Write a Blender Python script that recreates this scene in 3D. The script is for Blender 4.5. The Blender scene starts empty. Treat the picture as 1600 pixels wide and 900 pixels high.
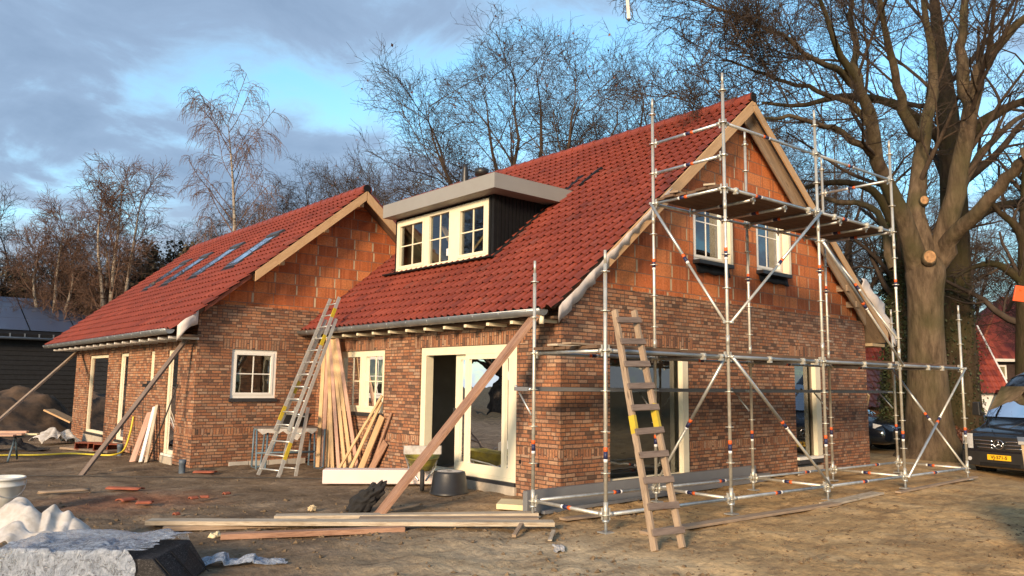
import bpy, math, random
import numpy as np
from mathutils import Vector, Matrix, noise
random.seed(7)
rng = np.random.default_rng(11)
R = math.radians
SC = bpy.context.scene
COL = SC.collection

# ------------------------------------------------------------------ camera
cam_d = bpy.data.cameras.new('camera')
cam = bpy.data.objects.new('camera', cam_d)
COL.objects.link(cam)
cr = Vector((0.7525, -0.6585, 0.0122)); cu = Vector((-0.0898, -0.0843, 0.9924)); cf = Vector((0.6525, 0.7478, 0.1226))
cf.normalize(); cr = (cr - cf * cr.dot(cf)).normalized(); cu = cr.cross(cf)
M4 = Matrix((cr, cu, -cf)).transposed().to_4x4()
M4.translation = Vector((-8.5672, -8.6438, 1.7787))
cam.matrix_world = M4
cam_d.sensor_width = 36.0
cam_d.lens = 1223.4 / 1600 * 36
cam_d.clip_start = 0.1
cam_d.clip_end = 2000
SC.camera = cam

# ------------------------------------------------------------------ sun and sky
SUN_EL, SUN_AZ = 16.0, 206.0          # azimuth of the sun measured from +X towards +Y (degrees)
sdir = Vector((math.cos(R(SUN_EL)) * math.cos(R(SUN_AZ)), math.cos(R(SUN_EL)) * math.sin(R(SUN_AZ)), math.sin(R(SUN_EL))))
sun_d = bpy.data.lights.new('sun', 'SUN')
sun_d.energy = 2.5
sun_d.angle = R(11)
sun_d.color = (1.0, 0.72, 0.46)
sun = bpy.data.objects.new('sun', sun_d)
COL.objects.link(sun)
sun.rotation_euler = (-sdir).to_track_quat('-Z', 'Y').to_euler()

world = bpy.data.worlds.new('World')
SC.world = world
world.use_nodes = True
SC.view_settings.view_transform = 'Standard'
SC.view_settings.look = 'None'
SC.view_settings.gamma = 1
SC.view_settings.use_curve_mapping = False
SC.view_settings.exposure = 1.3

def build_world():
    nt = world.node_tree
    nt.nodes.clear()
    n = nt.nodes.new; L = nt.links.new
    out = n('ShaderNodeOutputWorld'); bg = n('ShaderNodeBackground')
    L(bg.outputs[0], out.inputs[0])
    bg.inputs[1].default_value = 0.1
    sky = n('ShaderNodeTexSky'); sky.sky_type = 'NISHITA'; sky.sun_disc = False
    sky.sun_elevation = R(SUN_EL); sky.sun_rotation = R(90 - SUN_AZ)
    sky.air_density = 1.0; sky.dust_density = 0.6; sky.ozone_density = 2.0
    tc = n('ShaderNodeTexCoord'); nrm = n('ShaderNodeVectorMath'); nrm.operation = 'NORMALIZE'
    L(tc.outputs['Generated'], nrm.inputs[0])
    sep = n('ShaderNodeSeparateXYZ'); L(nrm.outputs[0], sep.inputs[0])
    def math_(op, a, b=None, c=None, clamp=False):
        m = n('ShaderNodeMath'); m.operation = op; m.use_clamp = clamp
        for i, v in enumerate((a, b, c)):
            if v is None: continue
            if isinstance(v, (int, float)): m.inputs[i].default_value = v
            else: L(v, m.inputs[i])
        return m.outputs[0]
    # project onto a cloud layer
    zz = math_('MAXIMUM', sep.outputs[2], 0.0)
    den = math_('ADD', zz, 0.22)
    px = math_('DIVIDE', sep.outputs[0], den); py = math_('DIVIDE', sep.outputs[1], den)
    cmb = n('ShaderNodeCombineXYZ'); L(px, cmb.inputs[0]); L(py, cmb.inputs[1])
    def nz(scale, detail, rough, off=(0, 0, 0), dist=0.0):
        mp = n('ShaderNodeMapping'); mp.inputs['Location'].default_value = off
        L(cmb.outputs[0], mp.inputs[0])
        t = n('ShaderNodeTexNoise'); t.inputs['Scale'].default_value = scale; t.inputs['Detail'].default_value = detail
        t.inputs['Roughness'].default_value = rough; t.inputs['Distortion'].default_value = dist
        L(mp.outputs[0], t.inputs[0]); return t.outputs[0]
    big = nz(0.9, 6, 0.52, (3.1, 1.7, 0), 0.3)
    fine = nz(3.1, 7, 0.6, (0, 5, 0), 0.4)
    dens = math_('MULTIPLY_ADD', fine, 0.56, math_('MULTIPLY', big, 0.76))
    # regional cover: thick to the left, opening in patches
    for (dx, dy, dz), amp, sharp in GAPS:
        d = n('ShaderNodeVectorMath'); d.operation = 'DOT_PRODUCT'
        v = Vector((dx, dy, dz)).normalized(); d.inputs[1].default_value = v
        L(nrm.outputs[0], d.inputs[0])
        p = math_('POWER', math_('MAXIMUM', d.outputs['Value'], 0.0), sharp)
        dens = math_('MULTIPLY_ADD', p, amp, dens)
    ramp = n('ShaderNodeValToRGB'); L(dens, ramp.inputs[0])
    ramp.color_ramp.elements[0].position = 0.50; ramp.color_ramp.elements[0].color = (0, 0, 0, 1)
    ramp.color_ramp.elements[1].position = 0.70; ramp.color_ramp.elements[1].color = (1, 1, 1, 1)
    ramp.color_ramp.interpolation = 'EASE'
    # cloud colour: edges bright, core slate blue-grey; underside modulation
    cc = n('ShaderNodeValToRGB'); L(dens, cc.inputs[0])
    e = cc.color_ramp.elements
    e[0].position = 0.52; e[0].color = (2.5, 3.35, 4.35, 1)
    e[1].position = 0.86; e[1].color = (.95, 1.33, 2.0, 1)
    e2 = e.new(0.68); e2.color = (1.4, 1.9, 2.7, 1)
    # low clouds near the horizon are pale and warm
    hz = n('ShaderNodeMapRange'); L(sep.outputs[2], hz.inputs[0])
    hz.inputs[1].default_value = 0.02; hz.inputs[2].default_value = 0.22; hz.inputs[3].default_value = 1.0; hz.inputs[4].default_value = 0.0
    mw = n('ShaderNodeMix'); mw.data_type = 'RGBA'
    L(math_('MULTIPLY', hz.outputs[0], 0.75), mw.inputs[0]); L(cc.outputs[0], mw.inputs[6]); mw.inputs[7].default_value = (3.6, 3.8, 4.1, 1)
    # open sky: sky texture, lifted
    mul = n('ShaderNodeMix'); mul.data_type = 'RGBA'; mul.blend_type = 'MULTIPLY'; mul.inputs[0].default_value = 1
    L(sky.outputs[0], mul.inputs[6]); mul.inputs[7].default_value = SKYMUL
    mix = n('ShaderNodeMix'); mix.data_type = 'RGBA'
    L(math_('MULTIPLY', ramp.outputs[0], 0.94), mix.inputs[0]); L(mul.outputs[2], mix.inputs[6]); L(mw.outputs[2], mix.inputs[7])
    L(mix.outputs[2], bg.inputs[0])
# openings (negative) and banks (positive) in the cloud cover, as directions from the ground
GAPS = [((0.118, 0.900, 0.42), -0.14, 900), ((0.045, 0.93, 0.36), -0.10, 900), ((0.50, 0.80, 0.36), -0.15, 120), ((0.33, 0.87, 0.33), -0.14, 500),
        ((0.75, 0.45, 0.5), -0.12, 30), ((0.95, 0.2, 0.25), -0.05, 20), ((0.1, 0.80, 0.56), 0.14, 12)]
SKYMUL = (1.05, 1.38, 1.30, 1)
build_world()

# ------------------------------------------------------------------ node helpers and materials
class NT:
    def __init__(s, name):
        s.m = bpy.data.materials.new(name); s.m.use_nodes = True
        s.nt = s.m.node_tree; s.nt.nodes.clear()
        s.out = s.n('ShaderNodeOutputMaterial'); s.b = s.n('ShaderNodeBsdfPrincipled')
        s.l(s.b.outputs[0], s.out.inputs[0])
    def n(s, t): return s.nt.nodes.new(t)
    def l(s, a, b): s.nt.links.new(a, b)
    def put(s, inp, v):
        if v is None: return
        if hasattr(v, 'is_linked') or hasattr(v, 'links'): s.l(v, inp)
        else: inp.default_value = v
    def m_(s, op, a, b=None, c=None, clamp=False):
        m = s.n('ShaderNodeMath'); m.operation = op; m.use_clamp = clamp
        for i, v in enumerate((a, b, c)): s.put(m.inputs[i], v)
        return m.outputs[0]
    def uv(s): return s.n('ShaderNodeUVMap').outputs[0]
    def obj(s): return s.n('ShaderNodeTexCoord').outputs['Object']
    def geo(s): return s.n('ShaderNodeNewGeometry').outputs['Position']
    def map(s, v, scale=(1, 1, 1), loc=(0, 0, 0)):
        mp = s.n('ShaderNodeMapping'); s.l(v, mp.inputs[0]); mp.inputs['Scale'].default_value = scale; mp.inputs['Location'].default_value = loc
        return mp.outputs[0]
    def noise(s, v, scale, detail=4, rough=0.55, dist=0):
        t = s.n('ShaderNodeTexNoise'); s.l(v, t.inputs[0]); t.inputs['Scale'].default_value = scale
        t.inputs['Detail'].default_value = detail; t.inputs['Roughness'].default_value = rough; t.inputs['Distortion'].default_value = dist
        return t.outputs[0]
    def white(s, v):
        t = s.n('ShaderNodeTexWhiteNoise'); t.noise_dimensions = '3D'; s.l(v, t.inputs[0]); return t.outputs[0]
    def comb(s, x, y, z=0.0):
        c = s.n('ShaderNodeCombineXYZ'); s.put(c.inputs[0], x); s.put(c.inputs[1], y); s.put(c.inputs[2], z); return c.outputs[0]
    def ramp(s, f, stops, interp='LINEAR'):
        r = s.n('ShaderNodeValToRGB'); s.l(f, r.inputs[0]); cr_ = r.color_ramp; cr_.interpolation = interp
        while len(cr_.elements) < len(stops): cr_.elements.new(0.5)
        for e, (p, c) in zip(cr_.elements, stops):
            e.position = p; e.color = (c[0], c[1], c[2], 1)
        return r.outputs[0]
    def mr(s, v, a, b, c, d):
        r = s.n('ShaderNodeMapRange'); s.l(v, r.inputs[0])
        for i, q in enumerate((a, b, c, d)): r.inputs[i + 1].default_value = q
        return r.outputs[0]
    def mix(s, f, a, b, blend='MIX'):
        x = s.n('ShaderNodeMix'); x.data_type = 'RGBA'; x.blend_type = blend
        s.put(x.inputs[0], f); s.put(x.inputs[6], a if hasattr(a, 'links') else (*a[:3], 1)); s.put(x.inputs[7], b if hasattr(b, 'links') else (*b[:3], 1))
        return x.outputs[2]
    def bump(s, h, strength=0.4, dist=0.02):
        b = s.n('ShaderNodeBump'); b.inputs['Strength'].default_value = strength; b.inputs['Distance'].default_value = dist
        s.l(h, b.inputs['Height']); s.l(b.outputs[0], s.b.inputs['Normal'])
    def col(s, v): s.put(s.b.inputs['Base Color'], v if hasattr(v, 'links') else (*v[:3], 1))
    def rough(s, v): s.put(s.b.inputs['Roughness'], v)

MATS = {}
def mat(name, c, rough=0.7, var=0.25, scale=6.0, bump=0.0, metal=0.0, c2=None, spec=None, coat=0):
    if name in MATS: return MATS[name]
    t = NT(name)
    p = t.obj()
    f = t.noise(p, scale, 5, 0.6)
    dark = c2 or tuple(x * (1 - var) for x in c); lite = c if c2 else tuple(min(1, x * (1 + var * 0.6)) for x in c)
    t.col(t.ramp(f, [(0.3, dark), (0.7, lite)]))
    t.rough(t.mr(f, 0.3, 0.7, min(1, rough + 0.08), max(0.02, rough - 0.08)))
    t.b.inputs['Metallic'].default_value = metal
    if spec is not None: t.b.inputs['Specular IOR Level'].default_value = spec
    if coat: t.b.inputs['Coat Weight'].default_value = coat; t.b.inputs['Coat Roughness'].default_value = 0.05
    if bump: t.bump(t.noise(p, scale * 5, 4), bump, 0.01)
    MATS[name] = t.m
    return t.m

def brick_mat(name, bw, bh, stops, mortar, jw, swap=False, bump=0.7, ribs=False, cream=None, rough=0.88):
    t = NT(name)
    sp = t.n('ShaderNodeSeparateXYZ'); t.l(t.uv(), sp.inputs[0])
    u, v = (sp.outputs[1], sp.outputs[0]) if swap else (sp.outputs[0], sp.outputs[1])
    # slightly uneven laying
    wob = t.noise(t.uv(), 3.0, 3)
    vr = t.m_('DIVIDE', t.m_('MULTIPLY_ADD', t.m_('SUBTRACT', wob, 0.5), 0.012, v), bh)
    row = t.m_('FLOOR', vr); fv = t.m_('FRACT', vr)
    rr = t.white(t.comb(row, 3.7, 1.3))
    step = 0.5 if ribs else 0.25
    off = t.m_('MULTIPLY', t.m_('FLOOR', t.m_('MULTIPLY', rr, 1 / step if not ribs else 7)), step if not ribs else 0.29)
    off = t.m_('ADD', off, t.m_('MULTIPLY', t.m_('MODULO', row, 2.0), 0.5))
    wob2 = t.noise(t.map(t.uv(), (1, 9, 1)), 2.2, 2)
    ur = t.m_('ADD', t.m_('DIVIDE', t.m_('MULTIPLY_ADD', t.m_('SUBTRACT', wob2, 0.5), 0.03 if not ribs else 0.0, u), bw), off)
    colm = t.m_('FLOOR', ur); fu = t.m_('FRACT', ur)
    # some bricks are laid as two headers
    if not ribs and not swap:
        hd = t.m_('GREATER_THAN', t.white(t.comb(colm, row, 9.1)), 0.62)
        fu2 = t.m_('FRACT', t.m_('MULTIPLY', fu, 2.0)); sub = t.m_('MULTIPLY', hd, t.m_('FLOOR', t.m_('MULTIPLY', fu, 2.0)))
        eu = t.m_('MULTIPLY', t.m_('MINIMUM', fu, t.m_('SUBTRACT', 1.0, fu)), bw)
        eu2 = t.m_('MULTIPLY', t.m_('MINIMUM', fu2, t.m_('SUBTRACT', 1.0, fu2)), bw / 2)
        eu = t.m_('ADD', t.m_('MULTIPLY', eu, t.m_('SUBTRACT', 1.0, hd)), t.m_('MULTIPLY', eu2, hd))
        colm = t.m_('MULTIPLY_ADD', sub, 0.5, colm)
    else:
        eu = t.m_('MULTIPLY', t.m_('MINIMUM', fu, t.m_('SUBTRACT', 1.0, fu)), bw)
    ev = t.m_('MULTIPLY', t.m_('MINIMUM', fv, t.m_('SUBTRACT', 1.0, fv)), bh)
    cid = t.comb(colm, row, 0.5)
    r1 = t.white(cid); r2 = t.white(t.comb(row, colm, 4.4))
    fn = t.noise(t.uv(), 60, 5, 0.65)
    edge = t.m_('ADD', t.m_('MINIMUM', eu, ev), t.m_('MULTIPLY', t.m_('SUBTRACT', fn, 0.5), 0.007))
    mask = t.mr(edge, jw * 0.35, jw * 0.8, 0, 1)
    c = t.ramp(r1, stops)
    mott = t.ramp(t.noise(t.uv(), 26, 5, 0.7), [(0.3, (0.62, 0.58, 0.56)), (0.72, (1.22, 1.2, 1.16))])
    c = t.mix(1.0, c, mott, 'MULTIPLY')
    big = t.ramp(t.noise(t.uv(), 0.8, 4), [(0.3, (0.80, 0.80, 0.83)), (0.7, (1.14, 1.11, 1.08))])
    c = t.mix(1.0, c, big, 'MULTIPLY')
    smear = t.mr(t.noise(t.map(t.uv(), (1, 1.6, 1)), 7, 6, 0.7, 0.8), 0.60, 0.72, 0, 0.38)
    c = t.mix(smear, c, (0.36, 0.30, 0.24))
    h = mask
    if ribs:
        st = t.m_('FLOOR', t.m_('MULTIPLY', u, 26.0))
        rv = t.white(t.comb(st, row, 7.7))
        on = t.m_('GREATER_THAN', t.noise(t.comb(t.m_('MULTIPLY', u, 2.3), t.m_('MULTIPLY', row, 5.0)), 1.0, 1), 0.47)
        k = t.m_('MULTIPLY', on, t.m_('MULTIPLY', t.m_('SUBTRACT', rv, 0.35), 0.9), clamp=True)
        c = t.mix(k, c, (0.60, 0.20, 0.085))
        k2 = t.m_('MULTIPLY', on, t.m_('GREATER_THAN', rv, 0.86))
        c = t.mix(t.m_('MULTIPLY', k2, 0.5), c, (0.22, 0.06, 0.03))
        # pale mortar in the wide upright joints of some blocks
        left = t.m_('LESS_THAN', t.m_('MULTIPLY', fu, bw), t.m_('MULTIPLY_ADD', r2, 0.03, 0.018))
        some = t.m_('MULTIPLY', left, t.m_('GREATER_THAN', t.white(t.comb(colm, row, 2.2)), 0.35))
        some = t.m_('MULTIPLY', some, t.mr(ev, 0.012, 0.03, 0, 1))
        h = t.m_('SUBTRACT', t.m_('MULTIPLY_ADD', rv, 0.12, mask), t.m_('MULTIPLY', some, 0.4))
    c = t.mix(mask, mortar, c)
    if ribs: c = t.mix(some, c, cream)
    t.col(c); t.rough(rough); t.b.inputs['Specular IOR Level'].default_value = 0.25
    t.bump(t.m_('ADD', h, t.m_('MULTIPLY', fn, 0.35)), bump, 0.012)
    MATS[name] = t.m
    return t.m

BR = [(0.0, (0.12, 0.08, 0.06)), (0.10, (0.24, 0.115, 0.07)), (0.32, (0.37, 0.17, 0.09)), (0.50, (0.43, 0.225, 0.125)), (0.62, (0.25, 0.155, 0.105)),
      (0.74, (0.49, 0.31, 0.20)), (0.86, (0.33, 0.15, 0.085)), (1.0, (0.40, 0.28, 0.20))]
brick = brick_mat('brick_masonry', 0.215, 0.0625, BR, (0.085, 0.06, 0.05), 0.011)
soldier = brick_mat('brick_soldier_course', 0.40, 0.0625, BR, (0.085, 0.06, 0.05), 0.011, swap=True)
block = brick_mat('clay_block', 0.50, 0.25, [(0, (0.36, 0.10, 0.04)), (0.35, (0.54, 0.165, 0.06)), (0.6, (0.63, 0.22, 0.08)), (0.85, (0.66, 0.26, 0.105)), (1, (0.44, 0.13, 0.05))],
                  (0.22, 0.15, 0.11), 0.012, ribs=True, cream=(0.50, 0.39, 0.26), bump=0.5)

def tile_mat(name, stops):
    t = NT(name)
    sp = t.n('ShaderNodeSeparateXYZ'); t.l(t.uv(), sp.inputs[0])
    cid = t.comb(t.m_('FLOOR', sp.outputs[0]), t.m_('FLOOR', sp.outputs[1]), 0.3)
    c = t.ramp(t.white(cid), stops)
    g = t.noise(t.geo(), 0.9, 4)
    c = t.mix(1.0, c, t.ramp(g, [(0.3, (0.8, 0.8, 0.84)), (0.7, (1.12, 1.1, 1.06))]), 'MULTIPLY')
    f = t.noise(t.geo(), 14, 5, 0.65)
    c = t.mix(1.0, c, t.ramp(f, [(0.28, (0.88, 0.87, 0.87)), (0.6, (1.05, 1.05, 1.05))]), 'MULTIPLY')
    t.col(c); t.rough(t.mr(f, 0.3, 0.7, 0.62, 0.42)); t.b.inputs['Specular IOR Level'].default_value = 0.4
    t.bump(f, 0.25, 0.004)
    MATS[name] = t.m
    return t.m
tiles = tile_mat('red_clay_tile', [(0, (0.15, 0.034, 0.022)), (0.08, (0.20, 0.042, 0.025)), (0.6, (0.225, 0.046, 0.026)), (0.95, (0.25, 0.056, 0.033)), (1, (0.17, 0.05, 0.035))])
tiles2 = tile_mat('old_red_tile', [(0, (0.16, 0.035, 0.025)), (0.5, (0.28, 0.055, 0.035)), (1, (0.36, 0.08, 0.05))])

def wood_mat(name, c, c2, rough=0.75, scale=1.0, knots=True):
    t = NT(name)
    p = t.obj()
    u = t.uv()
    g = t.noise(t.map(u, (2.0 * scale, 26 * scale, 1)), 3.0, 5, 0.6, 0.6)
    g2 = t.noise(t.map(u, (0.9, 5, 1)), 2.0, 3)
    cc = t.ramp(t.m_('MULTIPLY_ADD', g2, 0.5, t.m_('MULTIPLY', g, 0.6)), [(0.35, c2), (0.62, c), (0.8, tuple(min(1, x * 1.12) for x in c))])
    if knots:
        vo = t.n('ShaderNodeTexVoronoi'); t.l(t.map(u, (1.2, 6, 1)), vo.inputs[0]); vo.inputs['Scale'].default_value = 1.3
        k = t.mr(vo.outputs['Distance'], 0.05, 0.12, 0.75, 0.0)
        cc = t.mix(k, cc, tuple(x * 0.35 for x in c2))
    t.col(cc); t.rough(rough); t.b.inputs['Specular IOR Level'].default_value = 0.25
    t.bump(g, 0.3, 0.004)
    MATS[name] = t.m
    return t.m
pine = wood_mat('fresh_pine', (0.62, 0.43, 0.24), (0.44, 0.28, 0.14))
oldwood = wood_mat('weathered_wood', (0.36, 0.27, 0.19), (0.17, 0.12, 0.085))
plankred = wood_mat('reddish_plank', (0.40, 0.235, 0.155), (0.17, 0.085, 0.055))
palewood = wood_mat('grey_bleached_plank', (0.50, 0.43, 0.33), (0.22, 0.16, 0.10))
greywood = wood_mat('grey_rung_wood', (0.20, 0.155, 0.13), (0.10, 0.075, 0.065))
barge = wood_mat('planed_board', (0.55, 0.36, 0.20), (0.42, 0.26, 0.13), knots=False)
darkwood = wood_mat('dark_platform_wood', (0.16, 0.10, 0.065), (0.07, 0.045, 0.03))
ply = wood_mat('plywood', (0.42, 0.32, 0.19), (0.33, 0.24, 0.14), knots=False)
pinkwood = wood_mat('pinkish_board', (0.52, 0.33, 0.25), (0.36, 0.21, 0.15), knots=False)

cream = mat('cream_window_paint', (0.78, 0.71, 0.53), 0.45, 0.06)
whitep = mat('white_window_paint', (0.80, 0.78, 0.72), 0.4, 0.05)
darksill = mat('dark_sill', (0.03, 0.03, 0.033), 0.5)
fascia_m = mat('grey_fascia_sheet', (0.27, 0.262, 0.245), 0.5, 0.06, 1.5)
zinc = mat('zinc_sheet', (0.33, 0.35, 0.36), 0.42, 0.25, 4, 0.1, metal=0.7)
galv = mat('galvanised_tube', (0.58, 0.60, 0.59), 0.42, 0.3, 9, 0.15, metal=0.75)
galvwarm = mat('galvanised_upright', (0.62, 0.60, 0.53), 0.45, 0.25, 9, 0.15, metal=0.6)
alu = mat('aluminium', (0.62, 0.61, 0.57), 0.4, 0.2, 10, metal=0.6)
orange = mat('orange_band', (0.75, 0.12, 0.02), 0.5, 0.1)
navy = mat('navy_band', (0.02, 0.025, 0.08), 0.5, 0.1)
whiteb = mat('white_band', (0.75, 0.75, 0.75), 0.5, 0.08)
blackwood = mat('black_cladding', (0.009, 0.009, 0.0095), 0.6, 0.3, 8, spec=.2)
lead = mat('black_lead', (0.012, 0.012, 0.013), 0.65, spec=.2)
greybeam = mat('grey_primed_beam', (0.17, 0.175, 0.185), 0.6, 0.1, 2)
pinkfoam = mat('pale_pink_beam', (0.70, 0.60, 0.57), 0.6, 0.05, 2)
concrete = mat('concrete', (0.42, 0.37, 0.30), 0.9, 0.25, 5, 0.3)
palebase = mat('pale_block_base', (0.50, 0.47, 0.42), 0.9, 0.2, 5, 0.3)
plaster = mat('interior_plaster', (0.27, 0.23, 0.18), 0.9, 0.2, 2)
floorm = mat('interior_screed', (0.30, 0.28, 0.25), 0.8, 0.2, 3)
blackp = mat('black_plastic', (0.022, 0.022, 0.023), 0.42, 0.3, 5, 0.1)
blackcloth = mat('black_cloth', (0.018, 0.017, 0.017), 0.9, 0.3, 8, 0.3)
bucketm = mat('white_bucket_plastic', (0.66, 0.66, 0.62), 0.45, 0.15, 7, 0.05)
bagm = mat('woven_white_bag', (0.56, 0.545, 0.53), 0.75, 0.12, 9, 0.2, c2=(0.36, 0.33, 0.29))
bluesteel = mat('blue_grey_steel', (0.10, 0.155, 0.20), 0.5, 0.35, 9)
yellowp = mat('yellow_paint', (0.50, 0.37, 0.025), 0.5, 0.2)
barrowy = mat('dirty_yellow_plastic', (0.30, 0.26, 0.03), 0.6, 0.5, 5, c2=(0.09, 0.085, 0.05))
hosey = mat('yellow_hose', (0.72, 0.58, 0.05), 0.4, 0.1)
cable = mat('dark_cable', (0.03, 0.025, 0.022), 0.6)
rubber = mat('rubber', (0.02, 0.02, 0.02), 0.8)
terracotta = mat('terracotta', (0.30, 0.085, 0.045), 0.85, 0.3, 9, 0.2)
foamy = mat('cream_insulation', (0.72, 0.62, 0.38), 0.8, 0.08)
carpaint = mat('black_car_paint', (0.008, 0.011, 0.018), 0.18, 0.1, 1, coat=1.0)
chrome = mat('chrome', (0.75, 0.76, 0.78), 0.15, 0.05, metal=1.0)
lampglass = mat('headlamp', (0.55, 0.57, 0.6), 0.12, 0.2, 20)
platem = mat('yellow_plate', (0.85, 0.50, 0.02), 0.45, 0.03)
blackink = mat('black_ink', (0.01, 0.01, 0.01), 0.5)
membrane = mat('white_membrane', (0.62, 0.56, 0.52), 0.7, 0.1, 5)
skyframe = mat('dark_roof_window_frame', (0.05, 0.05, 0.055), 0.4, 0.1)
brownwall = mat('brown_wall', (0.045, 0.025, 0.02), 0.8)
whitetrim = mat('white_trim', (0.75, 0.73, 0.7), 0.5, 0.05)
barnwood = mat('black_barn_boards', (0.011, 0.010, 0.010), 0.7, 0.3, 6)
soil = mat('heaped_soil', (0.115, 0.070, 0.040), 0.95, 0.35, 3, 0.8, c2=(0.035, 0.024, 0.016))
clodsoil = mat('soil_crumb', (0.24, 0.17, 0.10), 0.95, 0.3, 8, spec=.1, c2=(0.10, 0.07, 0.045))
orangep = mat('orange_sheet', (0.80, 0.10, 0.02), 0.5, 0.05)
stone = mat('beige_stone', (0.58, 0.45, 0.27), 0.9, 0.15, 20, 0.3)
leadpipe = mat('grey_blue_pipe', (0.10, 0.13, 0.17), 0.5)

def glass_mat(name, tint, refl=1.0, rough=0.0):
    t = NT(name)
    t.nt.nodes.remove(t.b)
    tr = t.n('ShaderNodeBsdfTransparent'); tr.inputs[0].default_value = (*tint, 1)
    gl = t.n('ShaderNodeBsdfGlossy'); gl.inputs['Roughness'].default_value = rough; gl.inputs[0].default_value = (0.95, 0.97, 1, 1)
    fr = t.n('ShaderNodeFresnel'); fr.inputs[0].default_value = 1.5
    wv = t.noise(t.geo(), 1.7, 2); bp = t.n('ShaderNodeBump'); bp.inputs['Strength'].default_value = 0.06; bp.inputs['Distance'].default_value = 0.05
    t.l(wv, bp.inputs['Height']); t.l(bp.outputs[0], gl.inputs['Normal'])
    f = t.m_('MULTIPLY_ADD', fr.outputs[0], 1.7 * refl, 0.05 * refl, clamp=True)
    ms = t.n('ShaderNodeMixShader'); t.l(f, ms.inputs[0]); t.l(tr.outputs[0], ms.inputs[1]); t.l(gl.outputs[0], ms.inputs[2])
    t.l(ms.outputs[0], t.out.inputs[0])
    MATS[name] = t.m
    return t.m
glass = glass_mat('window_glass', (0.55, 0.60, 0.56))
skyglass = glass_mat('roof_window_glass', (0.25, 0.3, 0.35), 4.5, 0.02)
carglass = glass_mat('car_glass', (0.22, 0.25, 0.26), 1.4)

def panel_mat():
    t = NT('solar_panel')
    t.col((0.055, 0.08, 0.14)); t.rough(0.38); t.b.inputs['Specular IOR Level'].default_value = 0.5
    t.b.inputs['Coat Weight'].default_value = 0.3
    MATS['solar'] = t.m; return t.m
solar = panel_mat()

def film_mat():
    t = NT('clear_plastic_film')
    f = t.noise(t.map(t.geo(), (3, 9, 3)), 5, 6, 0.7, 1.5)
    t.col(t.ramp(f, [(0.3, (0.20, 0.24, 0.31)), (0.7, (0.52, 0.58, 0.68))])); t.rough(0.15)
    a = t.mr(t.noise(t.map(t.geo(), (4, 4, 4)), 3, 6, 0.75, 1.5), 0.36, 0.62, 0.30, 0.90)
    t.l(a, t.b.inputs['Alpha'])
    t.bump(f, 0.7, 0.02)
    MATS['film'] = t.m; return t.m
film = film_mat()
def packm_():
    t = NT('black_scuffed_pack')
    f = t.noise(t.map(t.geo(), (6, 6, 30)), 5, 6, 0.7, 2.0)
    t.col(t.ramp(f, [(0.56, (0.016, 0.015, 0.016)), (0.66, (0.20, 0.19, 0.19))])); t.rough(0.7); t.b.inputs['Specular IOR Level'].default_value = 0.2
    MATS['packm'] = t.m; return t.m
packm = packm_()

def bark_mat(name, c, c2, green=None, birch=False):
    t = NT(name)
    p = t.geo()
    f = t.noise(t.map(p, (3, 3, 0.8)), 2.2, 6, 0.62)
    col = t.ramp(f, [(0.32, c2), (0.66, c)])
    if green:
        g = t.noise(p, 0.8, 3)
        col = t.mix(t.mr(g, 0.4, 0.65, 0, 0.75), col, green)
    if birch:
        b = t.noise(t.map(p, (1.5, 1.5, 7)), 2.0, 4, 0.7)
        col = t.mix(t.mr(b, 0.54, 0.62, 0, 0.9), col, (0.05, 0.04, 0.035))
    t.col(col); t.rough(0.9); t.b.inputs['Specular IOR Level'].default_value = 0.15
    t.bump(t.m_('ADD', t.noise(t.map(p, (7, 7, 1.3)), 4, 7, 0.75), t.m_('MULTIPLY', t.noise(t.map(p, (1, 1, .6)), 2.5, 3), 1.2)), 1.0, 0.06)
    MATS[name] = t.m
    return t.m
beechbark = bark_mat('beech_bark', (0.20, 0.145, 0.095), (0.065, 0.045, 0.03), (0.085, 0.078, 0.036))
darkbark = bark_mat('mossy_bark', (0.085, 0.06, 0.038), (0.035, 0.025, 0.016), (0.05, 0.048, 0.018))
oakbark = bark_mat('oak_bark', (0.11, 0.078, 0.055), (0.045, 0.032, 0.024))
twigm = mat('bare_twig', (0.070, 0.053, 0.042), 0.9, 0.4, 1.5, spec=0.1)
twigl = mat('light_twig', (0.12, 0.095, 0.08), 0.9, 0.4, 1.5, spec=0.1)
birchbark = bark_mat('birch_bark', (0.50, 0.44, 0.36), (0.30, 0.25, 0.20), birch=True)
birchtwig = mat('birch_twig', (0.16, 0.10, 0.075), 0.9, 0.3, 1.5, spec=0.1)
cutwood = mat('cut_wood', (0.34, 0.19, 0.085), 0.85, 0.45, 14, 0.3)
def leaf_mat(name, c, c2):
    t = NT(name)
    t.col(t.ramp(t.noise(t.geo(), 2.5, 4), [(0.3, c2), (0.7, c)])); t.rough(0.6)
    MATS[name] = t.m
    return t.m
ivym = leaf_mat('ivy_leaf', (0.045, 0.058, 0.014), (0.018, 0.025, 0.007))
evergreen = leaf_mat('olive_conifer', (0.085, 0.064, 0.034), (0.045, 0.036, 0.02))
redleaf = leaf_mat('withered_leaf', (0.17, 0.07, 0.035), (0.09, 0.035, 0.02))
hedgem = leaf_mat('hedge_leaf', (0.035, 0.05, 0.014), (0.015, 0.02, 0.008))

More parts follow.
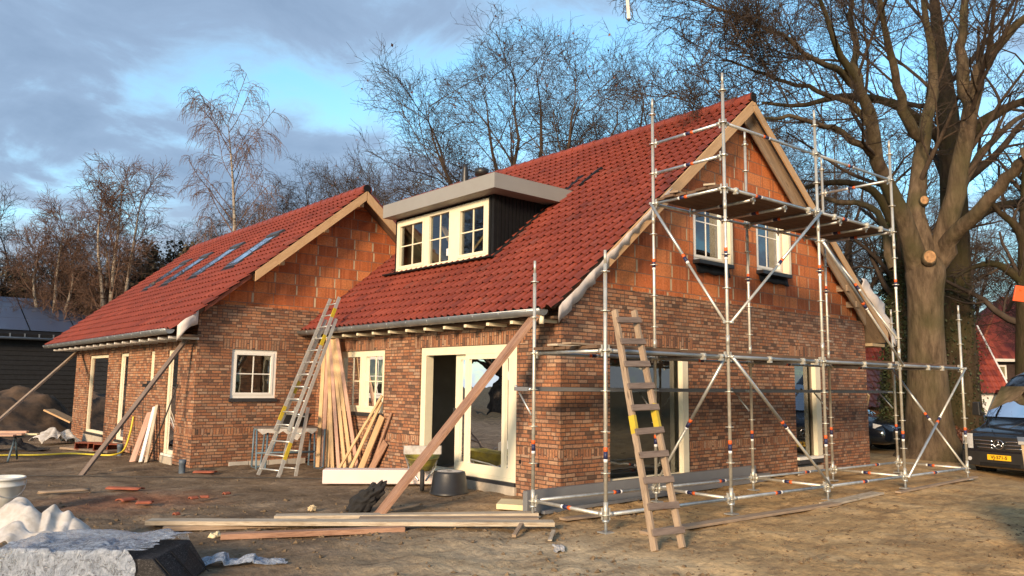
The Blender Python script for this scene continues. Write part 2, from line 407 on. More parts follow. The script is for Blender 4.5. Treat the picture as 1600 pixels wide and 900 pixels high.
# ------------------------------------------------------------------ mesh builder
class MB:
    def __init__(s): s.v = []; s.f = []; s.m = []; s.uvs = []; s.mats = []; s.sm = []
    def mi(s, m):
        if m not in s.mats: s.mats.append(m)
        return s.mats.index(m)
    def face(s, pts, m, uv=None, smooth=False):
        b = len(s.v); s.v.extend([tuple(p) for p in pts]); s.f.append(tuple(range(b, b + len(pts)))); s.m.append(s.mi(m)); s.sm.append(smooth)
        if uv is None:
            a, c, d = Vector(pts[0]), Vector(pts[1]), Vector(pts[2])
            n = (c - a).cross(d - a)
            ax = max(range(3), key=lambda i: abs(n[i]))
            k = {0: (1, 2), 1: (0, 2), 2: (0, 1)}[ax]
            uv = [(p[k[0]], p[k[1]]) for p in pts]
        s.uvs.append(uv)
    def hexa(s, c, m, long_uv=False, side=None):
        # c: 8 corners 0-3 bottom loop, 4-7 top loop
        for n_, q in enumerate(((3, 2, 1, 0), (4, 5, 6, 7), (0, 1, 5, 4), (1, 2, 6, 5), (2, 3, 7, 6), (3, 0, 4, 7))):
            s.face([c[i] for i in q], (side if (side and n_ > 1) else m))
    def box(s, x0, x1, y0, y1, z0, z1, m):
        if x0 > x1: x0, x1 = x1, x0
        if y0 > y1: y0, y1 = y1, y0
        if z0 > z1: z0, z1 = z1, z0
        s.hexa([(x0, y0, z0), (x1, y0, z0), (x1, y1, z0), (x0, y1, z0), (x0, y0, z1), (x1, y0, z1), (x1, y1, z1), (x0, y1, z1)], m)
    def beam(s, p0, p1, w, t, m, up=(0, 0, 1), m_end=None, taper=1.0):
        # board from p0 to p1; w across, t along 'up'
        p0, p1 = Vector(p0), Vector(p1); d = (p1 - p0); Ld = d.length; d.normalize()
        up = Vector(up); sx = d.cross(up)
        if sx.length < 1e-4: sx = d.cross(Vector((0, 1, 0)))
        sx.normalize(); uz = sx.cross(d).normalized()
        c = []
        for P, k in ((p0, 1.0), (p1, taper)):
            for a, b in ((-1, -1), (1, -1), (1, 1), (-1, 1)): c.append(P + sx * (a * w * k / 2) + uz * (b * t * k / 2))
        o = random.random() * 5
        quads = ((0, 1, 5, 4, w), (1, 2, 6, 5, t), (2, 3, 7, 6, w), (3, 0, 4, 7, t))
        for a, b, e, f, ww in quads:
            s.face([c[a], c[b], c[e], c[f]], m, [(o, o), (o, o + ww), (o + Ld, o + ww), (o + Ld, o)])
        s.face([c[3], c[2], c[1], c[0]], m_end or m); s.face([c[4], c[5], c[6], c[7]], m_end or m)
    def tube(s, pts, r, m, n=10, caps=True, smooth=True):
        pts = [Vector(p) for p in pts]; N = len(pts)
        rs = r if isinstance(r, (list, tuple)) else [r] * N
        ref = None; rings = []
        for i, p in enumerate(pts):
            d = (pts[min(i + 1, N - 1)] - pts[max(i - 1, 0)]).normalized()
            if ref is None:
                ref = d.orthogonal().normalized()
            else:
                ref = (ref - d * ref.dot(d))
                ref = ref.normalized() if ref.length > 1e-6 else d.orthogonal().normalized()
            b = d.cross(ref)
            base = len(s.v)
            for k in range(n):
                a = 2 * math.pi * k / n
                s.v.append(tuple(p + (ref * math.cos(a) + b * math.sin(a)) * rs[i]))
            rings.append(base)
        mi = s.mi(m)
        for i in range(N - 1):
            a, b = rings[i], rings[i + 1]
            for k in range(n):
                k2 = (k + 1) % n
                s.f.append((a + k, a + k2, b + k2, b + k)); s.m.append(mi); s.sm.append(smooth); s.uvs.append([(k / n, i), ((k + 1) / n, i), ((k + 1) / n, i + 1), (k / n, i + 1)])
        if caps:
            for q in (tuple(reversed(range(rings[0], rings[0] + n))), tuple(range(rings[-1], rings[-1] + n))):
                s.f.append(q); s.m.append(mi); s.sm.append(False); s.uvs.append([(0, 0)] * n)
    def lathe(s, prof, c, m, n=28, smooth=True, squash=None):
        # prof: list of (r, z)
        base = len(s.v); mi = s.mi(m)
        for r, z in prof:
            for k in range(n):
                a = 2 * math.pi * k / n
                s.v.append((c[0] + r * math.cos(a), c[1] + r * math.sin(a), c[2] + z))
        for i in range(len(prof) - 1):
            for k in range(n):
                k2 = (k + 1) % n; a = base + i * n; b = a + n
                s.f.append((a + k, a + k2, b + k2, b + k)); s.m.append(mi); s.sm.append(smooth); s.uvs.append([(k / n, i), ((k + 1) / n, i), ((k + 1) / n, i + 1), (k / n, i + 1)])
    def grid(s, P, m, smooth=True, closed=False):
        # P: rows x cols array of points
        P = np.asarray(P, float); a, b = P.shape[:2]; base = len(s.v); mi = s.mi(m)
        s.v.extend(map(tuple, P.reshape(-1, 3)))
        for i in range(a - 1):
            for j in range(b if closed else b - 1):
                j2 = (j + 1) % b
                s.f.append((base + i * b + j, base + i * b + j2, base + (i + 1) * b + j2, base + (i + 1) * b + j)); s.m.append(mi); s.sm.append(smooth)
                s.uvs.append([(j, i), (j + 1, i), (j + 1, i + 1), (j, i + 1)])
    def build(s, name, parent=None, loc=None, bevel=0):
        me = bpy.data.meshes.new(name)
        o_ = Vector(loc) if (loc is not None and parent is None) else Vector((0, 0, 0))
        q = parent
        while q is not None: o_ = o_ + Vector(q.location); q = q.parent
        vv = [(x - o_[0], y - o_[1], z - o_[2]) for x, y, z in s.v]
        me.from_pydata(vv, [], s.f)
        for m in s.mats: me.materials.append(m)
        me.polygons.foreach_set('material_index', s.m)
        me.polygons.foreach_set('use_smooth', s.sm)
        uvl = me.uv_layers.new(name='UVMap')
        flat = [c for f in s.uvs for uv in f for c in uv]
        uvl.data.foreach_set('uv', flat)
        me.update()
        o = bpy.data.objects.new(name, me); COL.objects.link(o)
        if loc is not None and parent is None: o.location = loc
        if parent is not None: o.parent = parent
        if bevel:
            b = o.modifiers.new('bevel', 'BEVEL'); b.width = bevel; b.segments = 2; b.limit_method = 'ANGLE'; b.angle_limit = R(40)
            w = o.modifiers.new('weld', 'WELD'); w.merge_threshold = 1e-4
            o.modifiers.move(1, 0)
        return o

def tag(o, label, cat, group=None, kind=None):
    o['label'] = label; o['category'] = cat
    if group: o['group'] = group
    if kind: o['kind'] = kind
    return o
def thing(name, label, cat, loc=(0, 0, 0), group=None, rz=0):
    o = bpy.data.objects.new(name, None); COL.objects.link(o); o.location = loc; o.rotation_euler = (0, 0, rz); o.empty_display_size = 0.3
    return tag(o, label, cat, group)
def struct(o): o['kind'] = 'structure'; return o
def copy_tree(o, parent=None):
    c = o.copy(); COL.objects.link(c)
    if parent is not None: c.parent = parent
    for ch in list(o.children): copy_tree(ch, c)
    return c

# ------------------------------------------------------------------ ground
def ground_mat():
    t = NT('building_site_soil')
    p = t.geo()
    sp = t.n('ShaderNodeSeparateXYZ'); t.l(p, sp.inputs[0])
    big = t.noise(p, 0.22, 5, 0.6)
    mid = t.noise(t.map(p, (1, 1, 1)), 1.3, 6, 0.65, 0.6)
    fine = t.noise(p, 16, 6, 0.7)
    rut = t.noise(t.map(p, (0.8, 2.8, 1)), 1.6, 5, 0.65, 0.4)
    # brown trodden earth to the left, ochre sand to the right of the corner
    dark = t.ramp(mid, [(0.3, (0.11, 0.078, 0.050)), (0.5, (0.20, 0.148, 0.10)), (0.7, (0.29, 0.225, 0.16))])
    sand = t.ramp(mid, [(0.3, (0.34, 0.215, 0.105)), (0.5, (0.49, 0.33, 0.165)), (0.7, (0.57, 0.41, 0.23))])
    pale = t.ramp(mid, [(0.3, (0.38, 0.29, 0.18)), (0.7, (0.64, 0.53, 0.37))])
    # coordinate along the view's right direction
    xr = t.m_('ADD', t.m_('MULTIPLY', sp.outputs[0], 0.75), t.m_('MULTIPLY', sp.outputs[1], -0.66))
    xr = t.m_('ADD', xr, t.m_('MULTIPLY', t.m_('SUBTRACT', big, 0.5), 3.5))
    k = t.mr(xr, -2.2, 1.2, 0, 1)
    c = t.mix(k, dark, sand)
    # pale sand spilt near the front
    d = t.n('ShaderNodeVectorMath'); d.operation = 'DISTANCE'; t.l(p, d.inputs[0]); d.inputs[1].default_value = (-2.9, -2.6, 0)
    dd = t.m_('ADD', d.outputs['Value'], t.m_('MULTIPLY', t.m_('SUBTRACT', mid, 0.5), 3.0))
    c = t.mix(t.mr(dd, 0.6, 2.6, 0.8, 0), c, pale)
    c = t.mix(t.mr(rut, 0.35, 0.5, 0.45, 0), c, (0.10, 0.07, 0.048))
    # brick dust by the broken tiles
    d2 = t.n('ShaderNodeVectorMath'); d2.operation = 'DISTANCE'; t.l(p, d2.inputs[0]); d2.inputs[1].default_value = (-4.9, 4.1, 0)
    dd2 = t.m_('ADD', d2.outputs['Value'], t.m_('MULTIPLY', t.m_('SUBTRACT', mid, 0.5), 2.0))
    c = t.mix(t.mr(dd2, 0.4, 1.5, 0.45, 0), c, (0.30, 0.10, 0.05))
    # far ground under the trees: dull leaf litter and grass
    far = t.n('ShaderNodeVectorMath'); far.operation = 'DISTANCE'; t.l(p, far.inputs[0]); far.inputs[1].default_value = (-4, 0, 0)
    c = t.mix(t.mr(far.outputs['Value'], 22, 30, 0, 0.85), c, t.ramp(mid, [(0.35, (0.05, 0.045, 0.02)), (0.65, (0.12, 0.085, 0.045))]))
    c = t.mix(1.0, c, t.ramp(fine, [(0.28, (0.62, 0.60, 0.58)), (0.5, (1.0, 1.0, 1.0)), (0.72, (1.25, 1.24, 1.2))]), 'MULTIPLY')
    c = t.mix(1.0, c, t.ramp(t.noise(p, 0.65, 6, 0.68, 0.5), [(0.32, (0.74, 0.73, 0.74)), (0.68, (1.22, 1.2, 1.14))]), 'MULTIPLY')
    t.col(c); t.rough(0.95); t.b.inputs['Specular IOR Level'].default_value = 0.15
    h = t.m_('MULTIPLY_ADD', t.noise(p, 7, 6, 0.7, 0.3), 1.0, t.m_('MULTIPLY', fine, 0.35))
    t.bump(h, 0.85, 0.045)
    MATS['ground'] = t.m
    return t.m
groundm = ground_mat()

def smooth_noise(X, Y, sc, seed, octs=4):
    # cheap value noise on arrays
    r = np.random.default_rng(seed); T = r.random((256, 256)); out = np.zeros_like(X); amp = 1; tot = 0
    for o in range(octs):
        x = X * sc; y = Y * sc
        xi = np.floor(x).astype(int); yi = np.floor(y).astype(int); fx = x - xi; fy = y - yi
        fx = fx * fx * (3 - 2 * fx); fy = fy * fy * (3 - 2 * fy)
        g = lambda a, b: T[(a + 37 * o) & 255, (b + 91 * o) & 255]
        out += amp * ((g(xi, yi) * (1 - fx) + g(xi + 1, yi) * fx) * (1 - fy) + (g(xi, yi + 1) * (1 - fx) + g(xi + 1, yi + 1) * fx) * fy)
        tot += amp; amp *= 0.55; sc *= 2.03
    return out / tot - 0.5
def ground_h(X, Y):
    X = np.asarray(X, float); Y = np.asarray(Y, float)
    near = 1 / (1 + np.exp((np.hypot(X + 4, Y + 2) - 16) / 3))
    h = smooth_noise(X, Y, 0.5, 1, 3) * 0.07 + smooth_noise(X, Y, 2.6, 2, 4) * 0.065 * near
    r1_ = smooth_noise(X, Y, 4.5, 9, 3); h += near * 0.030 * np.abs(r1_) ** .5 * np.sign(r1_) * (smooth_noise(X, Y, .9, 12, 2) > -.02)
    h += near * 0.03 * smooth_noise(X * 0.7 + Y * 0.7, (Y - X) * 3.0, 1.0, 5, 3)
    h -= 0.26 * np.exp(-(((X - 13.2) / 3.2) ** 2 + ((Y + 3.4) / 2.2) ** 2) ** 1.5)
    return h - 0.012
def gz(x, y): return float(ground_h(np.array([x]), np.array([y]))[0])
def build_ground():
    xs = np.concatenate([[-600, -250, -100, -50, -30, -20, -15], np.arange(-12, -8, 0.25), np.arange(-8, 7, 0.065), np.arange(7, 16, 0.2), np.arange(16, 40, 1.5), [50, 80, 150, 300, 700]])
    ys = np.concatenate([[-500, -150, -60, -30, -20, -14], np.arange(-12, -8, 0.4), np.arange(-8, 9, 0.065), np.arange(9, 22, 0.25), np.arange(22, 50, 2.0), [60, 90, 150, 300, 700]])
    X, Y = np.meshgrid(xs, ys); Z = ground_h(X, Y)
    V = np.stack([X, Y, Z], -1).reshape(-1, 3); a, b = X.shape
    i, j = np.meshgrid(np.arange(a - 1), np.arange(b - 1), indexing='ij')
    q = (i * b + j).ravel(); F = np.stack([q, q + 1, q + b + 1, q + b], -1)
    me = bpy.data.meshes.new('ground')
    me.vertices.add(len(V)); me.vertices.foreach_set('co', V.ravel())
    me.loops.add(F.size); me.loops.foreach_set('vertex_index', F.ravel().astype(np.int32))
    me.polygons.add(len(F)); me.polygons.foreach_set('loop_start', np.arange(0, F.size, 4, dtype=np.int32))
    me.polygons.foreach_set('use_smooth', np.ones(len(F), bool))
    me.update(calc_edges=True); me.materials.append(groundm)
    o = bpy.data.objects.new('ground', me); COL.objects.link(o); struct(o)
build_ground()

def raw_mesh(name, V, F, m, smooth=False, parent=None):
    me = bpy.data.meshes.new(name); k = F.shape[1]
    me.vertices.add(len(V)); me.vertices.foreach_set('co', np.ascontiguousarray(V, dtype=np.float32).ravel())
    me.loops.add(F.size); me.loops.foreach_set('vertex_index', F.ravel().astype(np.int32))
    me.polygons.add(len(F)); me.polygons.foreach_set('loop_start', np.arange(0, F.size, k, dtype=np.int32))
    me.polygons.foreach_set('use_smooth', np.full(len(F), smooth))
    me.update(calc_edges=True); me.materials.append(m)
    o = bpy.data.objects.new(name, me); COL.objects.link(o)
    if parent is not None: o.parent = parent
    return o

def clods(name, n, xr, yr, size, m, label, cat, seed):
    r = np.random.default_rng(seed)
    X = r.uniform(*xr, n); Y = r.uniform(*yr, n)
    keep = smooth_noise(X, Y, 0.6, seed + 3, 3) + r.uniform(-0.25, 0.25, n) > -0.05
    keep &= ~((X > -0.05) & (Y > -0.05)) & ~((X > -2.9) & (Y > 7.9))
    X, Y = X[keep], Y[keep]; n = len(X)
    s = size * np.exp(r.normal(0, 0.5, n)); s = np.minimum(s, size * 2.6)
    oc = np.array([[1, 0, 0], [-1, 0, 0], [0, 1, 0], [0, -1, 0], [0, 0, 1], [0, 0, -1]], float)
    of = np.array([[0, 2, 4], [2, 1, 4], [1, 3, 4], [3, 0, 4], [2, 0, 5], [1, 2, 5], [3, 1, 5], [0, 3, 5]])
    V = oc[None] * s[:, None, None] * r.uniform(0.55, 1.3, (n, 6, 1)) + r.normal(0, 0.18, (n, 6, 3)) * s[:, None, None]
    V[:, :, 2] *= 0.6
    V[:, :, 0] += X[:, None]; V[:, :, 1] += Y[:, None]; V[:, :, 2] += (ground_h(X, Y) + s * 0.15)[:, None]
    F = (of[None] + (np.arange(n) * 6)[:, None, None]).reshape(-1, 3)
    o = raw_mesh(name, V.reshape(-1, 3), F, m)
    tag(o, label, cat, kind='stuff')
clodm = clodsoil
clods('soil_clods', 6500, (-8, 4), (-6.5, 3.0), 0.016, clodm, 'small crumbs of earth and sand strewn over the building site', 'soil', 21)
clods('gravel_crumbs', 900, (-7.5, 12), (-6, 12), 0.018, clodm, 'larger lumps of dry earth scattered over the yard', 'soil', 22)

# ------------------------------------------------------------------ house
L1, PW, W1, LW = 7.98, 2.747, 10.317, 10.2
KF, KR = 0.835, 0.77                     # roof slopes (tan)
RX = 5.16; RZ = 7.62                     # main ridge (top of tiles) 
def zf(x): return 2.95 + KF * (x + 0.44)          # main front slope, tile plane
def zr_(x): return zf(RX) - KR * (x - RX)
WRX = 0.916
def zwf(x): return 2.84 + KF * (x + 3.37)
def zwr(x): return zwf(WRX) - KF * (x - WRX)
house = thing('brick_house', 'unfinished brick house with red tiled roofs, black dormer and bare clay block gables', 'house', (0, 0, 0))

def pt(ax, val, u, d, z):   # d = distance outwards of the wall plane
    return (val - d, u, z) if ax == 'x' else (u, val - d, z)
def wbox(mb, ax, val, u0, u1, d0, d1, z0, z1, m):
    a = pt(ax, val, u0, d0, z0); b = pt(ax, val, u1, d1, z1)
    mb.box(a[0], b[0], a[1], b[1], a[2], b[2], m)
def wall(name, ax, val, u0, u1, z0, top, d0, d1, openings, matf, brk=(), zbrk=()):
    # wall with rectangular openings; top is a function of u (piecewise linear between breakpoints)
    mb = MB()
    us = sorted(set([u0, u1] + [q for o in openings for q in o[:2]] + list(brk))); us = [u for u in us if u0 <= u <= u1]
    for a, b in zip(us, us[1:]):
        if b - a < 1e-4: continue
        mid = (a + b) / 2
        zs = sorted(set([z0] + [q for o in openings if o[0] - 1e-6 <= a and o[1] + 1e-6 >= b for q in o[2:4]] + [z for z in zbrk if z < min(top(a), top(b)) - 0.01]))
        zs = [z for z in zs if z < min(top(a), top(b)) - 0.001] + [None]
        for c, e in zip(zs, zs[1:]):
            ea, eb = (top(a), top(b)) if e is None else (e, e)
            zm = (c + (ea + eb) / 2) / 2
            if any(o[0] - 1e-6 <= mid <= o[1] + 1e-6 and o[2] <= zm <= o[3] for o in openings): continue
            m = matf(mid, zm)
            P = [pt(ax, val, a, d1, c), pt(ax, val, b, d1, c), pt(ax, val, b, d0, c), pt(ax, val, a, d0, c),
                 pt(ax, val, a, d1, ea), pt(ax, val, b, d1, eb), pt(ax, val, b, d0, eb), pt(ax, val, a, d0, ea)]
            mb.hexa(P, m)
    return mb.build(name, house)
BAND = (0.67, 0.79)
def brickf(ops):
    def f(u, z):
        if BAND[0] < z < BAND[1]: return soldier
        for o in ops:
            if o[0] - 0.2 < u < o[1] + 0.2 and o[3] < z < o[3] + 0.21: return soldier
        return brick
    return f
def lint(ops, dz=0.21):
    return [q for o in ops for q in (o[3], o[3] + dz)]
# openings (u0, u1, z0, z1)
OPF = [(1.03, 3.82, 0.08, 2.46), (5.08, 6.94, 1.17, 2.46)]
OPG = [(1.13, 3.20, 0.08, 2.46), (6.98, 8.02, 0.08, 2.46)]
OPW = [(-2.0, -0.98, 1.38, 2.47)]
OPL = [(14.70, 16.70, 0.08, 2.48), (12.83, 13.58, 0.08, 2.48), (10.73, 11.05, 1.75, 2.47), (9.08, 9.81, 0.08, 2.46)]
def ext(ops): return [q for o in ops for q in (o[0] - 0.2, o[1] + 0.2)]
zb = 3.40
wall('brick_wall', 'x', 0, 0.0, L1, 0.0, lambda u: 3.22, -0.10, 0.0, OPF, brickf(OPF), ext(OPF), list(BAND) + [2.46, 2.67])
wall('brick_wall', 'y', 0, 0.003, W1, 0.0, lambda u: min(zb, zf(u) - 0.13), -0.10, -0.003, OPG, brickf(OPG), ext(OPG) + [0.12], list(BAND) + [2.46, 2.67])
wall('brick_wall', 'x', W1, 0.0, 12.5, 0.0, lambda u: 3.2, -0.003, 0.10, [], brickf([]), (), BAND)
wall('brick_wall', 'y', L1, -PW + 0.003, -0.003, 0.0, lambda u: min(3.42, zwf(u) - 0.13), -0.10, -0.003, OPW, brickf(OPW), ext(OPW) + [-2.6], list(BAND) + [2.47, 2.68])
wall('brick_wall', 'x', -PW, L1, L1 + LW, 0.0, lambda u: 3.12, -0.10, 0.0, OPL, brickf(OPL), ext(OPL), list(BAND) + [2.48, 2.69])
wall('brick_wall', 'y', L1 + LW, -PW, 4.58, 0.0, lambda u: 3.0, -0.10, 0.0, [], brickf([]), (), BAND)
# clay block leaf above the brick of both gables
UPW = [(3.64, 4.72, 4.09, 5.50), (5.83, 6.93, 4.12, 5.50)]
gtop = lambda u: (zf(u) if u <= RX else zr_(u)) - 0.13
wall('block_wall', 'y', 0, 0.12, W1 - 0.12, zb - 0.25, gtop, -0.30, -0.13, UPW, lambda u, z: block, [RX])
wtop = lambda u: (zwf(u) if u <= WRX else zwr(u)) - 0.13
wall('block_wall', 'y', L1, -PW + 0.12, 4.5, 3.15, wtop, -0.30, -0.13, [], lambda u, z: block, [WRX])
# inner leaf
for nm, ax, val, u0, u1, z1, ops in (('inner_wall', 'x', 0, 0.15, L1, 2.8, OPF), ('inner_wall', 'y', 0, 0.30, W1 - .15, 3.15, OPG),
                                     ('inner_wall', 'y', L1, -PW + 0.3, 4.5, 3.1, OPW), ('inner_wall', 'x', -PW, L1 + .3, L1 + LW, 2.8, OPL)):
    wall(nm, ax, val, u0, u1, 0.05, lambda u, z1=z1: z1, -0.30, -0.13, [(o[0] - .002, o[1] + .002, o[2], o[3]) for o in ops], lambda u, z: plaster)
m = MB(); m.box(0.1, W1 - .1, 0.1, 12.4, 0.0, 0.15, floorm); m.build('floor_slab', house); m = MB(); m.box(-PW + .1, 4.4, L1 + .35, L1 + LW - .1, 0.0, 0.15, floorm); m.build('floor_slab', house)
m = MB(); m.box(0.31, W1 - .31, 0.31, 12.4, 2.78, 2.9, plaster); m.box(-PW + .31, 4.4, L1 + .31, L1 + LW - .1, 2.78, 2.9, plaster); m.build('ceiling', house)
m = MB(); m.box(4.2, 4.3, 0.31, 12.4, 0.15, 2.78, plaster); m.box(0.31, 4.2, 4.45, 4.55, 0.15, 2.78, plaster); m.box(4.3, W1 - .3, 4.5, 4.6, .15, 2.78, plaster)
m.box(1.0, 1.1, L1 + .3, L1 + LW, .15, 2.78, plaster); m.build('partition_wall', house)
# inner gable behind the block windows (attic rooms)
m = MB(); m.box(3.1, 7.3, 2.2, 2.3, 2.9, 5.7, plaster); m.build('partition_wall', house)
# pale strip of base blocks
m = MB(); x = -1.95
while x < -0.2:
    m.box(x, x + 0.42, L1 - 0.035, L1 - 0.004, -0.08, 0.085, palebase); x += 0.44
m.build('base_block_strip', house)
m = MB(); m.box(-0.05, -0.004, 1.0, 3.85, -0.1, 0.14, concrete); m.build('concrete_plinth', house); m = MB(); m.box(6.98, 8.02, -0.03, -0.004, -.05, 0.13, concrete); m.build('concrete_plinth', house)
for a_, b_, c_ in ((14.68, 16.72, .24), (12.8, 13.6, .20), (9.05, 9.84, .13)):
    m = MB(); m.box(-PW - .03, -PW - .004, a_, b_, -.1, c_, concrete); m.build('concrete_plinth', house)
# little ventilation slots in the brick
for ax, val, u, z in (('x', 0, 0.47, 0.50), ('x', -PW, 14.1, 0.75), ('x', 0, 0.9, 0.52)):
    m = MB(); wbox(m, ax, val, u, u + 0.05, -.02, .004, z, z + 0.06, lead); m.build('vent_slot', house)

# ---- windows
def window(name, ax, val, u0, u1, z0, z1, lights, fr=0.07, d=-0.09, m=cream, sill=True, bars=True, zsplit=0.5, label=None, dep=0.07, sillm=None, sashw=0.05, vb=True):
    """lights: list of (ua, ub, sash?) glazed fields between the posts"""
    f = MB(); E = 0.002
    wbox(f, ax, val, u0, u0 + fr, d - dep, d, z0, z1, m); wbox(f, ax, val, u1 - fr, u1, d - dep, d, z0, z1, m)
    wbox(f, ax, val, u0 + fr, u1 - fr, d - dep, d, z0, z0 + fr, m); wbox(f, ax, val, u0 + fr, u1 - fr, d - dep, d, z1 - fr, z1, m)
    ls = sorted(lights)
    for (a, b, s), (c, e, s2) in zip(ls, ls[1:]):
        wbox(f, ax, val, b, c, d - dep + E, d - E, z0 + fr, z1 - fr, m)
    fo = f.build('window' if name == 'window' else name, house)
    if label: fo['label'] = label
    for a, b, s in ls:
        za, zt = z0 + fr, z1 - fr
        if s:
            q = MB(); w = sashw
            for (p0, p1, q0, q1) in ((a, a + w, za, zt), (b - w, b, za, zt), (a + w, b - w, za, za + w), (a + w, b - w, zt - w, zt)):
                wbox(q, ax, val, p0, p1, d - dep + 0.01, d + 0.012, q0, q1, m)
            q.build('sash', fo)
            a += w; b -= w; za += w; zt -= w
        g = MB(); dd = d - dep * 0.55
        g.face([pt(ax, val, a, dd, za), pt(ax, val, b, dd, za), pt(ax, val, b, dd, zt), pt(ax, val, a, dd, zt)], glass)
        g.build('pane', fo)
        if bars:
            q = MB(); um = (a + b) / 2; zm = za + (zt - za) * zsplit
            if vb: wbox(q, ax, val, um - 0.011, um + 0.011, dd - 0.012, dd + 0.012, za, zt, m)
            wbox(q, ax, val, a, b, dd - 0.010, dd + 0.010, zm - 0.011, zm + 0.011, m)
            q.build('glazing_bar', fo)
    if sill:
        q = MB(); wbox(q, ax, val, u0 - 0.03, u1 + 0.03, d - 0.02, 0.035, z0 - 0.075, z0 - 0.002, sillm or darksill); q.build('sill', fo)
    return fo
window('window', 'x', 0, 5.08, 6.94, 1.17, 2.46, [(5.16, 5.93, 1), (6.06, 6.86, 1)], fr=0.08, d=-0.05)
window('window', 'y', L1, -2.0, -0.98, 1.42, 2.47, [(-1.93, -1.05, 1)], fr=0.07, d=-0.04, m=whitep)
window('window', 'y', 0, 3.64, 4.72, 4.17, 5.50, [(3.71, 4.62, 1)], fr=0.07, d=-0.17, m=whitep, dep=0.09, zsplit=0.62)
window('window', 'y', 0, 5.83, 6.93, 4.20, 5.50, [(5.90, 6.83, 1)], fr=0.07, d=-0.17, m=whitep, dep=0.09, zsplit=0.62)
for u0, u1, z0 in ((3.64, 4.75, 4.17), (5.83, 6.96, 4.20)):
    q = MB(); q.box(u1 - 0.10, u1 - 0.012, -0.02, 0.128, z0 - .02, 5.49, cream); q.build('window_side_board', house)
    q = MB(); P = [(u0 - 0.0 + (u1 - u0) * i / 9, 0.10 - (0.04 if r else 0), z0 - 0.07 - r * (0.17 + 0.02 * math.sin(i * 1.7))) for r in (0, 1) for i in range(10)]
    q.grid(np.array(P).reshape(2, 10, 3), lead); o = q.build('sill_membrane', house)
    sm = o.modifiers.new('s', 'SOLIDIFY'); sm.thickness = 0.01
# tall glazing
window('glazed_door', 'y', 0, 1.14, 3.19, 0.22, 2.455, [(1.19, 3.02, 0)], fr=0.05, d=-0.06, dep=0.09, bars=False, sill=False)
q = MB(); q.box(3.03, 3.188, -0.035, 0.058, 0.24, 2.453, cream); q.build('door_side_board', house)
q = MB(); q.box(1.14, 3.19, -0.02, 0.06, 0.17, 0.215, darksill); q.build('door_sill', house)
window('glazed_door', 'y', 0, 6.99, 8.01, 0.28, 2.455, [(7.04, 7.78, 0)], fr=0.05, d=-0.06, dep=0.09, bars=False, sill=False, m=cream)
q = MB(); q.box(7.80, 8.008, -0.035, 0.058, 0.34, 2.453, cream); q.build('door_side_board', house)
q = MB(); q.box(6.99, 8.01, -0.05, 0.058, 0.28, 0.335, whitep); q.box(6.99, 8.01, -0.045, 0.058, 0.19, 0.277, darksill); q.build('door_sill', house)
for (u0, u1, z0, l) in ((14.72, 16.68, 0.30, [(15.0, 16.45, 0)]), (12.85, 13.56, 0.26, [(12.91, 13.48, 0)]), (9.10, 9.79, 0.19, [(9.16, 9.70, 0)])):
    window('glazed_door', 'x', -PW, u0, u1, z0, 2.455, l, fr=0.07, d=-0.035, bars=False, sill=False)
    q = MB(); q.box(-PW - 0.03, -PW + 0.03, u0, u1, z0 - 0.05, z0 - 0.003, darksill if u0 > 12 else whitep); q.build('door_sill', house)
window('window', 'x', -PW, 10.73, 11.05, 1.77, 2.46, [(10.79, 10.99, 0)], fr=0.06, d=-0.035, bars=False)
# sliding door
sd = window('sliding_door', 'x', 0, 1.04, 3.81, 0.25, 2.455, [(2.84, 3.66, 9)], fr=0.13, d=-0.03, dep=0.16, bars=False, sill=False) if False else None
f = MB(); V = 0; D0, D1 = -0.20, -0.03
for a, b, c, e in ((3.66, 3.81, 0.20, 2.455), (1.04, 1.17, 0.20, 2.455), (1.17, 3.66, 2.31, 2.455)):
    wbox(f, 'x', 0, a, b, D0, D1, c, e, cream)
wbox(f, 'x', 0, 1.17, 3.66, D0, D1, 0.20, 0.26, cream)
sdo = f.build('sliding_door', house); sdo['label'] = 'wide cream sliding door standing partly open'
def leaf(a, b, z0, z1, fields, dep0, dep1, st, bottom):
    q = MB()
    wbox(q, 'x', 0, a, a + st, dep0, dep1, z0, z1, cream); wbox(q, 'x', 0, b - st, b, dep0, dep1, z0, z1, cream)
    wbox(q, 'x', 0, a + st, b - st, dep0, dep1, z0, z0 + bottom, cream); wbox(q, 'x', 0, a + st, b - st, dep0, dep1, z1 - 0.09, z1, cream)
    for c, e in fields: wbox(q, 'x', 0, c, e, dep0 + .002, dep1 - .002, z0 + bottom, z1 - 0.09, cream)
    q.build('door_leaf', sdo)
    g = MB(); dd = (dep0 + dep1) / 2
    g.face([pt('x', 0, a + st, dd, z0 + bottom), pt('x', 0, b - st, dd, z0 + bottom), pt('x', 0, b - st, dd, z1 - .09), pt('x', 0, a + st, dd, z1 - .09)], glass); g.build('pane', sdo)
leaf(1.172, 2.45, 0.262, 2.308, [(1.36, 1.44)], -0.10, -0.035, 0.10, 0.15)
leaf(2.28, 2.83, 0.262, 2.308, [], -0.18, -0.115, 0.13, 0.15)
q = MB(); wbox(q, 'x', 0, 2.80, 2.825, -0.105, -0.06, 1.05, 1.35, darksill); q.build('door_handle', sdo)
q = MB(); wbox(q, 'x', 0, 1.04, 3.81, -0.15, 0.02, 0.145, 0.198, darksill); q.build('door_sill', sdo)

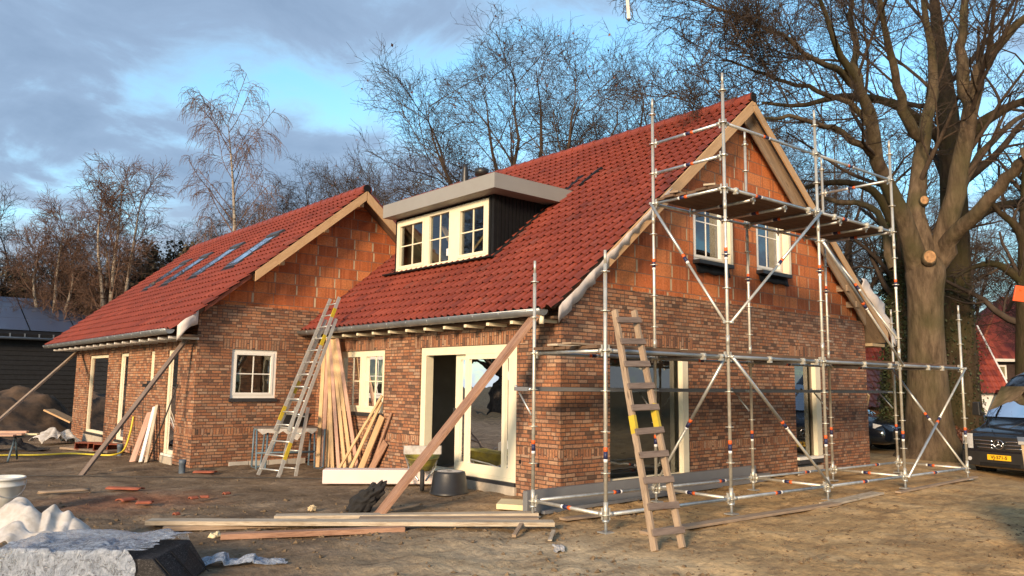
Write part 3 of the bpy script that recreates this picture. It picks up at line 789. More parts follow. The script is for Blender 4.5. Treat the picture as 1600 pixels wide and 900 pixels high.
# ---- tiled slopes
PROF = [(0.0, -0.030), (0.04, -0.022), (0.12, 0.020), (0.26, 0.044), (0.42, 0.038), (0.56, 0.010), (0.68, 0.0), (0.90, 0.0), (0.955, -0.004), (1.0, -0.030)]
def slope(name, origin, along, up, width, length, tw, th, skip=None, m=tiles, parent=house, seed=3, prof=PROF):
    """origin: lower corner; along: unit vector of the eave; up: unit vector up the slope"""
    r = np.random.default_rng(seed)
    o = np.array(origin, float); A = np.array(along, float); U = np.array(up, float); N = np.cross(A, U)
    if N[2] < 0: N = -N
    V = []; F = []; UV = []
    nc = int(round(width / tw)); nr = int(math.ceil(length / th)); K = len(prof)
    for rr in range(nr):
        for c in range(nc):
            s0 = rr * th; s1 = min(s0 + th, length); am = (c + 0.5) * tw; smid = (s0 + s1) / 2
            if skip and skip(am, smid): continue
            j = r.normal(0, 0.003, 4); b = len(V)
            for k, (t, h) in enumerate(prof):
                a = (c + t) * tw; jj = j[0] + (j[1] - j[0]) * t
                base = o + A * a
                lip = 0.042
                V.append(base + U * (s0 - 0.012 + j[2]) + N * (h + lip - 0.013 + jj))
                V.append(base + U * (s0 - 0.012 + j[2]) + N * (h + lip + jj))
                V.append(base + U * (s1 + .05) + N * (h - .004 + jj * 0.5))
            for k in range(K - 1):
                q = b + 3 * k
                ta, tb = prof[k][0] * 0.98 + 0.01, prof[k + 1][0] * 0.98 + 0.01
                F.append((q, q + 3, q + 4, q + 1)); UV += [(c + ta, rr + .05), (c + tb, rr + .05), (c + tb, rr + .06), (c + ta, rr + .06)]
                F.append((q + 1, q + 4, q + 5, q + 2)); UV += [(c + ta, rr + .06), (c + tb, rr + .06), (c + tb, rr + .95), (c + ta, rr + .95)]
    V = np.array(V); F = np.array(F)
    # orient upwards
    f0 = F[1]; n0 = np.cross(V[f0[1]] - V[f0[0]], V[f0[2]] - V[f0[0]])
    if n0 @ N < 0:
        F = F[:, ::-1]; UV = np.array(UV).reshape(-1, 4, 2)[:, ::-1].reshape(-1, 2)
    ob = raw_mesh(name, V, F, m, False, parent)
    uvl = ob.data.uv_layers.new(name='UVMap'); uvl.data.foreach_set('uv', np.array(UV, dtype=np.float32).ravel())
    return ob
cf_ = math.cos(math.atan(KF)); sf_ = math.sin(math.atan(KF)); cr2 = math.cos(math.atan(KR)); sr2 = math.sin(math.atan(KR))
ME = 12.6
# main front slope (x from -0.47 up to the ridge), y from -0.40 to ME
DX0, DX1, DY0, DY1 = 1.14, 3.3, 3.03, 6.60       # dormer footprint
x0m = -0.47
def skip_main(a, s):
    y = -0.27 + a; x = x0m + s * cf_
    if y > L1 - 0.02 and x < 2.25: return True
    if DY0 + .04 < y < DY1 - .04 and DX0 + .1 < x < 2.55: return True
    return False
lenf = (RX - x0m) / cf_
slope('roof_tiles', (x0m, -0.27, zf(x0m) - 0.0), (0, 1, 0), (cf_, 0, sf_), ME + 0.27, lenf, 0.19, 0.25, skip_main)
XR1 = 11.25
lenr = (XR1 - RX) / cr2
slope('roof_tiles', (XR1, -0.27, zr_(XR1)), (0, 1, 0), (-cr2, 0, sr2), ME + 0.27, lenr, 0.19, 0.25, None, seed=4)
WY0, WY1 = 7.60, 19.25
SKY = [(-1.42, -0.22, 9.47, 10.22), (-1.42, -0.22, 11.87, 12.62), (-1.42, -0.22, 14.20, 14.95), (-1.42, -0.22, 15.95, 16.7)]
x0w = -3.42; lenw = (WRX - x0w) / cf_
def skip_w(a, s):
    y = WY0 + a; x = x0w + s * cf_
    return any(q[0] - .02 < x < q[1] + .02 and q[2] - .02 < y < q[3] + .02 for q in SKY)
slope('roof_tiles', (x0w, WY0, zwf(x0w)), (0, 1, 0), (cf_, 0, sf_), WY1 - WY0, lenw, 0.205, 0.28, skip_w, seed=5)
x1w = 4.9; lenw2 = (x1w - WRX) / cf_
slope('roof_tiles', (x1w, WY0, zwr(x1w)), (0, 1, 0), (-cf_, 0, sf_), WY1 - WY0, lenw2, 0.205, 0.28, lambda a, s: (WY0 + a) < ME and (x1w - s * cf_) > 2.55, seed=6)
# ridge tiles
def ridge(name, x, z, y0, y1, step=0.36):
    mb = MB(); y = y0; i = 0
    while y < y1:
        j = random.uniform(-.006, .006)
        pts = []
        for yy, rr_ in ((y, 0.125), (y + 0.03, 0.128), (y + step + 0.03, 0.108)):
            pts.append([(x + rr_ * math.cos(t) * 1.05, yy, z - 0.055 + j + rr_ * math.sin(t)) for t in np.linspace(-0.35, math.pi + 0.35, 11)])
        mb.grid(pts, tiles); 
        e = len(mb.v)
        mb.face(list(reversed([tuple(p) for p in pts[0]])), tiles, [(0, 0)] * 11)
        y += step; i += 1
    return mb.build(name, house)
ridge('ridge_tiles', RX, zf(RX) + 0.04, -0.30, ME); ridge('ridge_tiles', WRX, zwf(WRX) + 0.04, WY0 - .02, WY1)
m = MB()
for X_, Z_, Y_ in ((RX, zf(RX) + .04, -0.32), (WRX, zwf(WRX) + .04, WY0 - .03)):
    m.tube([(X_, Y_, Z_ - .03), (X_, Y_ + .08, Z_ - .03)], 0.10, lead, 12)
m.build('ridge_end', house)
# roof decks
def deck(name, prof_pts, y0, y1, th, m):
    mb = MB()
    for (xa, za), (xb, zb_) in zip(prof_pts, prof_pts[1:]):
        mb.hexa([(xa, y0, za - th), (xb, y0, zb_ - th), (xb, y1, zb_ - th), (xa, y1, za - th), (xa, y0, za), (xb, y0, zb_), (xb, y1, zb_), (xa, y1, za)], m)
    return mb.build(name, house)
dz = 0.03
deck('roof_deck', [(-0.30, zf(-0.30) - dz), (DX0 + .02, zf(DX0 + .02) - dz)], -0.16, L1 + .12, 0.10, darkwood)
deck('roof_deck', [(DX0 + .02, zf(DX0 + .02) - dz), (2.6, zf(2.6) - dz)], -0.16, DY0 + .05, 0.10, darkwood)
deck('roof_deck', [(DX0 + .02, zf(DX0 + .02) - dz), (2.6, zf(2.6) - dz)], DY1 - .05, L1 + .12, 0.10, darkwood)
deck('roof_deck', [(2.6, zf(2.6) - dz), (RX, zf(RX) - dz)], -0.16, ME - .1, 0.10, darkwood)
deck('roof_deck', [(RX, zf(RX) - dz - .001), (11.1, zr_(11.1) - dz)], -0.16, ME - .1, 0.10, oldwood)
deck('roof_deck', [(-3.22, zwf(-3.22) - dz), (WRX, zwf(WRX) - dz)], WY0 + .10, WY1 - .1, 0.09, darkwood)
deck('roof_deck', [(WRX, zwf(WRX) - dz), (2.6, zwr(2.6) - dz)], WY0 + .10, WY1 - .1, 0.09, darkwood)
# bargeboards
def board_on(name, xa, xb, zfun, y, w, t, drop, m):
    mb = MB(); za, zb_ = zfun(xa) - drop, zfun(xb) - drop
    k = w / math.cos(math.atan2(abs(zb_ - za), abs(xb - xa)))
    mb.face([(xa, y, za - k), (xb, y, zb_ - k), (xb, y, zb_), (xa, y, za)], m, [(0, 0), (4, 0), (4, w), (0, w)])
    mb.face([(xa, y + t, za), (xb, y + t, zb_), (xb, y + t, zb_ - k), (xa, y + t, za - k)], m, [(0, 0), (4, 0), (4, w), (0, w)])
    mb.face([(xa, y, za), (xb, y, zb_), (xb, y + t, zb_), (xa, y + t, za)], m, [(0, 0), (4, 0), (4, t), (0, t)])
    mb.face([(xa, y + t, za - k), (xb, y + t, zb_ - k), (xb, y, zb_ - k), (xa, y, za - k)], m, [(0, 0), (4, 0), (4, t), (0, t)])
    mb.face([(xa, y + t, za - k), (xa, y, za - k), (xa, y, za), (xa, y + t, za)], m); mb.face([(xb, y, zb_ - k), (xb, y + t, zb_ - k), (xb, y + t, zb_), (xb, y, zb_)], m)
    return mb.build(name, house)
board_on('bargeboard', 0.72, RX - 0.01, zf, -0.312, 0.19, 0.03, 0.045, barge)
board_on('bargeboard', RX + 0.01, 10.9, zr_, -0.312, 0.17, 0.03, 0.045, barge)
board_on('bargeboard', 0.5, RX - 0.05, zf, -0.10, 0.12, 0.04, 0.15, oldwood)
board_on('bargeboard', RX + 0.05, 10.2, zr_, -0.10, 0.26, 0.04, 0.12, oldwood)
board_on('bargeboard', -1.75, WRX - 0.01, zwf, WY0 - 0.04, 0.17, 0.03, 0.05, barge)
board_on('bargeboard', WRX + 0.01, 1.75, zwr, WY0 - 0.04, 0.20, 0.03, 0.05, barge)
board_on('bargeboard', -1.6, WRX - 0.05, zwf, WY0 + 0.16, 0.05, 0.03, 0.20, pine)
o = board_on('tile_batten', -2.75, -1.80, zwf, WY0 + 0.06, 0.07, 0.03, 0.06, terracotta)
# purlin stubs under the barge
for xx in (-1.1, -0.05, 0.85):
    m = MB(); z = zwf(xx) - 0.33; m.box(xx - .05, xx + .05, WY0 + 0.08, L1 + .2, z - 0.045, z + 0.045, pine); m.build('purlin_end', house)
for xx in (7.35, 9.3, 9.75):
    m = MB(); z = zr_(xx) - 0.32; m.box(xx - .06, xx + .06, -0.14, .2, z - 0.07, z + 0.07, oldwood); m.build('purlin_end', house)
for xx in (1.05, 2.55):
    m = MB(); z = zf(xx) - 0.42; m.box(xx - .08, xx + .08, 0.08, .2, z - 0.04, z + 0.04, lead); m.build('purlin_end', house)
# right eave soffit and gutter board
m = MB(); m.box(10.45, 11.15, -0.12, ME - .2, zr_(11.15) - 0.20, zr_(11.15) - 0.13, ply); m.build('eave_soffit', house)
m = MB(); m.box(11.12, 11.17, -0.13, ME - .2, zr_(11.15) - 0.20, zr_(11.15) - .02, lead); m.build('eave_board', house)
# loose underlay at the verges
def strip(name, P, m, th=0.004, parent=house):
    mb = MB(); mb.grid(P, m); o = mb.build(name, parent)
    s_ = o.modifiers.new('s', 'SOLIDIFY'); s_.thickness = th
    return o
n = 34; P = []
for i in range(n):
    x = -0.42 + i * (2.75) / (n - 1)
    wv = 0.035 * math.sin(i * 1.9) + 0.02 * math.sin(i * 3.3)
    w = 0.16 * (1 - i / n) + 0.05
    P.append([(x, -0.38 + .02 * math.sin(i * 1.1), zf(x) - 0.035 + abs(wv) * .4), (x + 0.03, -0.335 + wv * .5, zf(x) - 0.055 - w * .5), (x + 0.07, -0.30 + wv, zf(x) - 0.06 - w)])
strip('underlay_strip', P, membrane)
n = 18; P = []
for i in range(n):
    x = 9.6 + i * 1.75 / (n - 1); wv = 0.06 * math.sin(i * 0.9)
    h = 0.50 * math.sin(math.pi * min(1, (i + 1) / n * 0.75 + .12)) 
    P.append([(x, -0.30 + wv * .3, zr_(x) - 0.02), (x + h * .25, -0.32 + wv, zr_(x) + h * .38), (x + h * .5, -0.25 - wv, zr_(x) + h * .72 + .03 * math.sin(i * 2.1))])
strip('underlay_flap', P, membrane)
P = []
for i in range(7):
    t = i / 6
    P.append([(-3.30 + t * .42, WY0 - .01 - .05 * math.sin(t * 5), 2.88 + t * .36 - k * (0.28 - .12 * t * (1 - t)) + .03 * math.sin(k * 5 + i)) for k in (0, .33, .66, 1)])
strip('underlay_flap', P, membrane)

# ---- gutters and rafter tails
def gutter(name, x, z, y0, y1, r=0.075):
    mb = MB(); n_ = int((y1 - y0) / 0.9) + 2
    P = []
    for y in np.linspace(y0, y1, n_):
        P.append([(x + r * math.cos(t), y, z + r * math.sin(t) * (1.0)) for t in np.linspace(math.pi * 0.98, 2 * math.pi, 12)])
    mb.grid(P, zinc)
    o = mb.build(name, house); s_ = o.modifiers.new('s', 'SOLIDIFY'); s_.thickness = 0.006
    e = MB()
    for y in (y0, y1):
        e.face([(x + r * math.cos(t), y, z + r * math.sin(t)) for t in np.linspace(math.pi, 2 * math.pi, 12)], zinc)
    e.tube([(x - r, y0, z + .004), (x - r, y1, z + .004)], 0.011, zinc, 8)
    e.build('gutter_end', o)
    b = MB()
    for y in np.arange(y0 + .3, y1, 0.66): b.tube([(x + (r + .006) * math.cos(t), y, z + (r + .006) * math.sin(t)) for t in np.linspace(math.pi, 2 * math.pi, 9)], 0.008, zinc, 5)
    b.build('gutter_bracket', o)
gutter('gutter', -0.475, 2.915, -0.10, 7.93, 0.085)
gutter('gutter', -3.43, 2.80, 7.62, 19.2, 0.085)
for x, z, ys in ((-0.42, 2.765, np.arange(0.12, 7.9, 0.60)), (-3.36, 2.655, np.arange(7.95, 18.9, 0.66))):
    for y in ys:
        m = MB(); m.beam((x + .02, y, z + .0), (x + 0.62, y, z + 0.0), 0.07, 0.05, whitetrim if x < -1 else cream); m.build('rafter_tail', house)
m = MB(); m.box(-0.26, -0.004, -0.1, L1 - .01, 2.79, 2.83, darkwood); m.box(-3.2, -PW - .004, WY0 + .15, L1 + LW, 2.68, 2.72, darkwood); m.build('eave_soffit', house)
m = MB(); m.tube([(-0.44, -0.02, 2.83), (-0.44, -0.02, 2.70)], 0.04, cream, 12); m.build('gutter_outlet', house)

# ---- dormer
dor = MB(); zt = 5.53
dor.box(DX0 - .0, DX0 + .06, DY0, DY1, 4.17, zt, blackwood)
for y0, y1 in ((DY0, DY0 + .06), (DY1 - .06, DY1)):
    P = [(DX0 + .06, y0, zf(DX0 + .06) - .1), (2.95, y0, zt - .02), (2.95, y1, zt - .02), (DX0 + .06, y1, zf(DX0 + .06) - .1), (DX0 + .06, y0, zt), (2.95, y0, zt + .001), (2.95, y1, zt + .001), (DX0 + .06, y1, zt)]
    dor.hexa(P, blackwood)
dm = dor.build('dormer', house)
# cut the front for the windows by building it from pieces instead
bpy.data.objects.remove(dm)
dor = MB(); WY = (3.19, 6.50); WZ = (4.285, 5.475)
dor.box(DX0, DX0 + .06, DY0, WY[0], 4.17, zt, blackwood); dor.box(DX0, DX0 + .06, WY[1], DY1, 4.17, zt, blackwood)
dor.box(DX0, DX0 + .06, WY[0], WY[1], 4.17, WZ[0], blackwood); dor.box(DX0, DX0 + .06, WY[0], WY[1], WZ[1], zt, blackwood)
for y0, y1 in ((DY0, DY0 + .06), (DY1 - .06, DY1)):
    P = [(DX0 + .061, y0, zf(DX0 + .06) - .15), (2.9, y0, zt - .05), (2.9, y1, zt - .05), (DX0 + .061, y1, zf(DX0 + .06) - .15), (DX0 + .061, y0, zt), (2.9, y0, zt + .001), (2.9, y1, zt + .001), (DX0 + .061, y1, zt)]
    dor.hexa(P, blackwood)
# upright boards
x = DX0 + .08
while x < 2.75:
    dor.box(x, x + 0.075, DY0 - .016, DY0 - .001, zf(x) - .02, zt - .002, blackwood); x += 0.098
y = DY0 + .0
while y < DY1 - .05:
    if y < WY[0] - .06 or y > WY[1] - .02: dor.box(DX0 - .016, DX0 - .001, y, y + .075, 4.17, zt - .002, blackwood)
    else:
        dor.box(DX0 - .016, DX0 - .001, y, y + .075, WZ[1] + .004, zt - .002, blackwood)
    y += 0.098
dm = dor.build('dormer', house)
f = MB(); FX, FY0, FY1, FZ0, FZ1 = 0.79, 2.63, 6.62, 5.532, 5.83
f.box(FX, 3.35, FY0, FY1, FZ0, FZ1, fascia_m); f.build('dormer_fascia', dm)
f = MB(); f.box(FX + .05, 3.6, FY0 + .05, FY1 - .05, FZ1 + .002, FZ1 + .02, lead); f.build('dormer_roof_sheet', dm)
f = MB()  # lead flashing where the dormer meets the tiles
for y, s_ in ((DY0 - .06, 1), (DY1 + .06, -1)):
    f.beam((DX0 - .12, y, zf(DX0 - .12) + .055), (3.55, y, zf(3.55) + .055), 0.17, 0.03, lead)
f.beam((DX0 - .10, DY0 - .12, zf(DX0 - .1) + .06), (DX0 - .10, DY1 + .2, zf(DX0 - .1) + .06), 0.22, 0.03, lead)
f.beam((3.1, FY0 - .02, zf(3.1) + .06), (3.62, FY0 - .16, zf(3.62) + .08), 0.14, 0.05, lead)
f.build('flashing', dm)
# dormer window: three lights
def dwin():
    m = cream; f = MB(); x0, x1 = DX0 - .03, DX0 + .07
    a, b = WY; c, e = WZ
    f.box(x0, x1, a, a + .07, c, e, m); f.box(x0, x1, b - .07, b, c, e, m); f.box(x0, x1, a + .07, b - .07, c, c + .07, m); f.box(x0, x1, a + .07, b - .07, e - .07, e, m)
    f.box(x0 + .002, x1 - .002, 4.17, 4.50, c + .07, e - .07, m); f.box(x0 + .002, x1 - .002, 5.22, 5.40, c + .07, e - .07, m)
    fo = f.build('dormer_window', dm)
    # sub-parts sit one level deeper than the rule allows if nested again, so they hang on the dormer
    for ya, yb, s_ in ((3.26, 4.17, 1), (4.50, 5.22, 0), (5.40, 6.43, 1)):
        za, zb_ = c + .07, e - .07
        if s_:
            q = MB(); w = 0.065
            for (p0, p1, q0, q1) in ((ya, ya + w, za, zb_), (yb - w, yb, za, zb_), (ya + w, yb - w, za, za + w), (ya + w, yb - w, zb_ - w, zb_)): q.box(x0 - .012, x1 - .02, p0, p1, q0, q1, m)
            q.build('sash', dm); ya += w; yb -= w; za += w; zb_ -= w
        g = MB(); g.face([(DX0 + .02, yb, za), (DX0 + .02, ya, za), (DX0 + .02, ya, zb_), (DX0 + .02, yb, zb_)], glass); g.build('pane', dm)
        q = MB(); q.box(DX0 + .005, DX0 + .035, (ya + yb) / 2 - .012, (ya + yb) / 2 + .012, za, zb_, m); q.box(DX0 + .007, DX0 + .033, ya, yb, (za + zb_) / 2 - .012, (za + zb_) / 2 + .012, m); q.build('glazing_bar', dm)
dwin()
m = MB(); m.box(3.0, 3.1, DY0 + .1, DY1 - .1, 3.0, 5.5, plaster); m.box(DX0 + .1, 3.0, DY0 + .06, DY0 + .1, 3.0, 5.5, plaster); m.box(DX0 + .1, 3.0, DY1 - .1, DY1 - .06, 3.0, 5.5, plaster); m.build('partition_wall', house)
m = MB(); m.beam((1.5, 4.9, 4.0), (1.9, 3.6, 5.4), .12, .05, pine); m.beam((1.5, 4.3, 4.0), (1.6, 5.4, 5.3), .10, .05, pine); m.build('roof_strut', house)
m = MB(); m.box(DX0 + .0, DX0 + .012, 4.53, 4.61, 4.47, 4.62, whiteb); m.build('window_sticker', dm)

# ---- roof windows on the wing
for (xa, xb, ya, yb) in SKY:
    def P3(x, y, h): return (x - sf_ * h, y, zwf(x) + cf_ * h)
    f = MB(); w = 0.035
    def sl(x0, x1, y0, y1, h0, h1, m, mb):
        mb.hexa([P3(x0, y0, h0), P3(x1, y0, h0), P3(x1, y1, h0), P3(x0, y1, h0), P3(x0, y0, h1), P3(x1, y0, h1), P3(x1, y1, h1), P3(x0, y1, h1)], m)
    sl(xa, xa + .09, ya, yb, -.05, .065, skyframe, f); sl(xb - .14, xb, ya, yb, -.05, .10, skyframe, f)
    sl(xa + .09, xb - .14, ya, ya + w, -.05, .08, skyframe, f); sl(xa + .09, xb - .14, yb - w, yb, -.05, .08, skyframe, f)
    sl(xa - .14, xa - .002, ya - .05, yb + .05, .02, .045, lead, f)
    fo = f.build('roof_window', house)
    g = MB(); g.face([P3(xa + .09, ya + w, .072), P3(xb - .14, ya + w, .072), P3(xb - .14, yb - w, .072), P3(xa + .09, yb - w, .072)][::-1], skyglass); g.build('pane', fo)
    g = MB(); g.face([P3(xa + .02, ya, -.25), P3(xb, ya, -.25), P3(xb, yb, -.25), P3(xa + .02, yb, -.25)][::-1], plaster); g.build('window_lining', fo)

# ---- flue pipes behind the dormer
zr0 = zf(RX)
m = MB(); m.lathe([(0.11, -0.25), (0.11, 0.12), (0.085, 0.42), (0.07, 0.55), (0.02, 0.56)], (RX - .1, 9.12, zr0), blackp, 16); m.build('vent_pipe', house)
m = MB(); m.lathe([(0.13, -0.3), (0.13, 0.06), (0.20, 0.07), (0.20, 0.24), (0.17, 0.25), (0.0, 0.25)], (RX - .1, 8.35, zr0), blackp, 18); m.build('vent_pipe', house)
m = MB(); m.lathe([(0.09, -0.2), (0.09, 0.2), (0.0, 0.21)], (RX + .3, 8.75, zr0 - .1), blackp, 14); m.build('vent_pipe', house)

# measured limbs (x, y, z, radius)
LIMB_T = [(13.99, 0.03, 0.15, 0.944), (13.9, 0.01, 0.74, 0.704), (13.79, -0.04, 1.59, 0.601), (13.67, -0.11, 2.61, 0.532), (13.56, -0.17, 3.64, 0.498), (13.48, -0.24, 4.49, 0.515), (13.42, -0.29, 5.08, 0.635)]
LIMB_LL = [(13.37, -0.2, 4.83, 0.378), (12.89, -0.17, 5.55, 0.323), (12.19, -0.15, 6.73, 0.251), (11.21, -0.11, 7.6, 0.213), (10.62, -0.27, 8.41, 0.192), (10.02, -0.36, 8.96, 0.149), (9.07, -0.41, 9.41, 0.114), (8.2, -0.51, 9.77, 0.081), (7.6, -0.61, 10.3, 0.058), (6.87, -0.86, 10.84, 0.035)]
LIMB_LM = [(13.43, -0.29, 5.0, 0.395), (13.46, -0.19, 5.89, 0.347), (13.59, -0.07, 6.97, 0.299), (13.94, -0.18, 8.14, 0.25), (14.14, -0.23, 9.08, 0.225), (14.62, -0.29, 10.12, 0.183), (14.91, -0.21, 11.38, 0.149), (14.9, -0.1, 12.4, 0.113), (15.1, 0.04, 13.72, 0.086), (15.53, 0.19, 15.38, 0.049)]
LIMB_LM2 = [(13.94, -0.14, 8.78, 0.179), (13.28, -0.05, 9.29, 0.159), (12.72, -0.08, 9.99, 0.139), (12.24, -0.16, 10.63, 0.12), (11.6, -0.26, 11.34, 0.093), (11.0, -0.39, 12.07, 0.066), (10.62, -0.47, 12.94, 0.041)]
LIMB_RR = [(13.53, -0.34, 4.83, 0.395), (13.69, -0.61, 5.6, 0.343), (13.59, -0.97, 6.66, 0.323), (13.57, -1.22, 7.53, 0.288), (13.37, -1.49, 8.59, 0.251), (13.11, -1.83, 9.59, 0.215), (13.1, -2.19, 10.23, 0.164), (13.27, -2.85, 10.9, 0.121), (13.46, -3.52, 11.56, 0.079), (13.52, -4.2, 12.14, 0.047)]
LIMB_RR2 = [(13.28, -1.65, 9.22, 0.183), (13.5, -1.47, 10.21, 0.17), (13.63, -1.46, 11.14, 0.137), (14.02, -1.47, 12.36, 0.105), (14.43, -1.5, 13.62, 0.071), (14.61, -1.58, 14.8, 0.036)]
LIMB_RL = [(13.62, -0.79, 5.45, 0.255), (13.16, -1.29, 6.0, 0.215), (12.82, -2.15, 6.55, 0.19), (12.52, -2.77, 7.05, 0.169), (12.28, -3.13, 7.24, 0.15)]
LIMB_RL2 = [(14.1, -0.86, 6.59, 0.121), (14.79, -1.14, 7.87, 0.106), (15.68, -1.56, 8.92, 0.081), (16.63, -1.96, 9.61, 0.064), (17.96, -2.44, 10.39, 0.038)]
LIMB_B1 = [(11.21, -0.11, 7.6, 0.114), (10.21, -0.08, 7.8, 0.095), (9.14, 0.03, 7.99, 0.085), (8.11, 0.13, 7.93, 0.067), (7.25, 0.37, 7.85, 0.051), (6.4, 0.58, 7.76, 0.036), (5.65, 0.74, 7.56, 0.021)]
LIMB_B2 = [(9.86, -0.37, 9.03, 0.109), (8.94, -0.28, 9.28, 0.091), (7.91, -0.18, 9.25, 0.074), (7.07, -0.03, 9.58, 0.058), (6.21, 0.17, 9.7, 0.042), (5.54, 0.45, 9.85, 0.028), (4.89, 0.73, 10.02, 0.017)]
LIMB_B3 = [(10.64, -0.25, 8.27, 0.096), (10.01, -0.05, 8.74, 0.079), (9.19, 0.34, 9.05, 0.071), (8.41, 0.75, 9.15, 0.054), (7.45, 1.03, 9.26, 0.038), (6.36, 1.18, 9.23, 0.022)]
LIMB_B4 = [(10.02, -0.36, 8.96, 0.094), (10.15, -0.12, 10.01, 0.096), (10.41, 0.01, 11.15, 0.074), (10.42, 0.09, 12.23, 0.05), (10.57, 0.2, 13.21, 0.025)]
LIMB_B5 = [(13.79, 0.72, 5.14, 0.117), (14.08, 1.05, 6.51, 0.102), (14.0, 1.54, 7.19, 0.085), (13.62, 2.13, 7.22, 0.076), (13.37, 2.58, 7.45, 0.057), (13.33, 2.94, 7.08, 0.029)]
LIMB_T2 = [(20.21, 1.29, 0.09, 0.617), (20.0, 1.24, 1.56, 0.531), (19.76, 1.16, 3.25, 0.489), (19.51, 1.07, 5.15, 0.446), (19.27, 0.94, 7.25, 0.425), (19.04, 0.83, 9.15, 0.383), (18.74, 0.78, 11.05, 0.319), (18.94, 0.96, 12.94, 0.238), (19.19, 1.13, 14.68, 0.177), (18.92, 1.08, 16.43, 0.088)]
LIMB_T2a = [(19.0, 0.86, 9.15, 0.234), (19.01, 0.15, 10.19, 0.209), (19.29, -0.73, 10.78, 0.144), (19.8, -1.5, 11.13, 0.102), (19.5, -2.61, 11.35, 0.049)]
LIMB_T2b = [(18.92, 0.83, 9.78, 0.213), (18.14, 1.38, 10.61, 0.17), (17.28, 2.02, 11.23, 0.138), (16.14, 2.98, 11.43, 0.106), (15.05, 3.99, 11.09, 0.074), (14.08, 4.82, 11.18, 0.043)]
LIMB_T2c = [(19.34, 0.91, 7.04, 0.191), (20.0, 0.23, 7.69, 0.159), (20.62, -0.35, 7.95, 0.128), (21.56, -1.21, 8.14, 0.085)]
LIMB_IV = [(16.34, 1.92, 0.54, 0.392), (16.21, 1.8, 1.94, 0.353), (16.07, 1.61, 3.89, 0.334), (15.93, 1.48, 5.45, 0.294), (15.71, 1.44, 6.81, 0.216), (15.41, 1.48, 8.17, 0.137)]
LIMB_FR = [(19.32, -0.79, 1.21, 0.353), (19.05, -1.0, 3.94, 0.294), (18.89, -1.12, 5.5, 0.235), (18.78, -1.15, 6.27, 0.157), (18.5, -1.0, 6.85, 0.118), (18.1, -0.71, 7.24, 0.078), (17.75, -0.5, 7.82, 0.049)]

# ------------------------------------------------------------------ scaffold
TH = -0.055
XS = [0, 2.483, 4.997, 7.587, 10.201]; SWD = 1.396; Z0 = 0.2175
def SP(x, y, lev=0.0, z=None):
    c, s = math.cos(TH), math.sin(TH)
    return Vector((-1.224 + c * x - s * y, -2.0198 + s * x + c * y, (Z0 + 0.5 * lev) if z is None else z))
sx = Vector((math.cos(TH), math.sin(TH), 0)); sy = Vector((-math.sin(TH), math.cos(TH), 0))
scaf = thing('scaffold', 'galvanised tube scaffold with two board decks standing against the gable', 'scaffold', tuple(SP(0, 0, z=0)))
def band(mb, p, d, flip=False):
    d = Vector(d).normalized(); cols = (orange, navy, whiteb)
    if flip: cols = cols[::-1]
    for i, (m, w) in enumerate(zip(cols, (0.055, 0.09, 0.04) if not flip else (0.04, 0.09, 0.055))):
        o = sum(((0.055, 0.09, 0.04) if not flip else (0.04, 0.09, 0.055))[:i])
        mb.tube([p + d * o, p + d * (o + w - .002)], 0.0262, m, 12)
def standard(x, y, top, mat_=galvwarm):
    mb = MB()
    mb.tube([SP(x, y, z=0.02), SP(x, y, z=Z0 + .02)], 0.019, galv, 10)
    mb.tube([SP(x, y, z=Z0 - .06), SP(x, y, 0.3)], 0.029, galvwarm, 12)
    mb.tube([SP(x, y, z=Z0 - .09), SP(x, y, z=Z0 - .06)], 0.045, galv, 8)
    t2 = top - 0.35
    mb.tube([SP(x, y, 0.2), SP(x, y, t2)], 0.0242, mat_, 12); mb.tube([SP(x, y, t2), SP(x, y, top)], 0.019, mat_, 10)
    for l in range(0, int(top) + 1):
        p = SP(x, y, l)
        mb.tube([p - Vector((0, 0, .0045)), p + Vector((0, 0, .0045))], 0.061, mat_, 14, smooth=False)
    for l in range(4, int(top), 4):   # joints every two metres
        if l > 4 or top > 8: mb.tube([SP(x, y, l + .35), SP(x, y, l + .62)], 0.0285, mat_, 12)
    o = mb.build('standard', scaf)
    for l in (1.62,) + ((7.2,) if top > 8 else ()):
        b = MB(); band(b, SP(x, y, l), (0, 0, -1)); b.build('marker_band', o)
    b = MB(); p = SP(x, y, z=0.012); 
    for a in (1,): b.hexa([p + sx * u * .075 + sy * v * .075 + Vector((0, 0, w)) for w in (-.01, .006) for u, v in ((-1, -1), (1, -1), (1, 1), (-1, 1))], galv)
    b.build('base_plate', o)
TO = [6.55, 12.55, 12.55, 12.55, 6.6]; TI = [6.6, 12.55, 12.5, 12.5, 6.62]
for i, x in enumerate(XS):
    standard(x, 0, TO[i]); standard(x, SWD, TI[i])
def ledger(a, b, name='ledger', r=0.0242, bandat=0.42, bm=True, m=galv):
    a, b = Vector(a), Vector(b); d = (b - a).normalized()
    mb = MB(); p, q = a + d * .05, b - d * .05
    mb.tube([p + d * .03, q - d * .03], r, m, 12)
    for e, s_ in ((p, 1), (q, -1)):    # wedge heads
        mb.tube([e - d * .01 * s_, e + d * .055 * s_], 0.034, galvwarm, 8)
        mb.beam(e + d * s_ * .012 + Vector((0, 0, .075)), e + d * s_ * .012 - Vector((0, 0, .07)), .010, .026, galvwarm, up=d)
    o = mb.build(name, scaf)
    if bm:
        b_ = MB(); band(b_, a + (b - a) * bandat, d); b_.build('marker_band', o)
    return o
for i in range(4):
    a, b = XS[i], XS[i + 1]
    ledger(SP(a, 0, 0), SP(b, 0, 0)); ledger(SP(a, SWD, 0), SP(b, SWD, 0), bandat=.62)
    ledger(SP(a, 0, 4), SP(b, 0, 4), r=.027, m=zinc, bandat=.3); ledger(SP(a, SWD, 4), SP(b, SWD, 4), m=zinc)
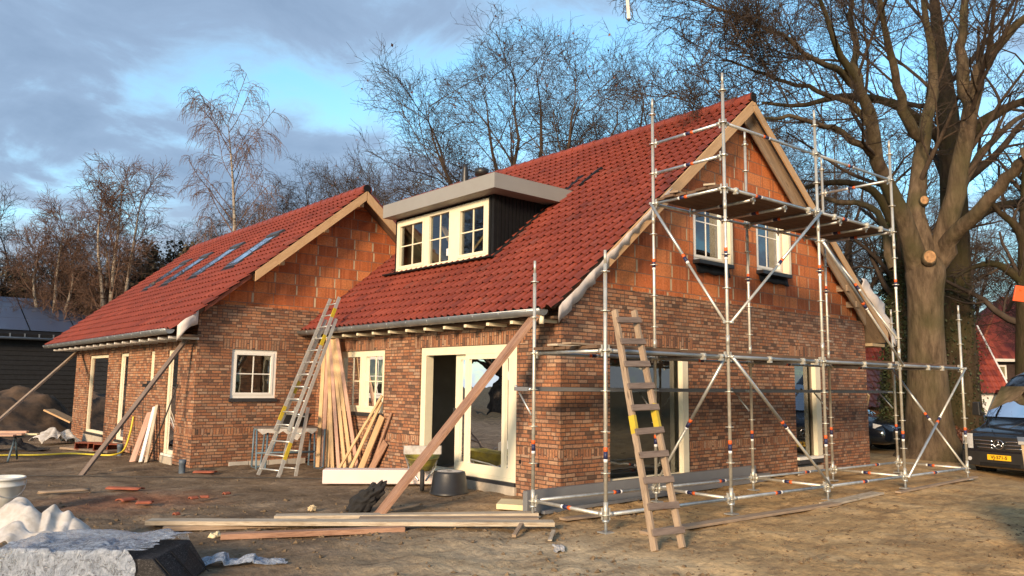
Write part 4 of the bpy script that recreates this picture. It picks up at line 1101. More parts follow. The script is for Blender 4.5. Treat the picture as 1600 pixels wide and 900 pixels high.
for i, x in enumerate(XS):
    ledger(SP(x, 0, 0), SP(x, SWD, 0), 'transom', bandat=.45, m=galvwarm); ledger(SP(x, 0, 4), SP(x, SWD, 4), 'transom', bm=False)
for i in (1, 2):
    a, b = XS[i], XS[i + 1]
    ledger(SP(a, 0, 9), SP(b, 0, 9), bandat=.3); ledger(SP(a, SWD, 9), SP(b, SWD, 9), bm=False)
    ledger(SP(a, 0, 11), SP(b, 0, 11), 'guard_rail', bandat=.4)
for i in (1, 2, 3): ledger(SP(XS[i], 0, 9), SP(XS[i], SWD, 9), 'transom', bandat=.5)
ledger(SP(XS[1], 0, 10), SP(XS[1], SWD, 10), 'guard_rail', bandat=.4); ledger(SP(XS[1], 0, 11), SP(XS[1], SWD, 11), 'guard_rail', bandat=.4)
ledger(SP(XS[3], 0, 11), SP(XS[3], SWD, 11), 'guard_rail', bandat=.5)
def brace(a, b, off):
    a, b = Vector(a) + off, Vector(b) + off; d = (b - a).normalized(); L_ = (b - a).length
    mb = MB(); mb.tube([a, a + d * L_ * .5], 0.0242, galv, 12); mb.tube([a + d * L_ * .5, b], 0.0205, galvwarm, 12)
    for e in (a, b): mb.tube([e - off * .9, e + off * .35], 0.022, galvwarm, 8)
    o = mb.build('diagonal_brace', scaf)
    b_ = MB(); band(b_, a + d * (L_ * .5 - .1), d); b_.build('marker_band', o)
oy = -sy * 0.07; ox = sx * 0.06
brace(SP(XS[1], SWD, 9), SP(XS[1], 0, 5), -ox); brace(SP(XS[2], 0, 9), SP(XS[1], 0, 5), oy)
brace(SP(XS[1], 0, 4), SP(XS[2], 0, 0), oy); brace(SP(XS[1], 0, 4), SP(XS[1], SWD, 0), -ox)
brace(SP(XS[3], 0, 0), SP(XS[4], 0, 4), oy); brace(SP(XS[4], SWD, 4), SP(XS[4], 0, 0), -ox)
brace(SP(XS[2], 0, 8), SP(XS[3], 0, 4), oy); brace(SP(XS[3], SWD, 9), SP(XS[3], 0, 5), -ox)
# decks: individual boards
r_ = random.Random(3)
def deck_boards(x0, x1, lev, zoff, m, th=.04):
    y = 0.09
    while y < SWD - .12:
        w = 0.205; a, b = x0 - r_.uniform(.0, .10), x1 + r_.uniform(-.02, .10)
        mb = MB(); z = Z0 + lev * .5 + zoff + r_.uniform(0, .006)
        mb.beam(SP(a, y + w / 2, z=z), SP(b, y + w / 2, z=z), w - .012, th, m); mb.build('deck_board', scaf)
        y += w
deck_boards(XS[1], XS[3], 9, .05, darkwood)
deck_boards(XS[0], XS[2], 4, .05, darkwood); deck_boards(XS[2] + .1, XS[4], 4, .05, darkwood)
# extra boards and transoms under the upper deck
for f_ in (0.33, 0.67):
    for i in (1, 2):
        x = XS[i] + (XS[i + 1] - XS[i]) * f_; ledger(SP(x, .02, 8.93), SP(x, SWD - .02, 8.93), 'transom', bandat=.4)
for x, y, l in ((XS[1] + .25, 0, 9), (XS[2] - .3, 0, 9), (XS[2] + .5, 0, 9), (XS[2] + 1.6, 0, 9), (XS[3] - .5, 0, 9), (XS[0] + 1.9, 0, 4), (XS[0] + 2.3, 0, 4), (XS[1] + 1, 0, 4), (XS[1] + 1.9, 0, 4), (XS[1] + 2.3, 0, 4), (XS[2] + 1.3, 0, 4), (XS[2] + 2.2, 0, 4), (XS[3] + 1.1, 0, 4), (XS[3] + 1.7, 0, 4)):
    mb = MB(); p = SP(x, y, l); mb.beam(p + Vector((0, 0, .035)) + oy * .2, p + Vector((0, 0, -.06)) + oy * .2, .05, .06, galvwarm, up=sy); mb.tube([p + oy * .3 - sx * .03, p + oy * .3 + sx * .03], .036, galvwarm, 8); mb.build('tube_clamp', scaf)
# brackets towards the wall with grey boards
for i, x in enumerate(XS):
    mb = MB(); a = SP(x, SWD + .05, 3); b = SP(x, SWD + .40, 3)
    mb.tube([a, b], .022, galv, 10); mb.tube([SP(x, SWD + .05, 2.3), SP(x, SWD + .34, 2.95)], .014, galv, 8); mb.tube([b, b + Vector((0, 0, .06))], .02, galv, 8)
    mb.build('bracket', scaf)
for a, b in ((-.05, 4.95), (5.05, 10.05)):
    mb = MB(); mb.beam(SP(a, SWD + .23, z=Z0 + 1.5 + .005), SP(b, SWD + .23, z=Z0 + 1.5 + .005), .30, .055, greybeam); mb.build('bracket_board', scaf)

# loose planks lying on the scaffold
def plank(name, p0, p1, w, t, m, label, cat='plank', group=None, up=(0, 0, 1), bevel=.003):
    mb = MB(); mb.beam(p0, p1, w, t, m, up=up)
    o = mb.build(name, loc=p0, bevel=bevel)
    return tag(o, label, cat, group)
zt_ = Z0 + 2 + .097
plank('plank', SP(-.25, .45, z=zt_), SP(1.3, .62, z=zt_), .16, .025, oldwood, 'short thin plank lying on the left end of the lower scaffold deck')
plank('plank', SP(-.1, .9, z=zt_), SP(1.9, 1.0, z=zt_), .2, .03, palewood, 'pale plank lying behind another on the left end of the lower scaffold deck')
zt_ = Z0 + 4.5 + .099
plank('plank', SP(2.45, .25, z=zt_), SP(4.1, 1.15, z=zt_), .18, .03, palewood, 'pale plank lying askew on the left end of the upper scaffold deck')
plank('plank', SP(2.4, .9, z=zt_), SP(3.9, 1.25, z=zt_ + .033), .15, .03, oldwood, 'weathered plank on top of another at the left end of the upper deck')

# ------------------------------------------------------------------ wooden ladder
lad = thing('wooden_ladder', 'wooden ladder with flat nailed rungs leaning on the scaffold front', 'ladder', (-1.3, -3.03, 0))
A0, A1 = Vector((-1.50, -2.99, -.02)), Vector((-1.155, -2.115, 2.72)); B0, B1 = Vector((-1.11, -3.07, -.02)), Vector((-.805, -2.135, 2.74))
for a, b, k in ((A0, A1, 0), (B0, B1, 1)):
    mb = MB(); mb.beam(a, b, .048, .075, oldwood, up=(0, 1, 0.3)); o = mb.build('stile', lad, bevel=.004)
    mb = MB(); f0, f1 = (.455, .53) if k == 0 else (.47, .575)
    d = b - a; mb.beam(a + d * f0, a + d * f1, .051, .078, yellowp, up=(0, 1, 0.3)); mb.build('yellow_tape', o)
for k in range(10):
    t = 0.945 - 0.0975 * k + random.uniform(-.004, .004)
    a, b = A0 + (A1 - A0) * t, B0 + (B1 - B0) * t
    n_ = (A1 - A0).cross(b - a).normalized(); 
    if n_.y > 0: n_ = -n_
    off = n_ * .052; e = (b - a).normalized() * .05
    mb = MB(); mb.beam(a - e * .7 + off, b + e * .7 + off + Vector((0, 0, random.uniform(-.01, .01))), .024, .075, greywood, up=(A1 - A0)); mb.build('rung', lad, bevel=.003)

# ------------------------------------------------------------------ aluminium ladder
al = thing('aluminium_ladder', 'aluminium extension ladder with yellow tape leaning against the eave beside the wing', 'ladder', (-2.05, 5.8, 0))
F0 = (Vector((-2.11, 6.10, 0)), Vector((-1.97, 5.52, 0))); T0 = (Vector((-.62, 6.46, 3.10)), Vector((-.60, 6.06, 3.10)))
G1 = (Vector((-.46, 6.47, 3.52)), Vector((-.46, 6.08, 3.53)))
def aluladder(F, T, nr, off, name, yel, w=.025):
    fr_ = []
    for k in (0, 1):
        mb = MB(); mb.beam(F[k] + off, T[k] + off, w, .065, alu, up=(1, 0, -.4)); o = mb.build('stile', al); d = T[k] - F[k]
        for (kk, t0, t1) in yel:
            if kk == k:
                b = MB(); b.beam(F[k] + off + d * t0, F[k] + off + d * t1, w + .004, .068, yellowp, up=(1, 0, -.4)); b.build('yellow_tape', o)
    for i in range(nr):
        t = (i + .45) / nr; mb = MB(); mb.tube([F[0] + off + (T[0] - F[0]) * t, F[1] + off + (T[1] - F[1]) * t], .015, alu, 8); mb.build('rung', al)
aluladder(F0, T0, 12, Vector((0, 0, 0)), 'stile', [(1, .10, .20), (0, .5, .58)])
def lerp(a, b, t): return a + (b - a) * t
S1 = (lerp(F0[0], T0[0], .26) + Vector((0, -.07, 0)), lerp(F0[1], T0[1], .26) + Vector((0, .10, 0)))
aluladder(S1, G1, 11, Vector((-.075, 0, .03)), 'stile', [(0, .07, .17), (1, .62, .70), (1, .84, .91)])
S2 = (F0[0] + Vector((.35, -.10, 0)), F0[1] + Vector((.35, .10, 0))); 
aluladder(S2, (lerp(*[F0[0], T0[0]], .42) + Vector((.08, -.08, 0)), lerp(F0[1], T0[1], .42) + Vector((.08, .08, 0))), 4, Vector((.05, 0, -.02)), 'stile', [], .02)

# ------------------------------------------------------------------ props and leaning timber
plank('support_plank', (-2.80, 0.68, -.02), (-0.36, 0.10, 2.93), .30, .055, plankred, 'long reddish plank propped diagonally from the ground to the eave corner', up=(-.75, .25, .55))
plank('support_plank', (-4.78, 7.86, -.02), (-2.92, 8.15, 2.64), .10, .05, greywood, 'dark plank propped diagonally against the eave at the wing corner', up=(-.6, -.4, .5))
plank('support_plank', (-6.65, 10.36, 0.0), (-2.90, 17.6, 2.60), .12, .05, oldwood, 'long plank propped against the far eave corner of the wing', up=(-.6, -.4, .5))
mb = MB(); mb.tube([(-3.10, 9.55, 0), (-2.83, 8.78, 1.70)], .017, cable, 8); tag(mb.build('steel_rod', loc=(-3.1, 9.55, 0)), 'thin dark rod leaning on the wing wall beside the corner door', 'rod')
plank('support_plank', (11.45, 0.95, 0.0), (10.48, 0.10, 1.70), .26, .04, ply, 'yellowish board leaning diagonally against the right corner of the gable', up=(.75, -.6, .4))
GR = 'pine boards leaning in the corner beside the aluminium ladder'
lab3 = ['leftmost of the three thin pine boards standing upright behind the ladder', 'middle one of the three thin pine boards standing upright behind the ladder', 'right one of the three thin pine boards standing upright behind the ladder']
for i in range(3):
    x0, y0 = -.53 + .07 * i, 6.74 - .085 * i
    plank('pine_board', (x0, y0, 0), (-.30 + .05 * i, 7.10 - .085 * i, 2.45 + .05 * i), .085, .03, [pine, pinkwood, pine][i], lab3[i], group=GR, up=(-.7, -.6, .1))
lab5 = ['leftmost long pine board of the tall bundle leaning left of the small window', 'second board from the left in the tall bundle by the window', 'middle board of the tall bundle leaning under the gutter', 'second board from the right in the tall bundle by the window', 'rightmost board of the tall bundle, nearest the window']
for i in range(5):
    b0 = Vector((-.56 + .085 * i, 6.03 - .105 * i, 0)); tp = Vector((-.34 + .03 * i, 6.88 - .05 * i, 2.74 - .02 * (i % 2)))
    plank('pine_board', b0, tp, 0.075, .035, [pine, pinkwood, pine, pine, pinkwood][i], lab5[i], group=GR, up=(-.75, -.6, .2))
diag = [((-.60, 5.76, 0), (-.06, 5.04, 1.53), .055, pine, 'slimmest slat leaning to the right across the window corner'), ((-.42, 5.60, 0), (-.05, 5.08, 1.40), .075, pine, 'pale batten leaning to the right below the window'),
        ((-.26, 5.47, 0), (-.05, 5.02, 1.12), .15, barge, 'broad orange board leaning to the right under the window'), ((-.12, 5.34, 0), (-.04, 4.70, 1.20), .05, plankred, 'thin reddish batten leaning on the brick right of the window'),
        ((-.14, 5.28, 0), (-.05, 4.86, .62), .16, plankred, 'short reddish board leaning low on the brick right of the window')]
for a, b, w, m_, lb in diag: plank('leaning_board', a, b, w, .03, m_, lb, group='boards leaning right below the small window', up=(-1, -.3, .3))
lean3 = [((-3.30, 9.95, 0), (-2.82, 10.55, 1.05), .17, pinkwood, 'broad pinkish board, left of three leaning on the wing wall'), ((-3.16, 9.85, 0), (-2.80, 10.32, 1.18), .09, whitetrim, 'narrow white board, middle of three leaning on the wing wall'),
         ((-3.10, 9.68, 0), (-2.80, 10.15, 1.22), .08, palewood, 'slim pale board, right of three leaning on the wing wall')]
for a, b, w, m_, lb in lean3: plank('leaning_board', a, b, w, .03, m_, lb, group='boards leaning on the wing wall', up=(-1, -.5, .3))

# planks lying in front
PG = 'planks lying across the yard'
fl = [((-5.45, 1.55, .085), (-1.55, -1.45, .075), .22, .05, palewood, 'longest bleached plank on top of the pile across the yard'),
      ((-5.00, .42, .03), (-3.10, -.45, .03), .13, .06, plankred, 'brown beam lying lowest at the front of the plank pile'),
      ((-5.35, 1.30, .03), (-3.2, .15, .03), .10, .05, oldwood, 'dull plank peeking out under the long bleached one'),
      ((-3.95, 1.30, .03), (-1.05, -.62, .035), .20, .045, palewood, 'bleached plank at the back of the pile towards the scaffold'),
      ((-3.2, .45, .035), (-1.35, -.95, .04), .20, .045, oldwood, 'grey brown plank between the two bleached planks near the scaffold foot')]
for a, b, w, t_, m_, lb in fl: plank('plank', a, b, w, t_, m_, lb, group=PG)
plank('batten', (-2.3, -1.55, .02), (-1.9, -1.25, .09), .05, .03, oldwood, 'short batten end sticking out beneath the long plank')
plank('stick', (-2.15, -2.0, .02), (-1.75, -1.65, .04), .05, .015, palewood, 'pale splinter of wood on the sand by the ladder foot')
plank('plank', (-.9, -2.35, .015), (3.4, -2.62, .02), .16, .035, oldwood, 'grey plank half buried under the scaffold front feet', group='planks under the scaffold feet')
plank('plank', (3.2, -2.55, .015), (5.2, -2.45, .02), .22, .03, palewood, 'pale sole plank beneath the third front scaffold upright', group='planks under the scaffold feet')
plank('plank', (5.6, -2.62, .015), (9.4, -2.58, .02), .10, .03, oldwood, 'thin dark plank on the sand under the right scaffold feet', group='planks under the scaffold feet')
plank('plank', (-1.0, -1.05, .015), (1.0, -1.25, .02), .14, .03, oldwood, 'brown plank in the sand in front of the grey beams', group='planks under the scaffold feet')
# grey beams along the gable
BG = 'grey beams stacked along the gable base'
for i, (a, b, w, h, y, lb) in enumerate([(-.98, 5.1, .09, .30, -.16, 'tallest grey beam standing on edge against the brick base'), (-.92, 5.45, .08, .15, -.28, 'low grey beam lying in front of the taller one at the gable base'), (-.86, 2.3, .07, .05, -.40, 'flat short grey strip in front of the grey beams')]):
    mb = MB(); mb.beam((a, y - .12 * (a < 0) , h / 2 - .005), (b, y + (.02 if i == 0 else .04), h / 2 - .005), w, h, greybeam)
    tag(mb.build('grey_beam', loc=(a, y, 0), bevel=.006), lb, 'beam', BG)
mb = MB(); mb.hexa([(-1.10, .20, .0), (-.86, -.20, .0), (-.40, .10, .0), (-.70, .56, .0), (-1.10, .20, .075), (-.86, -.20, .075), (-.40, .10, .075), (-.70, .56, .075)], foamy)
tag(mb.build('insulation_board', loc=(-.8, .2, 0), bevel=.004), 'cream insulation board lying at the house corner by the scaffold', 'board')
# long pinkish white beam
mb = MB(); mb.beam((-1.72, 4.22, .135), (-.15, 3.05, .135), .32, .25, pinkfoam); tag(mb.build('white_beam', loc=(-1, 3.6, 0), bevel=.02), 'long pale pinkish white beam lying in front of the leaning timber', 'beam')
mb = MB(); mb.box(-1.2, -.1, 4.9, 5.1, -.02, .06, concrete); mb = MB()

# ------------------------------------------------------------------ trestle table with tub
tt = thing('trestle_table', 'blue grey steel trestle with a dusty board standing behind the aluminium ladder', 'trestle', (-1.2, 6.9, 0))
TA, TB = Vector((-1.75, 7.15, 0)), Vector((-.62, 6.85, 0)); tx = (TB - TA).normalized(); ty = Vector((-tx.y, tx.x, 0))
mb = MB()
for s_ in (-1, 1): mb.tube([TA + ty * .17 * s_ + Vector((0, 0, .80)), TB + ty * .17 * s_ + Vector((0, 0, .80))], .024, bluesteel, 8)
mb.build('top_frame', tt)
for P_ in (TA, TB):
    for s_ in (-1, 1):
        mb = MB(); q = P_ + ty * .17 * s_
        mb.tube([q + Vector((0, 0, .8)), P_ + ty * .30 * s_ + Vector((0, 0, .02)), P_ + ty * .30 * s_ + tx * .09 + Vector((0, 0, -.01)), P_ + ty * .30 * s_ + tx * .18 + Vector((0, 0, .03)), q + tx * .22 + Vector((0, 0, .8))], .020, bluesteel, 8); mb.build('leg', tt)
mb = MB(); mb.tube([TA + Vector((0, 0, .34)) - ty * .25, TB + Vector((0, 0, .34)) - ty * .25], .02, bluesteel, 8)
mb.tube([TA + tx * .3 + Vector((0, 0, .34)) - ty * .25, TA + tx * .45 + Vector((0, 0, .8)) - ty * .17], .016, bluesteel, 8); mb.build('cross_bar', tt)
mb = MB(); mb.beam(TA - tx * .03 + Vector((0, 0, .84)), TB + tx * .05 + Vector((0, 0, .84)), .52, .028, greywood); mb.build('table_board', tt)
P = [[TA + tx * (1.2 * i / 12) + ty * (-.27) + Vector((0, 0, .825 - j * (.03 + .09 * abs(math.sin(i * 1.3)) + (.14 if 6 < i < 9 else 0)))) + ty * (.01 * math.sin(i * 2 + j)) for j in (0, .5, 1)] for i in range(13)]
mb = MB(); mb.grid([[tuple(q) for q in row] for row in P], bagm); o = mb.build('hanging_sheet', tt)
def tub(name, c, r0, r1, h, m, label, cat='tub', upside=False, inner=None):
    mb = MB()
    if upside: mb.lathe([(r1, 0), (r1, .03), (r1 - .015, .04), (r0 + .01, h - .03), (r0, h - .008), (r0 - .02, h), (0.001, h - .012)], c, m, 36)
    else: mb.lathe([(.001, .012), (r0 - .01, .0), (r0, .012), (r1 - .02, h - .05), (r1, h - .045), (r1 + .012, h - .01), (r1 + .01, h), (r1 - .02, h), (r1 - .03, h - .02), (r0 - .015, .03), (.001, .03)], c, m, 36)
    o = mb.build(name, loc=c)
    return tag(o, label, cat)
tub('mortar_tub', (-.98, 6.95, .855), .24, .33, .27, blackp, 'black mortar tub standing on the trestle behind the ladder')
mb = MB(); mb.tube([(-1.15, 7.05, 0), (-1.15, 7.05, .33)], .02, plankred, 6)
# overturned black tub by the sliding door
tub('mortar_tub', (-.62, 1.98, -.01), .255, .325, .36, blackp, 'overturned black tub covered with cement dust beside the sliding door', upside=True)
mb = MB(); P = [(-.62 + r_2 * math.cos(a), 1.98 + r_2 * math.sin(a), .352 - .002 * k) for k, r_2 in ((0, .05), (1, .21)) for a in np.linspace(0, 2 * math.pi, 25)]
mb.grid(np.array(P).reshape(2, 25, 3), bagm); o = mb.build('cement_dust'); o.parent = bpy.data.objects['mortar_tub.001']; o.matrix_parent_inverse = Matrix.Translation((.62, -1.98, .01))

# ------------------------------------------------------------------ wheelbarrow
wb = thing('wheelbarrow', 'yellow wheelbarrow with grey rim seen from the front behind the long plank', 'wheelbarrow', (-.75, 2.65, 0))
def bowl():
    c = Vector((-.66, 2.72, .30)); ax = Vector((.55, .83, 0)).normalized(); ay = Vector((-ax.y, ax.x, 0)); rows = []
    for z, sx_, sy_ in ((0, .20, .14), (.02, .25, .17), (.14, .33, .23), (.25, .40, .29), (.262, .415, .30), (.24, .385, .27), (.12, .30, .20), (.05, .2, .14)):
        row = []
        for a in np.linspace(0, 2 * math.pi, 25)[:-1]:
            ca, sa = math.cos(a), math.sin(a); k = (abs(ca) ** 3.2 + abs(sa) ** 3.2) ** (-1 / 3.2)
            row.append(tuple(c + ax * sx_ * k * ca + ay * sy_ * k * sa + Vector((0, 0, z + .10 * (z > .2) * ca * .4))))
        rows.append(row)
    mb = MB(); mb.grid(rows, barrowy, closed=True); return mb, ax, ay, c
bm_, wax, way, wc = bowl(); bm_.build('bowl', wb)
mb = MB(); mb.hexa([tuple(wc + wax * a + way * b + Vector((0, 0, z))) for z in (.30, .44) for a, b in ((-.36, -.30), (-.30, -.32), (-.30, .32), (-.36, .30))], bagm); mb.build('tray_front', wb)
mb = MB(); w0 = wc - wax * .45 + Vector((0, 0, -.12)); rr = [(.0, -.03), (.06, -.03), (.15, -.035), (.18, -.02), (.18, .02), (.15, .035), (.06, .03), (0, .03)]
rows = [[tuple(w0 + wax * (r * math.cos(a)) + way * o_ + Vector((0, 0, r * math.sin(a)))) for a in np.linspace(0, 2 * math.pi, 25)[:-1]] for r, o_ in rr]
mb.grid(rows, rubber, closed=True); mb.build('wheel', wb)
for s_ in (-1, 1):
    mb = MB(); mb.tube([w0 + way * .06 * s_, wc - wax * .1 + way * .22 * s_ + Vector((0, 0, .05)), wc + wax * .75 + way * .30 * s_ + Vector((0, 0, .22))], .016, galv, 8); mb.build('handle', wb)
    mb = MB(); q = wc + wax * .2 + way * .22 * s_; mb.tube([q + Vector((0, 0, .08)), q + Vector((0, 0, -.29)) + way * .02 * s_ - wax * .06], .014, galv, 8); mb.tube([q + Vector((0, 0, -.29)) + way * .02 * s_ - wax * .06, q + wax * .22 + Vector((0, 0, .08))], .012, galv, 8); mb.build('leg', wb)

def crumple(seed, n, fr=1.0):
    r = random.Random(seed); W_ = []
    for i in range(n):
        d = Vector((r.gauss(0, 1), r.gauss(0, 1), r.gauss(0, 1))).normalized(); f = fr * (1.0 + 2.4 * i / n) * r.uniform(.7, 1.4)
        W_.append((d, f, r.random(), 1 / (1 + i * .35)))
    tot = sum(w[3] for w in W_)
    def g(p):
        s_ = 0
        for d, f, o, a in W_:
            x = (p.dot(d) * f + o) % 1.0; s_ += a * abs(2 * x - 1)
        return s_ / tot
    return g
# ------------------------------------------------------------------ crumpled things
def cloth(name, cx, cy, w, d, h, rot, m, label, cat, seed, n=90, folds=7.0, lift=1.0, edge=None, sub=1):
    """crumpled sheet or bag: folded height field with overhanging creases"""
    r = random.Random(seed); off = Vector((r.uniform(0, 50), r.uniform(0, 50), 0)); rows = []; cg = crumple(seed, 11, folds * .07)
    for i in range(n):
        row = []
        for j in range(n):
            u = i / (n - 1) * 2 - 1; v = j / (n - 1) * 2 - 1
            rad = max(abs(u), abs(v)); k = (abs(u) ** 4 + abs(v) ** 4) ** .25
            cut = 1 + .22 * noise.noise(Vector((math.atan2(v, u) * 1.4, seed, 0)))
            p = Vector((u * w / 2 * cut, v * d / 2 * cut, 0))
            dome = max(0, 1 - k ** 2.2)
            q = Vector((u * 1.4, v * 1.4, 0)) + off
            z = h * lift * dome ** .5 * (.15 + 1.35 * max(0, cg(q * 1.5) - .12))
            s1 = noise.noise_vector(q * folds * .35) * .12 * w * min(1, dome + .25)
            p += Vector((s1.x, s1.y, 0)); p.z = max(.004, z)
            c, s_ = math.cos(rot), math.sin(rot)
            row.append((cx + p.x * c - p.y * s_, cy + p.x * s_ + p.y * c, gz(cx, cy) * 0 + p.z))
        rows.append(row)
    mb = MB(); mb.grid(rows, m); o = mb.build(name, loc=(cx, cy, 0))
    if sub:
        pass
    sm = o.modifiers.new('s', 'SOLIDIFY'); sm.thickness = .006
    return tag(o, label, cat)
def draped(name, loc, rot, w, d, peaks, m, seed, n=90, fold=.10, kf=9, cr=.05, thick=.004, parent=None, edge=.18, gap=1.0):
    """sheet hung over a few hidden high points: cone slopes, radial folds and sharp creases"""
    cg = crumple(seed, 13, 1.1); r = random.Random(seed); c, s2 = math.cos(rot), math.sin(rot); rows = []
    fs = [(r.uniform(0, 6), r.uniform(0, 6)) for _ in peaks]
    for i in range(n):
        row = []
        for j in range(n):
            u = i / (n - 1) * 2 - 1; v = j / (n - 1) * 2 - 1
            ek = 1 + edge * noise.noise(Vector((math.atan2(v, u) * 1.1, seed, 2))) * 2
            q = Vector((u * 1.1, v * 1.1, seed * .37)); g1 = cg(q * .75); g2 = cg(q * 1.15 + Vector((4, 1, 2)))
            x = u * w / 2 * ek + (g1 - .5) * .32 * w * .5; y = v * d / 2 * ek + (g2 - .5) * .32 * d * .5
            z = 0.0; tot = 0
            for pk_, (f1, f2) in zip(peaks, fs):
                px_, py_, h, sl = pk_[:4]; ex, ey = pk_[4:6] if len(pk_) > 4 else (0.001, 0)
                tt_ = max(0, min(1, ((x - px_) * ex + (y - py_) * ey) / (ex * ex + ey * ey)))
                th = math.atan2(y - py_ - ey * .5, x - px_ - ex * .5)
                dx, dy = x - px_ - ex * tt_, y - py_ - ey * tt_; ds = math.hypot(dx, dy); ds = math.sqrt(ds * ds + .0036) - .06
                h = h - .10 * tt_ + .03 * math.sin(tt_ * 7 + f1)
                zi = h - sl * ds + fold * min(ds * 2.2, 1) * (abs(math.sin(th * kf / 2 + f1 + ds * 2)) - .5) * (1 - .5 * math.sin(th + f2))
                z = max(z, zi)
            z = z + cr * (g1 + g2 - .9) * 2 + .012
            row.append((loc[0] + x * c - y * s2, loc[1] + x * s2 + y * c, loc[2] + max(.006 + .01 * g1, z)))
        rows.append(row)
    mb = MB(); mb.grid(rows, m); o = mb.build(name, parent, loc=None if parent else loc)
    a = o.modifiers.new('s', 'SOLIDIFY'); a.thickness = thick
    return o
tag(draped('builders_bag', (-6.98, .72, 0), -.62, 1.35, .95, [(-.04, .12, .56, 1.5, .20, -.16), (.34, .06, .47, 1.25, .18, .02), (.10, -.20, .34, .9, .3, .0), (-.45, .1, .32, .8, .2, -.2)], bagm, 31, 140, .05, 5, .075), 'large crumpled white woven builders bag collapsed at the left edge of the yard', 'bag')

tag(draped('builders_bag', (-7.55, .25, 0), 1.9, .8, .7, [(0, 0, .28, .7)], bagm, 9, 50), 'low folded part of a second white woven bag at the very left edge', 'bag')
tag(draped('white_sack', (-3.45, 16.3, 0), .3, 1.2, .8, [(-.15, 0, .40, .7), (.25, 0, .34, .8)], bagm, 4, 44), 'small white plastic sack on the ground before the far wing corner', 'sack')
tag(draped('black_bag', (-4.95, 14.6, 0), -.3, 1.7, .8, [(-.2, 0, .42, .5), (.3, 0, .30, .5)], blackcloth, 12, 40), 'black bag lying behind the sawhorse at the left edge', 'bag')

# wrapped pack in the foreground
pk = thing('wrapped_pack', 'black pack of sheets half covered with torn clear plastic film in the left foreground', 'pack', (-6.2, -.3, 0))
rt = Vector((.75, -.66, 0)); bk = Vector((.66, .75, 0)); pc = Vector((-6.42, -.72, 0))
def pp(a, b, z): return tuple(pc + rt * a + bk * b + Vector((0, 0, z)))
mb = MB()
mb.hexa([pp(-.82, -.44, 0), pp(.80, -.46, 0), pp(.70, .42, 0), pp(-.80, .43, 0), pp(-.80, -.42, .255), pp(.54, -.42, .255), pp(.52, .41, .262), pp(-.80, .41, .262)], packm)
mb.build('pack', pk, bevel=.012)
mb = MB()
for i in range(3): mb.hexa([pp(.547 + .004 * i, -.40 + .3 * i, .257), pp(.549, -.385 + .3 * i, .257), pp(.789, -.385 + .3 * i, .012), pp(.789, -.40 + .3 * i, .012), pp(.552, -.40 + .3 * i, .260), pp(.554, -.385 + .3 * i, .260), pp(.794, -.385 + .3 * i, .015), pp(.794, -.40 + .3 * i, .015)], lead)
mb.build('pack_strap', pk)
n = 130; PC = crumple(5, 16, 1.2); rows = []
for i in range(n):
    row = []
    for j in range(100):
        u, v = i / (n - 1), j / 99
        a = -.92 + 1.34 * u; b = -.60 + 1.08 * v
        q = Vector((a * 1.6, b * 1.0, 3.3)); g1 = PC(q); g2 = PC(q * 2.3 + Vector((1, 5, 2))); g3 = PC(Vector((a * 1.2, b * 7, 1)))
        a2 = a + (g1 - .5) * .16 + .10 * (b + .1) * (u > .5) * u + (.05 * math.sin(j * .35) + .03 * math.sin(j * .9)) * u ** 6
        b2 = b + (g2 - .5) * .12
        top = .268 + .10 * max(0, g1 - .33) + .055 * g2 + .03 * g3
        out = max(0, -.44 - b2, -.83 - a2, b2 - .45)
        fold_ = .5 + .5 * abs(math.sin(a * 11 + g1 * 5))
        z = top - out * (2.2 + 1.6 * fold_)
        if out > 0:
            k_ = min(1, (top - max(z, .01)) / .28); b2 += (-.44 - b2) * .55 * (b2 < -.44) + .05 * (fold_ - .6) * k_ * (b2 < -.40)
        row.append(pp(a2, b2, max(.012 + .02 * g2, z)))
    rows.append(row)
mb = MB(); mb.grid(rows, film); mb.build('plastic_film', pk)
mb = MB(); mb.tube([pp(-.72, -.3, .29), pp(-.86, -.42, .2), pp(-1.0, -.6, .03)], .010, foamy, 5); mb.tube([pp(-.70, -.32, .29), pp(-.80, -.5, .2), pp(-.88, -.66, .02)], .008, foamy, 5); mb.build('strap', pk)
tag(draped('plastic_scrap', (-5.30, -.90, 0), -.55, .85, .28, [(-.15, 0, .10, .4), (.12, .02, .08, .4)], film, 5, 60, .05, 9, .035, .002), 'torn scrap of clear plastic on the ground right of the wrapped pack', 'scrap')
tag(draped('plastic_scrap', (-2.35, -2.35, 0), .9, .35, .12, [(0, 0, .05, .4)], bagm, 6, 24, .03, 7, .02, .002), 'small white plastic shred on the pale sand by the wooden ladder', 'scrap')
cloth('plastic_scrap', -5.02, .55, .12, .10, .08, .3, foamy, 'tiny cream scrap lying on the left end of the plank pile', 'scrap', 16, n=16)
